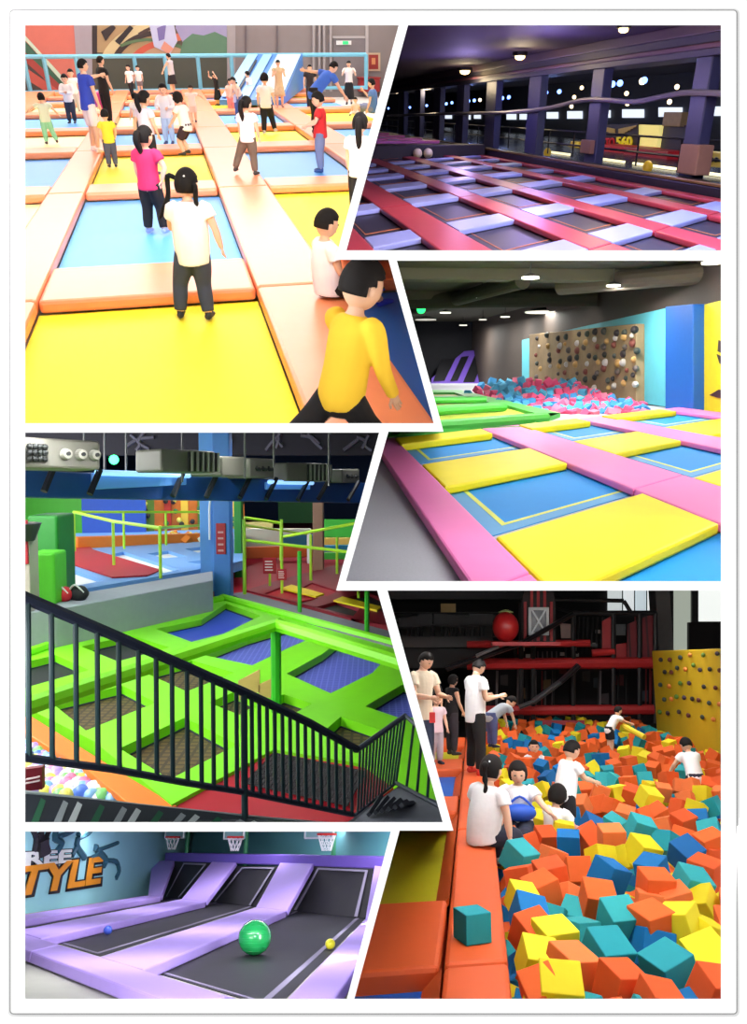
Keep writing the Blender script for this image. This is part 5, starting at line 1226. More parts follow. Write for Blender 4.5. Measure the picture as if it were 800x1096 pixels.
for i, (x, y0, y1) in enumerate(((302, 556, 632), (333, 572, 622), (361, 575, 615), (384, 560, 640))):
    P = pz(x, y1, .05); obj('railing_post', bar(B(), V(0, 0, 0), V(0, 0, R.up(P, y0)), .05, 6), LG, loc=P, label='single lime post in the dark red court, %s from the blue column' % ['nearest', 'second', 'third', 'farthest'][i], cat='post')
for i, (x0, y0, x1, y1) in enumerate(((282, 597, 296, 614), (297, 609, 307, 621))):
    P = pz((x0+x1)/2, y1+14, .05); H_ = R.up(P, y0); w_ = (x1-x0)/2*R.px(P)[2]/F; h0 = R.up(P, y1)
    t = thing('sign_board', '%s red sign board with white writing standing on the red floor' % ('larger' if i == 0 else 'smaller'), 'sign', P)
    obj('board', box(B(), -w_, w_, -.03, .03, h0, H_, .02), M('notice_red', (170, 20, 36)), t); obj('stand', bar(B(), V(0, 0, 0), V(0, 0, h0), .04, 6), LG, t)
    for k in range(4): obj('writing', box(B(), -w_*.7, w_*(.5-.1*(k % 2)), -.05, -.03, h0+(H_-h0)*(.2+.18*k), h0+(H_-h0)*(.27+.18*k), 0), M('white_text', (235, 215, 215)), t)
# far colourful nets
fc = [(256, 589, 333, 588, 566, 566, (222, 222, 200), 'pale padded wall behind the far railing'), (262, 598, 335, 596, 586, 584, (210, 100, 40), 'low orange padded wall behind the far railing'), (262, 580, 292, 580, 559, 559, (206, 196, 120), 'yellowish board behind the far railing'), (302, 592, 336, 590, 573, 572, (60, 150, 190), 'blue padded wall beside the brown column'),
      (346, 575, 425, 575, 556, 556, (60, 190, 60), 'far green net wall beyond the brown column'), (346, 584, 425, 584, 576, 575, (240, 226, 110), 'far yellow padded wall beyond the brown column'), (346, 591, 425, 590, 584, 583, (40, 150, 190), 'far blue padded wall beyond the brown column'), (346, 599, 425, 598, 592, 591, (70, 200, 70), 'far green padded wall beyond the brown column')]
for i, (xa, ya, xb, yb, ta, tb, col, l) in enumerate(fc):
    upq(xa, ya, xb, yb, ta, tb, .2, 'padded_wall', M('far_%d' % i, col, .6, .1, 2), .3, label=l, cat='padded wall')
ng = upq(298, 560, 340, 560, 536, 536, .2, 'ramp_trampoline', M('green_frame4', (30, 110, 50), .6), .2, label='dark green framed ramp trampoline far under the blue beam', cat='trampoline')
for x in (306, 322):
    A = pz(x, 558, .2); obj('black_bed', prism(B(), [v-cen([pz(298, 560, .2), pz(340, 560, .2)])-V(0, .1, 0) for v in (A, pz(x+10, 558, .2), pz(x+8, 558, .2)+V(0, 0, R.up(A, 540)), A-V(.3, 0, 0)+V(0, 0, R.up(A, 540)))], (0, -.05, 0)), BK4, ng)
# back wall, dark upper zone, blue beam
obj('wall_back', box(B(), -45, 50, 0, .3, -1, 14), M('midnight_wall', (30, 60, 110), .7, .1), loc=V(0, 73, 0), kind='structure')
obj('ceiling', box(B(), -45, 50, 2, 74, 0, .3), M('black_ceiling', (20, 20, 28), .7), loc=V(0, 0, 6.6), kind='structure')
bY = 16.0
bm = B(); bp = [R.at(x, y, d) for x, y, d in ((-60, 500, 13), (-60, 531, 13), (425, 539, 30), (425, 518, 30))]
n_ = (bp[1]-bp[0]).cross(bp[3]-bp[0]).normalized(); n_ = n_ if n_.y > 0 else -n_; c = cen(bp)
obj('beam', prism(bm, [p-c for p in bp], n_*.6, .03), M('beam_blue', (24, 74, 148), .5, .08), loc=c, kind='structure')
def onb(x, y, o=0):
    return R.pl(x, y, bp[0]-n_*o, n_)
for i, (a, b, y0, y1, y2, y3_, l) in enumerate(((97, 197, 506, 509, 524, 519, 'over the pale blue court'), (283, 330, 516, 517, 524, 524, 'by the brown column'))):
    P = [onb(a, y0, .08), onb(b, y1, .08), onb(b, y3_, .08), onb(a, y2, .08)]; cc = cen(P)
    t = thing('beam_light_patch', 'pale blue patch of painted light on the blue beam, %s' % l, 'lamp', cc)
    obj('panel', prism(B(), [p-cc for p in P], -n_*.08, .02), M('beam_lit_blue', (90, 150, 220), .4, emit=.25), t)  # lit stretch of the beam put in as colour and glow
    obj('patch_glow_bar', bar(B(), P[0]-cc-n_*.15, P[1]-cc-n_*.15, .06, 8), glow('patch_glow_blue', (150, 200, 250), 1.2), t)  # glowing bar strengthens the painted patch, not a real lamp
for i, (x, y) in enumerate(((58, 499), (107, 503), (196, 506), (232, 508), (268, 510), (296, 512), (330, 514), (352, 514), (384, 516))):
    a_, b_ = onb(x, y, .25), onb(x-11, y+27-i, .25)
    obj('brace', bar(B(), V(0, 0, 0), b_-a_, .07, 6), M('brace_dark', (14, 18, 30), .5), loc=a_, label='dark slanting brace under the air units, %s from the edge' % ['first', 'second', 'third', 'fourth', 'fifth', 'sixth', 'seventh', 'eighth', 'ninth'][i], cat='brace')
def ac(x0, y0, x1, y1, d, kind, l, skew=0):
    P = [R.at(x, y, dd) for x, y, dd in ((x0, y0, d), (x1, y0+skew, d*1.08), (x1, y1+skew*.4, d*1.08), (x0, y1, d))]; cc = cen(P); n = (P[1]-P[0]).cross(P[3]-P[0]).normalized(); n = n if n.y > 0 else -n
    t = thing('air_unit', l, 'air unit', cc); PP = [p-cc for p in P]
    obj('casing', prism(B(), PP, n*.8, .05), M('beige_metal', (104, 103, 92), .5, .05), t)
    def on(s, u, o=.02): return (PP[0]*(1-s)+PP[1]*s)*(1-u)+(PP[3]*(1-s)+PP[2]*s)*u-n*o
    if kind == 'vents':
        for s in (.53, .72, .9):
            ct_ = on(s, .5); r = (PP[1]-PP[0]).length*.07
            obj('round_vent', tube(B(), [ct_, ct_-n*.1], [r, r*.8], 16), M('vent_pale', (150, 150, 138), .5), t)
            obj('vent_hole', tube(B(), [ct_-n*.1, ct_-n*.13], r*.35, 10), M('vent_dark', (30, 34, 34)), t)
        for s in (.1, .16, .22, .28):
            for u in (.3, .5, .7): obj('bolt', ball(B(), on(s, u), .05, 6, 4), M('vent_dark', (30, 34, 34)), t)
    elif kind == 'grill':
        obj('grille', prism(B(), [on(.45, .08), on(1, .08), on(1, .95), on(.45, .95)], -n*.05), M('vent_dark', (30, 34, 34)), t)
        for k in range(6): s = .47+k*.1; obj('bar', prism(B(), [on(s, .08, .08), on(s+.03, .08, .08), on(s+.03, .95, .08), on(s, .95, .08)], -n*.04), M('bar_pale', (130, 132, 122), .5), t)
    elif kind == 'marks':
        for s in (.2, .45, .7): obj('vent_mark', tube(B(), [on(s, .45), on(s+.05, .55), on(s+.15, .55)], .05, 6), M('vent_dark', (30, 34, 34)), t)
ac(24, 466, 109, 470, 0, '', '') if False else None
ac(22, 467, 108, 501, 12, 'vents', 'big beige air unit with three round vents at the edge', 5)
ac(173, 480, 231, 505, 16, 'grill', 'air unit with a pale end and dark grille beside the blue column', 3)
ac(238, 488, 264, 510, 18, '', 'plain beige air unit just beyond the blue column', 1)
ac(268, 490, 294, 512, 20, 'marks', 'white air unit with three hook shaped vents', 1)
ac(307, 495, 352, 515, 22, 'grill', 'white air unit with a small dark grille near the slanting edge', 1)
ac(367, 502, 385, 517, 25, 'marks', 'smallest air unit beside the slanting edge', 0)
for i, (x, y0, y1) in enumerate(((90, 463, 476), (112, 455, 510), (135, 455, 512), (195, 455, 516), (262, 455, 512), (293, 455, 500), (352, 455, 520))):
    a_, b_ = R.at(x, y0, 17), R.at(x, y1, 17); obj('hanger_rod', bar(B(), V(0, 0, 0), b_-a_, .025, 5), M('rod_grey', (110, 110, 110), .4), loc=a_, label='thin grey hanger rod, %s from the edge of the hall' % ['first', 'second', 'third', 'fourth', 'fifth', 'sixth', 'seventh'][i], cat='rod')
P = R.at(122, 492, 20); obj('green_lamp', ball(B(), (0, 0, 0), .12, 12, 8), glow('green_lamp4', (60, 255, 150), 6), loc=P, label='bright green lamp beside the big air unit with round vents', cat='lamp', smooth=True)
point('lamp_light', P+V(.3, -.5, 0), 60, (.2, 1, .5), .2)
# ghostly painted figures on the dark upper wall
WQ = 34.0
obj('wall_front', box(B(), -25, 30, 0, .2, 4.6, 8), M('dark_upper_wall', (34, 30, 40), .7, .15), loc=V(0, WQ, 0), kind='structure')
t = thing('wall_graffiti', 'pale figures painted on the dark upper wall above the air units', 'mural', R.wy(270, 475, WQ)); wo_ = R.wy(270, 475, WQ)
for k, pts in enumerate(([(140, 465), (150, 475), (146, 482)], [(155, 462), (149, 473), (160, 480)], [(135, 478), (148, 470), (165, 468)], [(285, 482), (292, 473), (299, 468), (296, 480)], [(300, 464), (297, 471), (303, 478)], [(322, 466), (334, 468), (342, 475)], [(330, 464), (336, 472), (345, 480)], [(368, 482), (376, 476), (384, 470)], [(382, 468), (392, 472), (388, 480)], [(395, 466), (391, 476), (398, 482)], [(215, 470), (222, 470), (222, 476), (215, 476)], [(238, 469), (246, 469), (246, 476)])):
    obj('painted_stroke', tube(B(), [R.wy(x, y, WQ-.03)-wo_ for x, y in pts], [.09]*len(pts), 5, 3), M('ghost_grey', (96, 92, 104), .7), t)
# ball pit and orange border in the near corner
ob = thing('pit_border', 'orange padded border of the ball pit beside the lime deck', 'padded border', R.g(110, 820)); oo = R.g(110, 820)
for q in ([(27, 762), (125, 824), (190, 862), (150, 870), (92, 823), (27, 784)],):
    obj('pad', prism(B(), [R.g(x, y, -.02)-oo for x, y in q], (0, 0, -.1), .02), M('orange_pad5', (228, 120, 30), .5), ob)
pitc = [R.g(x, y, -.6) for x, y in ((-60, 760), (27, 765), (150, 850), (190, 890), (-60, 920))]
floor('floor', pitc, M('pit_floor', (160, 150, 190), .7), z=-.6)
colb = [('lilac', (176, 150, 220)), ('pink', (240, 130, 170)), ('pale blue', (140, 190, 236)), ('white', (240, 240, 244)), ('yellow', (246, 236, 110)), ('green', (130, 214, 120)), ('blue', (90, 130, 220))]
bmes = []
for n_b, cl in colb:
    me = bpy.data.meshes.new('pit_ball'); bm = ball(B(), (0, 0, 0), .105, 12, 8); bm.to_mesh(me); bm.free(); me.materials.append(M('ball_'+n_b.replace(' ', '_'), cl, .35))
    for p in me.polygons: p.use_smooth = True
    bmes.append(me)
rg = random.Random(11); cnt = 0
y = 772.0
while y < 872:
    x = 24+rg.uniform(0, 3)
    while x < 150:
        inside = (y > 781+(x-27)*.62 and y < 848+(x-27)*.11 and x < 146)
        if inside and cnt < 300:
            k = rg.choice((0, 0, 1, 2, 2, 3, 3, 4, 5, 6)); P = R.g(x+rg.uniform(-1, 1), y, -.2+rg.uniform(-.04, .04))
            zn = 'behind the lower rail' if y < 815 else 'below the lower rail'
            o = bpy.data.objects.new('pit_ball', bmes[k]); C.objects.link(o); o.matrix_world = R.M @ Matrix.Translation(P); _root_room.append((o, R))
            tag(o, 'small %s plastic ball in the ball pit, seen %s' % (colb[k][0], zn), 'ball', '%s balls in the pit %s' % (colb[k][0], zn)); cnt += 1
        x += 5.6
    y += 4.2
fill = B(); 
for k in range(900):
    x = rg.uniform(20, 150); y = rg.uniform(775, 865)
    if y < 784+(x-27)*.62: continue
    P = R.g(x, y, -.34); ball(fill, P, .1, 6, 4, mi=rg.randrange(4))
obj('loose_pit_balls', fill, [bmes[i].materials[0] for i in (0, 2, 3, 1)], kind='stuff', label='deeper layer of small coloured plastic balls filling the ball pit', cat='balls')
A = R.g(27, 846, -.4)
t = thing('red_sign_board', 'dark red sign board with faint writing beside the ball pit', 'sign', R.at(36, 846, 9)); bo = R.at(36, 846, 9)
P = [R.at(x, y, 9)-bo for x, y in ((16, 825), (45, 821), (45, 845), (16, 848))]
obj('board', prism(B(), P, (0, .08, 0)), M('sign_maroon', (120, 18, 34), .5), t)
for k in range(2): obj('writing', prism(B(), [R.at(x, y, 8.95)-bo for x, y in ((27, 834+k*4), (42, 831+k*4), (42, 832.5+k*4), (27, 835.5+k*4))], (0, .02, 0)), M('white_text', (235, 215, 215)), t)
# cardboard sheets
for i, (q, l) in enumerate((([(255, 729), (278, 717), (278, 741), (268, 743), (256, 750)], 'larger'), ([(277, 733), (295, 725), (294, 748), (277, 745)], 'smaller'))):
    P0 = R.g(q[-1][0], 752, 0); d = R.px(P0)[2]; P = [R.at(x, y, d)-P0 for x, y in q]
    obj('cardboard_sheet', prism(B(), P, (0, .05, 0)), M('cardboard', (196, 160, 96), .8, .1), loc=P0, label='%s sheet of brown cardboard standing by the lime post' % l, cat='cardboard')
# dark red netted floor at the foot of the stairs
rn_ = [(184, 863), (293, 804), (390, 820), (424, 842), (385, 876), (300, 900), (180, 900)]
slab('red_mat', gl(rn_, -.05), -1.15, -.05, RD4, 'crimson padded floor below the stair railing', 'mat', bev=.02)
nq = [R.g(x, y, 0) for x, y in ((293, 806), (392, 826), (372, 862), (262, 838))]
c = cen(nq)
bm = B()
for i in range(2):
    for k in range(25):
        s = k/24; a_ = nq[0]*(1-s)+nq[1]*s if i else nq[0]*(1-s)+nq[3]*s; b_ = nq[3]*(1-s)+nq[2]*s if i else nq[1]*(1-s)+nq[2]*s
        bar(bm, a_-c, b_-c, .012, 4)
obj('black_net', bm, M('net_black', (20, 18, 24), .7), loc=c, label='black net lying over the crimson floor at the stair corner', cat='net')
# near stair railing
def dd(x): return 1/(.2-.000237*(x-27))
sr = thing('stair_railing', 'dark navy stair railing with upright bars descending across the hall', 'railing', R.at(200, 860, dd(200))); so4 = R.at(200, 860, dd(200))
def top(x): return 640+(x-27)*(803-640)/393 if x <= 420 else 803
TL = [(-20, 619), (27, 640), (120, 679), (200, 714), (262, 741), (330, 773), (382, 802)]
BL_ = [(-20, 803), (27, 811), (120, 823), (200, 838), (262, 848), (330, 862), (378, 872)]
def itp(L, x):
    for (a, b), (c_, d_) in zip(L, L[1:]):
        if a <= x <= c_: return b+(d_-b)*(x-a)/(c_-a)
    return L[-1][1]
def rb(bm, p, q_, w): return tube(bm, [p, q_], w, 4)
def flat(bm, P, Q, w, t_):
    return tube(bm, [P, Q], [(w, t_)]*2, 4, ref=(1, 0, 0))
obj('handrail', tube(B(), [R.at(x, y, dd(x))-so4 for x, y in TL], [(.034, .045)]*7, 8, ref=(0, 1, 0)), DKM, sr)
obj('lower_rail', tube(B(), [R.at(x, y, dd(x))-so4 for x, y in BL_], [(.022, .03)]*7, 6, ref=(0, 1, 0)), DKM, sr)
xs = [30, 55, 81, 104, 127, 148, 167, 184, 200, 215, 228, 241]+[253+i*8.2 for i in range(16)]
for x in xs:
    if x > 381: continue
    a_, b_ = R.at(x, itp(TL, x), dd(x))-so4, R.at(x+1, itp(BL_, x), dd(x))-so4
    if 258 < x < 266: b_ = R.at(x+1, 876, dd(x))-so4
    w = .019 if not 258 < x < 266 else .03
    obj('bar', tube(B(), [a_, b_], w, 8), M('rail_bar', (26, 52, 56), .4), sr)
cx_, cy_ = 382, 802
D0 = dd(382); T2 = [(382, 803, D0), (434, 766, D0*1.12)]; B2 = [(380, 873, D0), (424, 838, D0*1.12)]
obj('handrail', tube(B(), [R.at(*p)-so4 for p in T2], .032, 8), M('rail_grey', (70, 76, 88), .4), sr)
obj('lower_rail', tube(B(), [R.at(*p)-so4 for p in B2], .02, 6), DKM, sr)
for k in range(1, 14):
    s = k/14; P = [a*(1-s)+b*s for a, b in zip(*T2)]; Q = [a*(1-s)+b*s for a, b in zip(*B2)]
    obj('bar', tube(B(), [R.at(*P)-so4, R.at(*Q)-so4], .014, 6), M('rail_bar', (26, 52, 56)), sr)
T3 = [(434, 766, D0*1.12), (480, 806, D0*.95)]; B3 = [(424, 838, D0*1.12), (480, 868, D0*.95)]
for Lx in (T3, B3): obj('handrail' if Lx is T3 else 'lower_rail', tube(B(), [R.at(*p)-so4 for p in Lx], .025, 6), DKM, sr)
for k in range(0, 6):
    s = k/5; P = [a*(1-s)+b*s for a, b in zip(*T3)]; Q = [a*(1-s)+b*s for a, b in zip(*B3)]
    obj('bar', tube(B(), [R.at(*P)-so4, R.at(*Q)-so4], .016, 6), M('rail_bar', (26, 52, 56)), sr)
# stair landing with painted stripes
ld = [R.at(x, y, d) for x, y, d in ((-60, 838, 4.6), (27, 848, 5.0), (150, 862, 5.9), (290, 876, 7.3), (385, 884, 8.4), (385, 930, 7.6), (27, 930, 4.4), (-60, 930, 4.0))]
c = cen(ld)
sl4 = thing('stair_landing', 'dark painted stair edge with white and green slanting stripes below the railing', 'stair edge', c)
bm = B(); f_ = [bm.verts.new(p-c) for p in ld]; bm.faces.new(f_); r_ = bmesh.ops.extrude_face_region(bm, geom=bm.faces[:]); bmesh.ops.translate(bm, vec=(0, 0, -.2), verts=[v for v in r_['geom'] if isinstance(v, bmesh.types.BMVert)])
obj('landing', bm, M('landing_dark', (22, 32, 44), .6), sl4)
obj('pale_edge', tube(B(), [p-c for p in ld[:5]], .014, 6), M('edge_pale', (176, 190, 190), .5), sl4)
def lan(x, y):   # point a hair above the landing
    s = max(0, min(1, (x-27)/358.)); d = 1/((1/5.0)*(1-s)+(1/8.4)*s); top_ = 848+(x-27)*.105
    return R.at(x, y, d*(1-(y-top_)/82*.1)*.995)-c
for i in range(15):
    x = 8+i*21+(i % 3)*3; cl = ((196, 206, 206), (24, 96, 62), (150, 160, 164))[i % 3]
    y0 = 852+(x-27)*.105
    obj('painted_stripe', prism(B(), [lan(x, 884), lan(x+8, 884), lan(x+17, y0+5), lan(x+12, y0+2)], (0, 0, .004)), M('stripe_%d' % cl[0], cl, .6, .1), sl4)
gq = [R.at(x, y, d) for x, y, d in ((372, 880, 8.3), (426, 842, 9.6), (500, 868, 8.6), (500, 900, 8.0), (372, 900, 8.0))]; c = cen(gq)
gs4 = thing('grey_step', 'grey patterned stair step at the corner of the railing', 'step', c)
bm = B(); bm.faces.new([bm.verts.new(p-c) for p in gq]); r_ = bmesh.ops.extrude_face_region(bm, geom=bm.faces[:]); bmesh.ops.translate(bm, vec=(0, 0, -.15), verts=[v for v in r_['geom'] if isinstance(v, bmesh.types.BMVert)])
obj('step_top', bm, M('step_grey', (116, 120, 130), .7, .3, 3), gs4)
for k in range(6):
    a_, b_ = R.at(395+k*7, 872-k*2, 8.45)-c, R.at(408+k*7, 852-k*-1.5, 8.95)-c
    obj('painted_stripe', tube(B(), [a_, b_], .03, 4), M('stripe_dark', (44, 48, 58), .6), gs4)
# unseen fill lamps added to brighten the hall
top_strips(30, 404, 461.6, (7, 12, 18, 26, 38), (60, 150, 260, 420, 800), (0, .1, -1))
area('hall_fill', (-7, 9, 4.2), (.8, .4, -.8), 5, 3, 700)
area('hall_fill', (-10, 16, 4.4), (.9, .3, -.6), 6, 3, 900)
area('hall_fill', (-16, 27, 4.6), (.9, .3, -.4), 8, 3, 1200)
area('hall_fill', (-2.6, 4.2, 2.9), (.6, .9, -.9), 1.2, .8, 50)
SHELLS.append((R4, M('partition_dim', (60, 64, 74), .8)))
# ================================================================ hall 5: violet lanes with basketball hoops
use(R5)
G5 = Grid((463, 911), 1069, (-266, 911), 300)
VI5 = M('violet_vinyl', (182, 156, 236), .5, .05, 3, bump=.05, spec=.3); BK5 = M('charcoal_bed', (40, 40, 44), .55, .12, 2, spec=.3); LI5 = M('grey_line', (136, 130, 152), .6)
def s5(s): return 463+s*158
floor('floor', [V(-30, 1, 0), V(20, 1, 0), V(20, 75, 0), V(-30, 75, 0)], M('beige_floor', (176, 178, 164), .7, .06, 3, spec=.2), z=0)
lane5 = [(-5.95, -5.25), (-4.48, -3.15), (-2.45, -.99)]
pads = [(-6.45, -5.95, 'along the graffiti wall'), (-5.25, -4.48, 'between the first and second black lanes'), (-3.15, -2.45, 'between the second and third black lanes'), (-.99, -.66, 'beside the slanting edge')]
NR, FR = 1082, 974
for a, b, l in pads:
    slab('violet_mat', G5.q(s5(a), s5(b), NR if a > -6 else NR, FR, .2), .018, .2, VI5, 'violet padded strip %s' % l, 'mat', bev=.03)
slab('violet_mat', G5.q(s5(-6.45), s5(-4.0), 1114, NR, .2), .018, .2, VI5, 'violet front mat nearest the graffiti wall', 'mat', bev=.03)
slab('violet_mat', G5.q(s5(-4.0), s5(-.66), 1114, NR, .2), .018, .2, VI5, 'violet front mat nearest the beige floor, long section', 'mat', bev=.03)
rtop = [[(186.7, 922), (227, 923.3)], [(253, 927), (300, 927)], [(335.5, 927), (401, 930)]]
ln = ['beside the graffiti wall', 'in the middle, with the small blue ball', 'under the big green ball']
HT = 1.3
_A, _B = R.g(*G5.p(s5(-6), FR)), R.g(*G5.p(s5(-1), FR)); _n = V(-(_B-_A).y, (_B-_A).x, 0).normalized()
if _n.y < 0: _n = -_n
def rtopp(x, y, o=.9): return R.pl(x, y, _A+_n*o, _n)
def rbase(s): return R.g(*G5.p(s5(s), FR))
for i, (a, b) in enumerate(lane5):
    qd = G5.q(s5(a), s5(b), NR, FR); c = cen(qd)
    t = thing('trampoline_lane', 'long black trampoline lane with a ramp end, %s' % ln[i], 'trampoline', (c.x, c.y, 0)); cc = V(c.x, c.y, 0)
    obj('jumping_bed', prism(B(), [V(p.x-c.x, p.y-c.y, .002) for p in qd], (0, 0, .008)), BK5, t)
    w = .07
    e1 = [c+V((p.x-c.x)*(1-w*1.6), (p.y-c.y)*(.985), 0) for p in qd]
    e0 = G5.q(s5(a+(b-a)*.07), s5(b-(b-a)*.07), NR-3, FR+.4); e1 = G5.q(s5(a+(b-a)*.105), s5(b-(b-a)*.105), NR-5, FR+.5)
    fl_ = (.32, .21, .13)[i]
    for f0, f1 in ((fl_, fl_+.03), (.9, .935)):
        lq = G5.q(s5(a+(b-a)*f0), s5(a+(b-a)*f1), NR-3, FR)
        obj('border_line', prism(B(), [V(p.x-c.x, p.y-c.y, .011) for p in lq], (0, 0, .005)), LI5, t)
    lq = G5.q(s5(a+(b-a)*.05), s5(a+(b-a)*.93), NR-2, NR-4); obj('border_line', prism(B(), [V(p.x-c.x, p.y-c.y, .011) for p in lq], (0, 0, .005)), LI5, t)
    bl_, br_ = qd[3], qd[2]; tl_, tr_ = [rtopp(x, y) for x, y in rtop[i]]
    P = [bl_+V(0, 0, .02)-cc, br_+V(0, 0, .02)-cc, tr_-cc, tl_-cc]
    nn = (P[1]-P[0]).cross(P[3]-P[0]).normalized(); nn = nn if nn.y < 0 else -nn
    obj('ramp_bed', prism(B(), P, -nn*.03), BK5, t)
    def rpt(s, u, o): return (P[0]*(1-s)+P[1]*s)*(1-u)+(P[3]*(1-s)+P[2]*s)*u+nn*o
    for s0, s1, u0, u1 in ((fl_, fl_+.03, .0, .93), (.9, .935, .0, .93), (fl_, .93, .9, .94)):
        obj('ramp_line', prism(B(), [rpt(s0, u0, .06), rpt(s1, u0, .06), rpt(s1, u1, .06), rpt(s0, u1, .06)], nn*.012), LI5, t)
# violet ramp pads between and above
RPAD = [((-6.45, -5.95), [(163, 917), (186.7, 917)]), ((-5.25, -4.48), [(227, 918), (253, 919)]), ((-3.15, -2.45), [(300, 919), (335.5, 920)]), ((-.99, -.66), [(401, 922), (418, 924)])]
for i, ((a, b), ((x0, y0), (x1, y1))) in enumerate(RPAD):
    P = [R.g(*G5.p(s5(a), FR), .2), R.g(*G5.p(s5(b), FR), .2), rtopp(x1, y1+4), rtopp(x0, y0+4)]; cc = cen(P)
    nn = (P[1]-P[0]).cross(P[3]-P[0]).normalized(); nn = nn if nn.y < 0 else -nn
    obj('ramp_pad', prism(B(), [p-cc for p in P], -nn*.15, .03), VI5, loc=cc, label='violet sloping pad %s' % pads[i][2].replace('black lanes', 'ramps').replace('along the graffiti wall', 'at the graffiti wall end'), cat='ramp pad')
T0, T1 = rtopp(187, 922), rtopp(401, 930); dirv = (T1-T0).normalized(); tA = T0-dirv*1.2; tB_ = T1+dirv*3
c = cen([tA, tB_]); up_ = V(0, 0, .36); bk_ = V(-dirv.y, dirv.x, 0)*.8
obj('top_pad', prism(B(), [tA-c, tB_-c, tB_-c+up_, tA-c+up_], bk_, .04), M('deep_violet', (104, 80, 176), .5, .05), loc=c, label='long deep violet pad running along the top of the three ramps', cat='pad')
# walls
XL5 = R.g(*G5.p(s5(-6.5), 1069)).x
YB5 = max(tA.y, tB_.y)+2
obj('wall_left', box(B(), -.3, 0, 1, 75, -.1, 9), M('turquoise_wall', (160, 222, 232), .7, .1, .5), loc=V(XL5, 0, 0), kind='structure')
P0 = tA+bk_*2.2; P1 = tB_+bk_*2.2+dirv*6; P0 = P0-dirv*1
c = cen([P0, P1])
obj('wall_back', prism(B(), [P0-c-V(0, 0, 2), P1-c-V(0, 0, 2), P1-c+V(0, 0, 8), P0-c+V(0, 0, 8)], bk_*.3), M('teal_wall5', (66, 120, 128), .7, .12, .5), loc=c, kind='structure')
def w5(x, y, o=0): return R.wx(x, y, XL5+o)
gf = thing('graffiti', 'FREE STYLE graffiti in white and orange letters with dancing figures on the turquoise wall', 'graffiti', w5(70, 940, .02)); go5 = w5(70, 940, .02)
def gt(txt, q, o, th, mat, bold, nm_):
    between_pts = [w5(x, y, o)-go5 for x, y in q]; bm = text_bm(txt, 1, th, bold); between(bm, *between_pts); obj(nm_, bm, mat, gf)
BO5 = M('graffiti_black', (34, 30, 40), .6)
gt('FREE', [(8, 931), (77, 924), (78, 908), (9, 912)], .02, .015, BO5, .07, 'letter_outline'); gt('FREE', [(9, 930), (76, 923), (77, 909), (10, 913)], .07, .015, M('graffiti_white', (240, 244, 240), .6), .035, 'lettering')
gt('STYLE', [(-14, 968), (109, 949), (112, 914), (0, 928)], .03, .015, BO5, .085, 'letter_outline'); gt('STYLE', [(-12, 965), (107, 946), (111, 916), (2, 930)], .09, .015, M('graffiti_orange', (246, 150, 30), .6, .25, .4), .03, 'lettering')
FG = M('figure_blue', (44, 92, 112), .7)
def fig(segs, nm_='painted_figure'):
    bm = B()
    for pts, r in segs: tube(bm, [w5(x, y, .03)-go5 for x, y in pts], [r]*len(pts), 6, 3)
    obj(nm_, bm, FG if nm_ == 'painted_figure' else BO5, gf)
fig([([(34, 886), (38, 897), (36, 912)], .1), ([(54, 886), (49, 898), (52, 912)], .1), ([(38, 897), (49, 898)], .14), ([(43, 898), (44, 914)], .3), ([(43, 890), (43, 894)], .14)], 'painted_silhouette')  # dark dancing silhouette, part of the graffiti
fig([([(60, 888), (58, 897), (66, 902), (60, 912)], .12), ([(58, 896), (70, 893), (78, 889)], .09), ([(64, 893), (64, 896)], .12)])
fig([([(84, 892), (83, 895)], .12), ([(83, 897), (82, 906), (90, 918)], .13), ([(82, 906), (77, 916)], .1), ([(84, 898), (94, 893), (98, 889)], .07)])
fig([([(101, 907), (103, 908)], .14), ([(103, 911), (112, 920), (110, 926)], .16), ([(104, 910), (116, 906), (126, 902)], .08), ([(112, 921), (124, 922), (127, 932), (124, 940)], .1), ([(108, 914), (98, 918), (97, 924)], .08)])
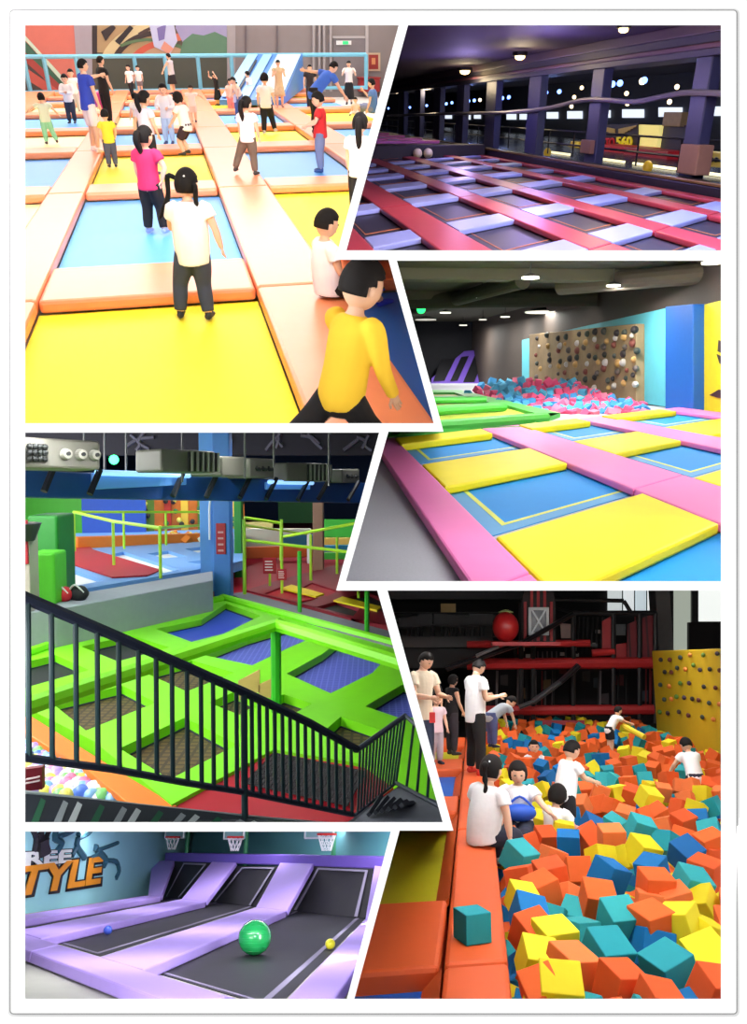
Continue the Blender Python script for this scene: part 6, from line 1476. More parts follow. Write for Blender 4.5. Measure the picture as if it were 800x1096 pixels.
# hoops
RIM = M('rim_red', (206, 50, 44), .5); NET = M('net_white', (232, 232, 236), .7)
hoops = [(185, 896, 163, 212, 'beside the graffiti wall'), (252, 896, 228, 274, 'above the middle ramp'), (350, 893, 314, 370, 'nearest the slanting edge')]
for i, (hx, hy, x0, x1, l) in enumerate(hoops):
    s = (hx-187)/214; Bs = tA+bk_*1.6+dirv*2.2+dirv*((T1-T0).length*s)
    d = R.px(Bs)[2]; ctr = R.at(hx, hy, d*.97); c0 = R.at((x0+x1)/2, hy-8, d)
    t = thing('basketball_hoop', 'basketball hoop with white net and pale backboard, %s' % l, 'basketball hoop', c0)
    wd = (x1-x0)/2*d/F
    bq = [c0-dirv*wd+V(0, 0, -.35), c0+dirv*wd+V(0, 0, -.35), c0+dirv*wd+V(0, 0, .7), c0-dirv*wd+V(0, 0, .7)]
    obj('backboard', prism(B(), [p-c0 for p in bq], bk_*.08, .01), M('backboard_pale', (150, 196, 196), .3), t)
    for a_, b_ in ((0, 1), (1, 2), (3, 0)): obj('white_edge', bar(B(), bq[a_]-c0-bk_*.02, bq[b_]-c0-bk_*.02, .035, 6), NET, t)
    rr_ = .3; cc = ctr-c0; ring = [cc+V(math.cos(a)*rr_, math.sin(a)*rr_, 0) for a in [k*math.pi/12 for k in range(25)]]
    obj('rim', tube(B(), ring, .04, 6), RIM, t)
    bm = B()
    for k in range(10):
        a = k*math.pi/5
        for s_ in (1, -1):
            pts = [cc+V(math.cos(a+s_*u*.9)*rr_*(1-.5*u), math.sin(a+s_*u*.9)*rr_*(1-.5*u), -.5*u) for u in (0, .33, .66, 1)]
            tube(bm, pts, .012, 4)
    obj('net', bm, NET, t)
    obj('bracket', bar(B(), cc+V(0, rr_, 0), V(cc.x, 0, cc.z), .04, 6), RIM, t)
    obj('pole', tube(B(), [V(dirv.x*wd*.8, .3, -2.2), V(dirv.x*wd*.8, .3, .5)], .09, 8), M('pole_green', (40, 130, 86), .5), t)
# balls
def ball5(x, y, r, z, nm_, l, mat, ribs=False):
    P = R.g(x, y+r*.96, z); rr_ = r*R.px(P)[2]/F*.96
    t = thing(nm_, l, 'ball', P)
    obj('shell', ball(B(), (0, 0, rr_*.97), (rr_, rr_, rr_*.97), 32, 20), mat, t, smooth=True)
    if ribs:
        for k in range(-3, 4):
            zz = rr_*.97+rr_*.23*k; q = math.sqrt(max(0, 1-(.23*k)**2))*rr_*.995
            obj('rib', tube(B(), [V(math.cos(a)*q, math.sin(a)*q, zz) for a in [j*math.pi/16 for j in range(33)]], rr_*.012, 5), mat, t, smooth=True)
    else: obj('valve', ball(B(), (0, -rr_*.9, rr_*1.35), rr_*.07, 8, 6), M('valve_dark', (60, 60, 60)), t)
ball5(272, 1005, 18.5, .012, 'exercise_ball', 'big shiny green exercise ball on the third black lane', M('green_rubber', (30, 168, 84), .22, .05, spec=.7, coat=.4), True)
ball5(115, 996, 4.8, .012, 'play_ball', 'small blue ball on the edge of the second black lane', M('blue_rubber', (66, 92, 196), .3))
ball5(353.5, 1011, 5.6, .017, 'play_ball', 'small yellow ball near the right hand line of the third lane', M('yellow_rubber', (232, 226, 50), .3))
top_strips(30, 416, 887.5, (6, 9, 13, 18, 24, 29), (70, 120, 190, 240, 260, 260), (0, .3, -1), (.98, .96, 1))
area('hall_fill', (-6.5, 6.5, 1.1), (.7, .8, -.3), 3, 1.2, 230, (1, .98, 1))  # unseen lamps added at the open side to lift the hall
area('hall_fill', (-4.6, 4.4, .9), (.4, 1, 0), 1.4, .6, 120, (1, .98, 1))
for d_, w_ in ((8, 60), (13, 110), (19, 170), (26, 240)): edge_strip(419.5, 893, 375, 1065, d_, w_, (-1, .3, .1), (.95, 1, 1))
SHELLS.append((R5, M('partition_lilac', (130, 128, 150), .8)))
# ================================================================ hall 6: foam pit with children
use(R6)
G6 = Grid((508, 703), 1069, (5000, 703), 430)
OR6 = M('orange_vinyl6', (226, 96, 46), .5, .06, 3, bump=.08, spec=.3)
def s6(s): return 508+s*366
PIT = -.75
floor('floor', [V(-20, 1, 0), V(20, 1, 0), V(20, 60, 0), V(-20, 60, 0)], M('dark_concrete', (60, 56, 56), .8), z=PIT)
rim = [(1300, 1037), (1037, 890), (890, 826), (826, 790), (790, 768)]
for k, (a, b) in enumerate(rim):
    slab('rim_pad', G6.q(s6(-.10), s6(.112), a, b), PIT+.02, 0, OR6, 'orange pad on the rim of the foam pit, %s' % ['in front of the teal cube', 'with the lone teal cube on it', 'where the girl with the braid sits', 'under the man looking at his phone', 'farthest, by the bending child'][k], 'pad', bev=.03)
lft = [(1300, 1037, 'blue'), (962, 872, 'yellow'), (852, 826, 'blue'), (812, 800, 'yellow')]
crs = [(1037, 964), (870, 853), (824, 813), (799, 790)]
BL6 = M('deep_blue_bed', (14, 92, 190), .55, .04, spec=.3); YE6 = M('mustard_bed', (196, 190, 30), .55, .05, spec=.3)
wd_ = ['nearest', 'second', 'third', 'fourth']
for k, (a, b) in enumerate(crs):
    slab('cross_pad', G6.q(s6(-1.6), s6(-.108), a, b), -.25, -.005, OR6, 'orange pad running from the rim toward the slanting edge, %s one' % wd_[k], 'pad', bev=.03)
for k, (a, b, cl) in enumerate(lft):
    qd = G6.q(s6(-1.6), s6(-.165), a+2, b-2); c = cen(qd)
    t = thing('trampoline', '%s trampoline beside the rim of the foam pit, %s one' % ('blue' if cl == 'blue' else 'mustard yellow', wd_[k]), 'trampoline', (c.x, c.y, -.25))
    obj('jumping_bed', prism(B(), [V(p.x-c.x, p.y-c.y, 0) for p in qd], (0, 0, .12)), BL6 if cl == 'blue' else YE6, t)
    qs_ = G6.q(s6(-.17), s6(-.106), a, b)
    obj('sloping_edge', prism(B(), [V(qs_[0].x-c.x, qs_[0].y-c.y, .12), V(qs_[1].x-c.x, qs_[1].y-c.y, .24), V(qs_[2].x-c.x, qs_[2].y-c.y, .24), V(qs_[3].x-c.x, qs_[3].y-c.y, .12)], (0, 0, -.05)), OR6, t)
# foam cubes
fcol = {'orange': [(236, 104, 44), (222, 90, 40), (240, 124, 66)], 'yellow': [(240, 224, 44), (226, 206, 30)], 'teal': [(34, 150, 162), (50, 164, 170)], 'blue': [(16, 112, 178), (24, 96, 158)]}
S6 = .3
fme = {k: [foam(S6, M('foam6_%s_%d' % (k, i), c_, .75, .05, 8, bump=.08, spec=.25)) for i, c_ in enumerate(v)] for k, v in fcol.items()}
rg = random.Random(21)
XR6 = R.g(772, 803).x; YF6e = R.g(640, 771.5).y-.5
special = [('yellow', 600, 1062, 0, 62), ('teal', 716, 1040, .5, 54), ('teal', 650, 1022, .45, 50), ('orange', 612, 1038, .6, 52), ('yellow', 594, 1008, .4, 48), ('orange', 698, 990, .5, 54), ('yellow', 728, 990, -.6, 52), ('orange', 640, 965, .1, 48), ('teal', 741, 948, .3, 50), ('blue', 652, 938, .7, 42),
           ('orange', 702, 950, .2, 40), ('yellow', 688, 912, .5, 44), ('yellow', 562, 1030, .2, 46), ('blue', 555, 980, .2, 40), ('orange', 560, 1000, .6, 44), ('yellow', 545, 962, .3, 32), ('orange', 580, 955, .4, 44), ('teal', 663, 985, .3, 42), ('yellow', 757, 1028, .3, 52), ('orange', 762, 905, .2, 46), ('teal', 556, 918, .8, 42), ('orange', 590, 938, .2, 40), ('orange', 655, 898, .1, 38), ('teal', 686, 888, .2, 34), ('yellow', 695, 855, .4, 36), ('blue', 735, 915, .5, 44), ('orange', 755, 935, .9, 40), ('orange', 665, 1055, .5, 48), ('orange', 705, 1075, .3, 46), ('orange', 560, 1062, .2, 46), ('orange', 765, 1060, .4, 46)]
cubes = []
for cl, x, y, rz, w in special: cubes.append([x, y, cl, min(w, 12+(y-770)*.145), rz])
y = 1100.0
while y > 772:
    w = 9+(y-770)*.135; x = 508+(y-703)*.112+w*.45
    while x < 800:
        yy = y+rg.uniform(-.15, .15)*w; xx = x+rg.uniform(-.15, .15)*w
        ok = True
        for q in cubes:
            lim = .62 if q[3] < 30 else .6
            if abs(q[0]-xx) < lim*(q[3]+w)/2*1.0 and abs(q[1]-yy) < .42*(q[3]+w)/2: ok = False; break
        wallx = 703+(yy-775)*2.46
        if xx > min(wallx, 800)-2 and yy < 806: ok = False
        if ok: cubes.append([xx, yy, rg.choices(('orange', 'yellow', 'teal', 'blue'), (.58, .17, .14, .11))[0], w*rg.uniform(.92, 1.1), None])
        x += w*.8
    y -= w*.36
cubes.sort(key=lambda q: -q[1])
def near_name(x, y):
    marks = [((548, 870), 'the girl with the blue bag'), ((592, 895), 'the child with bobbed hair'), ((610, 840), 'the boy standing in the pit'), ((655, 785), 'the child holding a yellow stick'), ((745, 825), 'the kneeling child by the yellow wall'), ((573, 815), 'the half buried child'), ((700, 780), 'the yellow climbing wall'), ((530, 780), 'the bending child'), ((545, 1000), 'the orange rim pads'), ((655, 1069), 'the front edge of the pit'), ((765, 960), 'the outer side of the pit'), ((640, 772), 'the red climbing frame'), ((600, 960), 'the girl with the braid'), ((700, 900), 'the middle of the pit'), ((600, 785), 'the far end of the pit')]
    return min(marks, key=lambda m: ((m[0][0]-x)/1.0)**2+((m[0][1]-y)*1.4)**2)[1]
seen = {}; far6 = []
nc = 0
blockers = [(523, 880, 42, 62), (553, 870, 20, 35), (592, 896, 16, 28)]
for n_, (x, y, cl, w, rz) in enumerate(cubes):
    if nc >= 300*4: break
    zc = -.1+rg.uniform(-.04, .05)
    if rz is not None: zc = .02
    # the cube centre is drawn at (x, y): find its distance from its apparent size
    P = R.g(x, y, zc)
    d = R.px(P)[2]; sc = max(.62, min(1.25, (w/1.22)*d/F/S6))
    s2_ = sc
    rot = Euler((rg.uniform(-.5, .5), rg.uniform(-.5, .5), rz if rz is not None else rg.uniform(0, 1.57)))
    if rz is not None: rot = Euler((.35+.2*math.sin(n_), .3*math.cos(n_*2), rz))
    edge = 508+(y-703)*.112
    if (x-edge)/w < .62: x = edge+.68*w; P = R.g(x, y, zc)
    P.x = min(P.x, XR6-.27)
    near = [q for q in cubes if q[0:2] != [x, y] and abs(q[0]-x) < q[3] and abs(q[1]-y) < q[3]]
    lf = min([q for q in near if q[0] < x], key=lambda q: abs(q[0]-x)+abs(q[1]-y), default=None); rt_ = min([q for q in near if q[0] >= x], key=lambda q: abs(q[0]-x)+abs(q[1]-y), default=None)
    if w > 24 and lf and rt_: lab = '%s foam cube between %s and %s ones near %s' % (cl, lf[2], rt_[2], near_name(x, y))
    else: lab = '%s foam cube near %s' % (cl, near_name(x, y))
    if lab in seen and w > 24:
        lab2 = lab.replace('%s foam cube' % cl, ('smaller %s foam cube' if w < seen[lab] else 'larger %s foam cube') % cl)
        if lab2 not in seen: lab = lab2
    grp = lab
    seen[lab] = w
    nm_kind = 'foam_cube'
    if w < 16.5:
        far6.append((P, rot, sc, cl)); continue
    proto_copy('foam_cube', rg.choice(fme[cl]), P, rot, lab, 'foam cube', '%s foam cubes near %s' % (cl, near_name(x, y)), sc); nc += 1
fill = B(); ks = ('orange', 'yellow', 'teal', 'blue')
for P, rot, sc, cl in far6:
    g_ = bmesh.ops.create_cube(fill, size=S6*sc, matrix=Matrix.Translation(P) @ rot.to_matrix().to_4x4())
    for v in g_['verts']:
        for f in v.link_faces: f.material_index = ks.index(cl)
obj('distant_foam', fill, [fme[k][0].materials[0] for k in ks], kind='stuff', label='sea of small looking foam cubes at the far end of the pit', cat='foam')
P = R.g(506, 1007); w_ = 37*R.px(P)[2]/F/1.22
proto_copy('foam_cube', fme['teal'][0], P+V(0, 0, w_/2+.005), Euler((0, 0, .5)), 'lone teal foam cube standing on the orange rim pad', 'foam cube', None, w_/S6)
# bed of the pit below the visible cubes
fill = B()
for k in range(700):
    y = rg.uniform(775, 1120); x = rg.uniform(508+(y-703)*.112+8, 800)
    P = R.g(x, y, PIT+.22)
    if P.x > XR6-.4 or P.y > YF6e: continue
    g_ = bmesh.ops.create_cube(fill, size=.36, matrix=Matrix.Translation(P) @ rndrot(rg).to_matrix().to_4x4()); mi = rg.randrange(4)
    for v in g_['verts']:
        for f in v.link_faces: f.material_index = mi
obj('buried_foam', fill, [fme[k][0].materials[0] for k in ('orange', 'yellow', 'teal', 'blue')], kind='stuff', label='lower layers of coloured foam cubes filling the pit', cat='foam')
# yellow climbing wall
def x6(x, y, o=0): return R.wx(x, y, XR6-o)
zt6 = x6(703, 699).z
yA, yB_ = x6(703, 775).y, x6(790, 790).y
yw = thing('climbing_wall', 'yellow climbing wall with rows of dark and coloured holds at the side of the pit', 'climbing wall', V(XR6, (yA+3)/2, PIT)); yo = V(XR6, (yA+3)/2, PIT)
obj('panel', box(B(), 0, .25, 3-yo.y, yA-yo.y, 0, zt6-PIT+.06, .02), M('mustard_panel', (206, 172, 26), .6, .12, 1.5), yw)
hp6 = [(470, 325), (508, 325), (553, 315), (595, 305), (652, 305), (712, 298), (487, 377), (515, 378), (540, 360), (575, 365), (610, 348), (638, 368), (680, 365), (722, 370), (468, 432), (505, 438), (553, 425), (592, 425), (655, 440), (705, 445), (485, 495), (515, 493), (537, 483), (570, 487), (605, 492), (632, 497), (677, 510), (720, 515), (465, 548), (500, 553), (548, 548), (588, 563), (648, 570), (695, 580)]
hcol = [(40, 34, 40), (96, 40, 36), (50, 60, 60), (214, 130, 60), (90, 130, 50), (60, 36, 60)]
for k, (a, b) in enumerate(hp6):
    x, y = 590+a/4, 625+b/4; P = x6(x, y, .05)-yo; s = 2.5*R.px(x6(x, y))[2]/F
    obj('climbing_hold', ball(B(), P, (s*.8, s*1.1*2, s), 10, 6), M('hold6_%d' % (k*7 % 6), hcol[k*7 % 6], .6), yw, smooth=True)
# dark column, windows, dark band on the side wall above
W6 = XR6+.3
obj('wall_right', box(B(), 0, .2, 2, yA+.5, PIT, zt6+.02), M('charcoal_wall', (60, 56, 56), .8), loc=V(W6, 0, 0), kind='structure')
def u6(nm_, x0, y0, x1, y1, X, mat, th=.1, **kw):
    P = [R.wx(x, y, X) for x, y in ((x0, y0), (x1, y0), (x1, y1), (x0, y1))]; c = cen(P)
    return obj(nm_, prism(B(), [p-c for p in P], (th, 0, 0)), mat, loc=c, **kw)
YF6 = R.g(640, 771.5).y
def y6(x, y, o=0): return R.wy(x, y, YF6-o)
p = thing('column', 'grey concrete column between the windows behind the yellow climbing wall', 'column', y6(714, 775, -2)); pc_ = y6(714, 775, -2)
a_, b_ = R.wy(706, 700, YF6+2), R.wy(722, 700, YF6+2)
obj('shaft', box(B(), a_.x-pc_.x, b_.x-pc_.x, 0, 1, -1, 12, .03), M('concrete_col', (112, 108, 106), .8, .1), p)
YW6 = YF6+9
obj('wall_back', box(B(), -40, 40, 0, .3, PIT, 16), M('black_wall6', (36, 34, 36), .8, .1), loc=V(0, YW6, 0), kind='structure')
def q6(nm_, x0, y0, x1, y1, Y, mat, th=.1, **kw):
    P = [R.wy(x, y, Y) for x, y in ((x0, y0), (x1, y0), (x1, y1), (x0, y1))]; c = cen(P)
    return obj(nm_, prism(B(), [p_-c for p_ in P], (0, th, 0), kw.pop('bev', 0)), mat, kw.pop('parent', None), loc=c, **kw)
q6('window_1', 722, 600, 741, 706, YW6-.1, glow('hazy_window', (176, 184, 170), .75), kind='structure')
q6('window_2', 747, 600, 900, 665, YW6-.1, glow('bright_window', (236, 240, 236), 1.05), kind='structure')
q6('trim_3', 741, 590, 748, 706, YW6-.5, M('mullion', (70, 70, 72), .5), .2, kind='structure')
q6('trim_4', 738, 666, 920, 706, YW6-.7, M('dark_sill', (58, 52, 54), .7), .3, kind='structure')
for i, (a, b) in enumerate(((651, 666), (668, 679), (681, 692), (694, 706))):
    q6('window_%d' % (i+3), a, 590, b, 656, YW6-.1, glow('pane_%d' % i, ((206, 214, 214), (226, 232, 234), (200, 214, 220), (236, 238, 236))[i], .85), kind='structure')
# play structure
PR = M('red_tube', (190, 40, 42), .5); BKT = M('black_tube', (20, 18, 22), .5); DR = grid_mat('dark_red_mesh', (110, 26, 36), (60, 20, 26), .25, .25)
ps6 = thing('play_structure', 'big red and black indoor climbing frame at the end of the pit', 'climbing frame', y6(620, 775)); po = y6(620, 775)
def t6(x0, y0, x1, y1, r, mat, nm_='tube', o=0, o2=None):
    o2 = o if o2 is None else o2
    obj(nm_, bar(B(), y6(x0, y0, -o)-po, y6(x1, y1, -o2)-po, r, 8), mat, ps6)
for x in (558, 571, 614, 657, 685, 702): 
    t6(x, 645 if x < 610 else 656, x, 774, .07, BKT, 'post'); t6(x, 660, x, 774, .06, BKT, 'post', 3)
t6(558, 641, 668, 643, .06, BKT, 'beam'); t6(614, 656, 703, 656, .07, BKT, 'beam'); t6(668, 643, 676, 656, .06, BKT, 'beam')
t6(558, 641, 614, 656, .05, BKT, 'beam', 1.5)
for y, a, b, r in ((710, 500, 702, .16), (760, 500, 700, .14), (689, 500, 632, .1), (698, 634, 658, .1)):
    t6(a, y+.8, b, y-.6, r, PR, 'red_tube')
q6p = lambda nm_, pts, o, mat, th=.06: obj(nm_, prism(B(), [y6(x, y, -o)-po for x, y in pts], (0, th, 0)), mat, ps6)
q6p('red_panel', [(645, 665), (657, 658), (657, 697), (645, 697)], 1, M('bright_red', (190, 30, 36), .5, .1))
q6p('mesh_panel', [(672, 668), (702, 656), (702, 709), (672, 709)], .1, DR); q6p('mesh_panel', [(658, 690), (671, 688), (671, 709), (658, 709)], .5, M('bright_red', (190, 30, 36)))
q6p('deck_board', [(558, 711), (702, 711), (702, 714), (558, 714)], .5, BKT, .8); q6p('deck_board', [(558, 689), (640, 689), (640, 692), (558, 692)], .5, BKT, .8)
q6p('lower_panel', [(573, 771), (626, 771), (626, 776), (573, 776)], -.1, M('pink_red', (176, 58, 66), .6))
q6p('dark_backing', [(502, 716), (702, 714), (702, 775), (502, 775)], 3.5, M('backing_dark', (34, 28, 34), .8, .3, 2))  # plain dark sheet behind the frame
q6p('pale_figure_panel', [(600, 667), (612, 668), (613, 683), (601, 683)], 2, M('poster_pale', (190, 160, 150), .6, .3, 2))
q6p('pale_panel', [(658, 668), (670, 668), (670, 680), (658, 680)], 2, M('poster_pale2', (150, 156, 160), .6))
for k, (x, y) in enumerate(((616, 695), (652, 673), (640, 676), (636, 690), (617, 701), (565, 702), (559, 695), (602, 700))): q6p('small_light_block', [(x-2, y-2), (x+3, y-2), (x+3, y+2), (x-2, y+2)], 1.5, M('block_pale', (196, 190, 186), .6))
for k in range(5): t6(576+k*5, 697, 576+k*5, 712, .02, M('grey_bar', (110, 100, 104)), 'bar', 1)
for k in range(7): t6(620+k*5, 660, 618+k*5, 700, .025, BKT, 'bar', 1.2)
rg = random.Random(17)
for k in range(26):
    x = rg.uniform(520, 700); lv = rg.choice(((692, 708), (716, 757), (660, 688), (718, 757)))
    if lv[0] == 660 and x < 600: continue
    t6(x, lv[0], x+rg.uniform(-1, 1), lv[1], rg.uniform(.02, .04), (M('grey_bar', (110, 100, 104)), BKT, M('red_bar', (140, 34, 40), .5))[k % 3], 'bar', rg.uniform(.6, 2.6))
for k in range(9):
    x = (540, 586, 603, 640, 648, 560, 664, 690, 628)[k]; y = (728, 733, 716, 731, 748, 742, 728, 745, 724)[k]
    q6p('play_panel', [(x-4, y-5), (x+4, y-6), (x+4, y+6), (x-4, y+5)], 1.8+k*.1, M('play_panel_%d' % (k % 4), ((74, 66, 70), (120, 92, 60), (96, 30, 36), (60, 70, 80))[k % 4], .6, .2, 2))
t6(556, 700, 556, 688, .05, PR, 'red_tube', .3); t6(540, 716, 560, 700, .04, BKT, 'bar', .6)
# slide
def sl6(x0, y0, x1, y1, w, mat, nm_, o):
    a_, b_ = y6(x0, y0, -o)-po, y6(x1, y1, -o)-po
    obj(nm_, tube(B(), [a_, b_], [(w, w*.4)]*2, 8, ref=(0, 1, 0)), mat, ps6)
sl6(556, 757, 571, 751, .16, M('slide_grey', (90, 90, 94), .3), 'slide', -.6); sl6(571, 751, 600, 730, .2, M('slide_grey', (90, 90, 94)), 'slide', -.6); sl6(600, 730, 620, 712, .2, M('slide_dark', (44, 42, 46), .3), 'slide', -.6)
sl6(478, 716, 560, 688, .2, M('slide_dark', (44, 42, 46)), 'slide', -1); sl6(560, 688, 614, 657, .18, BKT, 'slide', -1); sl6(510, 702, 534, 692, .12, M('slide_edge', (130, 130, 134), .3), 'slide_edge', -1.4)
# barn facade
bf = thing('barn_facade', 'red and black striped barn facade with a white crossed window', 'facade', y6(576, 690, .3)); bo6 = y6(576, 690, .3)
def f6(nm_, pts, o, mat, th=.05): obj(nm_, prism(B(), [y6(x, y, .3+o)-bo6 for x, y in pts], (0, th, 0)), mat, bf)
f6('wall_board', [(559, 642), (564, 625), (590, 622), (595, 645), (595, 687), (559, 687)], 0, M('barn_black', (34, 20, 24), .7), .2)
for k in range(5): f6('red_stripe', [(561+k*7, 644-(k in (1, 2, 3))*15), (564+k*7, 644-(k in (1, 2, 3))*15), (564+k*7, 686), (561+k*7, 686)], .06, M('barn_red', (160, 30, 40), .6))
f6('window_pane', [(567, 652), (587, 652), (587, 679), (567, 679)], .12, M('pane_dark', (36, 44, 60), .3))
WT = M('window_white', (206, 212, 216), .5)
for pts in ([(566, 650), (588, 650), (588, 653), (566, 653)], [(566, 677), (588, 677), (588, 680), (566, 680)], [(566, 650), (569, 650), (569, 680), (566, 680)], [(585, 650), (588, 650), (588, 680), (585, 680)], [(569, 653), (571, 653), (585, 677), (583, 677)], [(583, 653), (585, 653), (571, 677), (569, 677)]): f6('window_frame', pts, .2, WT)
# red ball
c = y6(541.5, 671, 1.5); r = 14*R.px(c)[2]/F
t = thing('giant_ball', 'big red ball resting on the red ledge of the climbing frame', 'ball', c)
obj('shell', ball(B(), (0, 0, 0), (r, r, r*1.15), 28, 18), M('ball_red', (178, 30, 34), .35), t, smooth=True)
obj('stem', tube(B(), [V(0, 0, r*1.1), V(.1, 0, r*1.25)], r*.08, 8), M('stem_green', (130, 140, 90), .5), t)
obj('leaf', tube(B(), [V(-r*.5, 0, r*1.12), V(0, 0, r*1.2), V(r*.6, 0, r*1.1)], [.02, r*.12, .02], 6, 3), M('stem_green', (130, 140, 90)), t)
q6('red_ledge', 527, 687, 600, 691, YF6-1.9, M('ledge_red', (166, 26, 32), .5), 1.6, label='red ledge carrying the big red ball', cat='ledge')
# upper gallery at the left
YG = YF6+2
q6('trim_5', 380, 681, 528, 693, YG, M('gallery_fascia', (92, 90, 92), .7), .3, kind='structure'); q6('trim_6', 380, 694, 530, 715, YG+.5, M('gallery_under', (62, 60, 62), .7), .3, kind='structure')
q6('trim_7', 380, 620, 560, 641, YG, M('gallery_top', (50, 48, 52), .7), .3, kind='structure'); q6('wall_left', 380, 655, 545, 682, YG+1.5, M('gallery_wall', (104, 104, 102), .8, .45, 1.5), .2, kind='structure')
rg = random.Random(8)
for k in range(9):
    x = 436+k*11+rg.uniform(-3, 3); yb_ = 681; P = y6(x, yb_, -1); H_ = R.up(P, 656+rg.uniform(-1, 5))
    t = thing('stored_chair', 'dark chair stacked up on the gallery, %s from the slanting edge' % ['first', 'second', 'third', 'fourth', 'fifth', 'sixth', 'seventh', 'eighth', 'ninth'][k], 'chair', P)
    DC = M('chair_dark', (26, 24, 28), .6)
    obj('backrest', box(B(), -.22, .22, 0, .05, H_*.5, H_, .02), DC, t); obj('seat', box(B(), -.25, .25, -.4, .05, H_*.42, H_*.5, .02), DC, t)
    for sx_ in (-.2, .2):
        for sy_ in (-.35, 0): obj('leg', bar(B(), V(sx_, sy_, 0), V(sx_*1.1, sy_, H_*.42), .03, 5), DC, t)
for i, (a, b) in enumerate(((472, 488), (457, 470))):
    if i == 0: q6('wooden_board', a, 646, b, 660, YG+.8, M('board_wood', (186, 156, 104), .7, .2, 2), .15, label='pale wooden board standing on the gallery rail', cat='board')
t6r = thing('gallery_rail', 'thin black rail along the upper gallery', 'railing', y6(480, 667, -1.8)); ro6 = y6(480, 667, -1.8)
for yy in (667, 657): obj('rail', bar(B(), y6(420, yy, -1.8)-ro6, y6(545, yy, -1.8)-ro6, .05, 6), BKT, t6r)
# people
SH = (246, 246, 248); NV = (38, 42, 62)
person('man in a white t-shirt and black trousers looking at his phone on the rim', (509, 829), 706, rz=-55, kid=0, det=2, pose=dict(lean=2, hp=28, hy=0, loose=1.15, hem=.02, aR=((.1, .1, -1), (.1, 1, .15)), aL=((.1, .25, -1), (-.3, 1, .1)), lR=((.1, .0, -1), (0, -.05, -1)), lL=((.2, .12, -1), (.1, -.05, -1))), top_c=('tee', SH), low=('pants', (18, 18, 20)), shoe=(220, 60, 50), hair='short')
pw = person('woman in a cream top holding something red, cut by the slanting edge', (452, 838), 698, rz=-130, kid=0, det=2, pose=dict(lean=3, hp=26, hy=5, aR=((.2, .3, -1), (-.4, 1, -.1)), aL=((.2, .3, -1), (-.4, 1, -.1))), top_c=('tee', (222, 208, 184)), low=('pants', (50, 60, 84)), shoe=(60, 60, 60), hair='short')
P = R.at(463, 768, R.px(pw[1])[2]*.93); obj('red_phone', box(B(), -.04, .04, -.01, .01, -.07, .07, .008), M('phone_red', (210, 50, 50), .4), loc=P, label='red phone in the hands of the woman in the cream top', cat='phone')
person('person in a black top and dotted trousers standing behind the rim', (484, 808), 722, rz=-60, kid=.2, det=1, pose=dict(aR=((.1, .2, -1), (-.2, .5, -.8))), top_c=('vest', (24, 22, 26)), low=('pants', (50, 46, 54)), shoe=(40, 40, 40), hair='bob')
person('child in a pinkish white top standing beside the dotted trousers', (467, 818), 741, rz=-150, det=1, top_c=('tee', (226, 200, 206)), low=('pants', (170, 160, 170)), hair='short')
person('person in dark clothes at the back with a hand near the face', (462, 800), 719, rz=170, kid=.1, det=0, pose=dict(aR=((.3, .6, -.6), (-.3, .3, 1))), top_c=('tee', (34, 32, 38)), low=('pants', (40, 40, 50)), hair='short')
person('child in a grey blue shirt bending over the far rim of the pit', (527, 800), 752, rz=-60, det=1, pose=dict(lean=62, hp=20, aR=((.1, .4, -1), (0, .3, -1)), aL=((.1, .4, -1), (0, .3, -1))), top_c=('tee', (186, 192, 202)), low=('pants', (90, 100, 150)), hair='short', H=1.25)
ph = person('phone holder', (0, 0), 0) if False else None
person('girl with a long black braid in a white t-shirt sitting with back turned', (517, 905), 834, rz=-38, det=2, anchor='hip', H=1.38, pose=dict(lean=10, side=4, hp=4, hy=10, tail=.24, loose=1.2, aR=((.35, -.05, -1), (.1, .05, -1)), aL=((.5, .3, -.9), (-.2, .7, -.7)), lR=((.35, 1, -.05), (.0, .1, -1)), lL=((.1, 1, .0), (.1, .3, -1)), fR=(0, 1, -.2), fL=(0, 1, -.2)), top_c=('tee', SH), low=('pants', NV), shoe=(200, 190, 190), hair='braid')
gb = person('girl in a white shirt with a blue bag in her lap, facing outward', (557, 893), 834, rz=165, det=2, anchor='hip', H=1.28, z=-.1, pose=dict(lean=4, hp=14, hy=15, aL=((.6, .4, -.6), (.5, .5, -.3)), aR=((.3, .3, -1), (-.3, .8, -.5)), lR=((.1, 1, -.05), (.0, .5, -.8)), lL=((.2, 1, -.05), (.0, .5, -.8))), top_c=('tee', SH), low=('pants', NV), shoe=(60, 60, 70), hair='bob')
P = gb[1]+V(0, -.16, .16); bm = ball(B(), (0, 0, 0), (.17, .1, .09), 16, 10)
t = thing('bag', 'bright blue bag in the lap of the girl facing outward', 'bag', P); obj('pouch', bm, M('bag_blue', (20, 80, 190), .5), t, smooth=True); obj('strap', tube(B(), [V(-.15, 0, .04), V(0, .02, .16), V(.15, 0, .04)], .012, 6, 4), M('bag_blue', (20, 80, 190)), t)
person('half buried child with only the head above the foam cubes', (573, 838), 811, rz=185, det=1, anchor='hip', H=1.25, z=-.5, pose=dict(hp=-6), top_c=('tee', (236, 240, 246)), low=('shorts', NV), hair='short')
person('boy in a white t-shirt and black shorts standing in the pit reaching forward', (607, 905), 793, rz=-58, det=2, z=-.3, pose=dict(lean=12, hp=14, loose=1.15, aR=((.1, .6, -.8), (.0, 1, -.35)), aL=((.1, .7, -.8), (0, 1, -.2)), lR=((.05, .0, -1), (0, -.1, -1)), lL=((.1, .2, -1), (0, -.1, -1))), top_c=('tee', SH), low=('shorts', (24, 22, 28)), shoe=(40, 40, 40), hair='short')
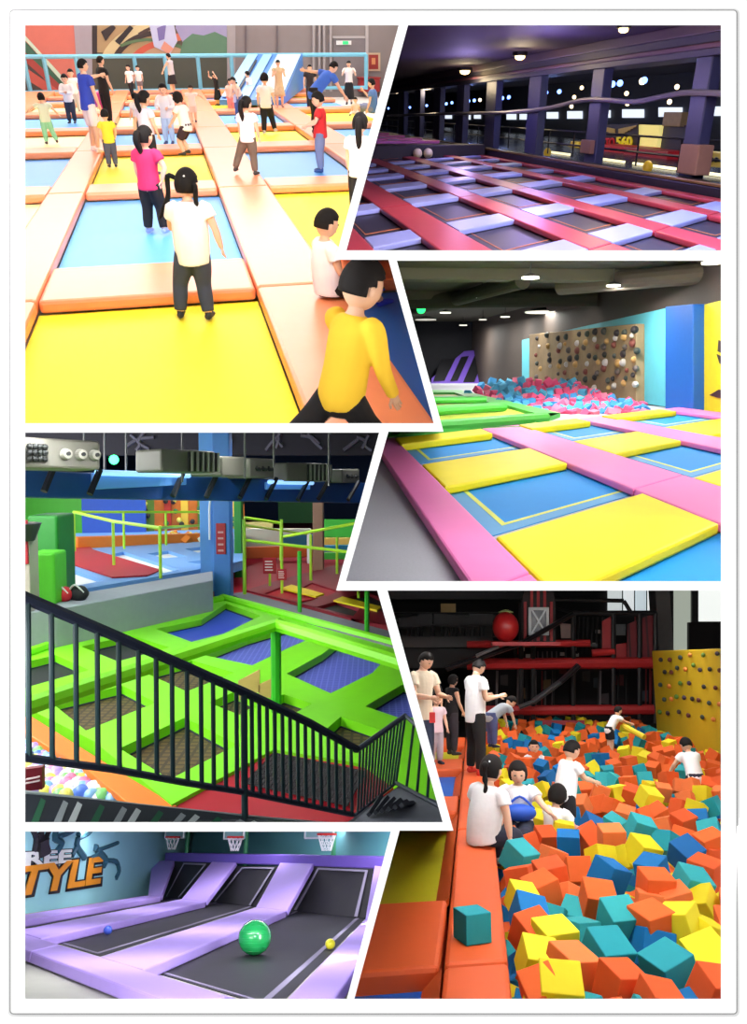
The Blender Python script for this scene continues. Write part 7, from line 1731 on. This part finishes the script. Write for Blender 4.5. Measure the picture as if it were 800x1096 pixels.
person('child with bobbed black hair and a white t-shirt sunk in the cubes', (594, 915), 871, rz=-50, det=2, anchor='hip', H=1.22, z=-.35, pose=dict(lean=6, hp=10, aR=((.1, .6, -.8), (-.2, .9, -.3)), aL=((.1, .6, -.8), (-.2, .9, -.3))), top_c=('tee', SH), low=('shorts', NV), hair='bob')
yp6 = person('child in a white t-shirt and black shorts leaning with a yellow stick', (654, 806), 756, rz=-70, det=1, z=-.25, pose=dict(lean=35, hp=-5, aR=((.1, .8, -.5), (.0, 1, -.3)), aL=((.1, .8, -.5), (.0, 1, -.3))), top_c=('tee', SH), low=('shorts', (22, 20, 24)), hair='short')
a_, b_ = R.at(668, 777, R.px(yp6[1])[2]), R.at(690, 789, R.px(yp6[1])[2]*.97)
obj('yellow_stick', bar(B(), V(0, 0, 0), b_-a_, .06, 8), M('foam_stick', (232, 204, 40), .6), loc=a_, label='yellow foam stick held by the far leaning child', cat='foam stick')
person('kneeling child in a white t-shirt by the yellow climbing wall', (745, 838), 799, rz=15, det=1, anchor='hip', H=1.15, z=-.12, pose=dict(lean=22, hp=18, aL=((.5, .4, -.8), (.3, .5, -.8)), aR=((.2, .5, -1), (-.1, .6, -.8)), lR=((.1, .6, -.8), (0, -1, -.2)), lL=((.1, .6, -.8), (0, -1, -.2))), top_c=('tee', SH), low=('shorts', (40, 40, 60)), hair='short')
obj('ceiling', box(B(), -40, 40, 2, 60, 0, .2), M('dark_ceiling6', (50, 50, 54), .8), loc=V(0, 0, 12), kind='structure')
top_strips(418, 770, 630.6, (5, 8, 12, 17), (66, 100, 150, 210), (0, .3, -1), (1, .98, .96))
area('window_light', (5.5, 6, 1.4), (-.9, .5, -.5), 4, 1.4, 100, (1, .98, .95))  # side fill added out of view, no window stands here
area('window_light', (8, 10, 1.5), (-.9, .3, -.4), 5, 1.2, 150, (1, .98, .95))
area('hall_fill', (2.2, 3.6, 1.2), (-.1, 1, -.45), 2.4, .5, 25, (1, .98, .96))  # weak front lamp added as fill
SHELLS.append((R6, M('partition_grey6', (120, 116, 114), .8)))
# ================================================================ board, camera, world
clip_all()
shells()
board()
cam = bpy.data.cameras.new('camera'); co = bpy.data.objects.new('camera', cam); C.objects.link(co)
cam.sensor_fit = 'VERTICAL'; cam.sensor_height = 36; cam.lens = 36*F/1096.0; cam.clip_start = .05; cam.clip_end = 500
co.matrix_world = Matrix(((1, 0, 0, 0), (0, 0, -1, 0), (0, 1, 0, 0), (0, 0, 0, 1)))
bpy.context.scene.camera = co
w = bpy.data.worlds.new('world'); bpy.context.scene.world = w; w.use_nodes = True
bg = w.node_tree.nodes['Background']; bg.inputs[0].default_value = (1, 1, 1, 1); bg.inputs[1].default_value = 1.08
vs = bpy.context.scene.view_settings
vs.view_transform = 'Standard'; vs.look = 'None'; vs.exposure = 0; vs.gamma = 1; vs.use_curve_mapping = False
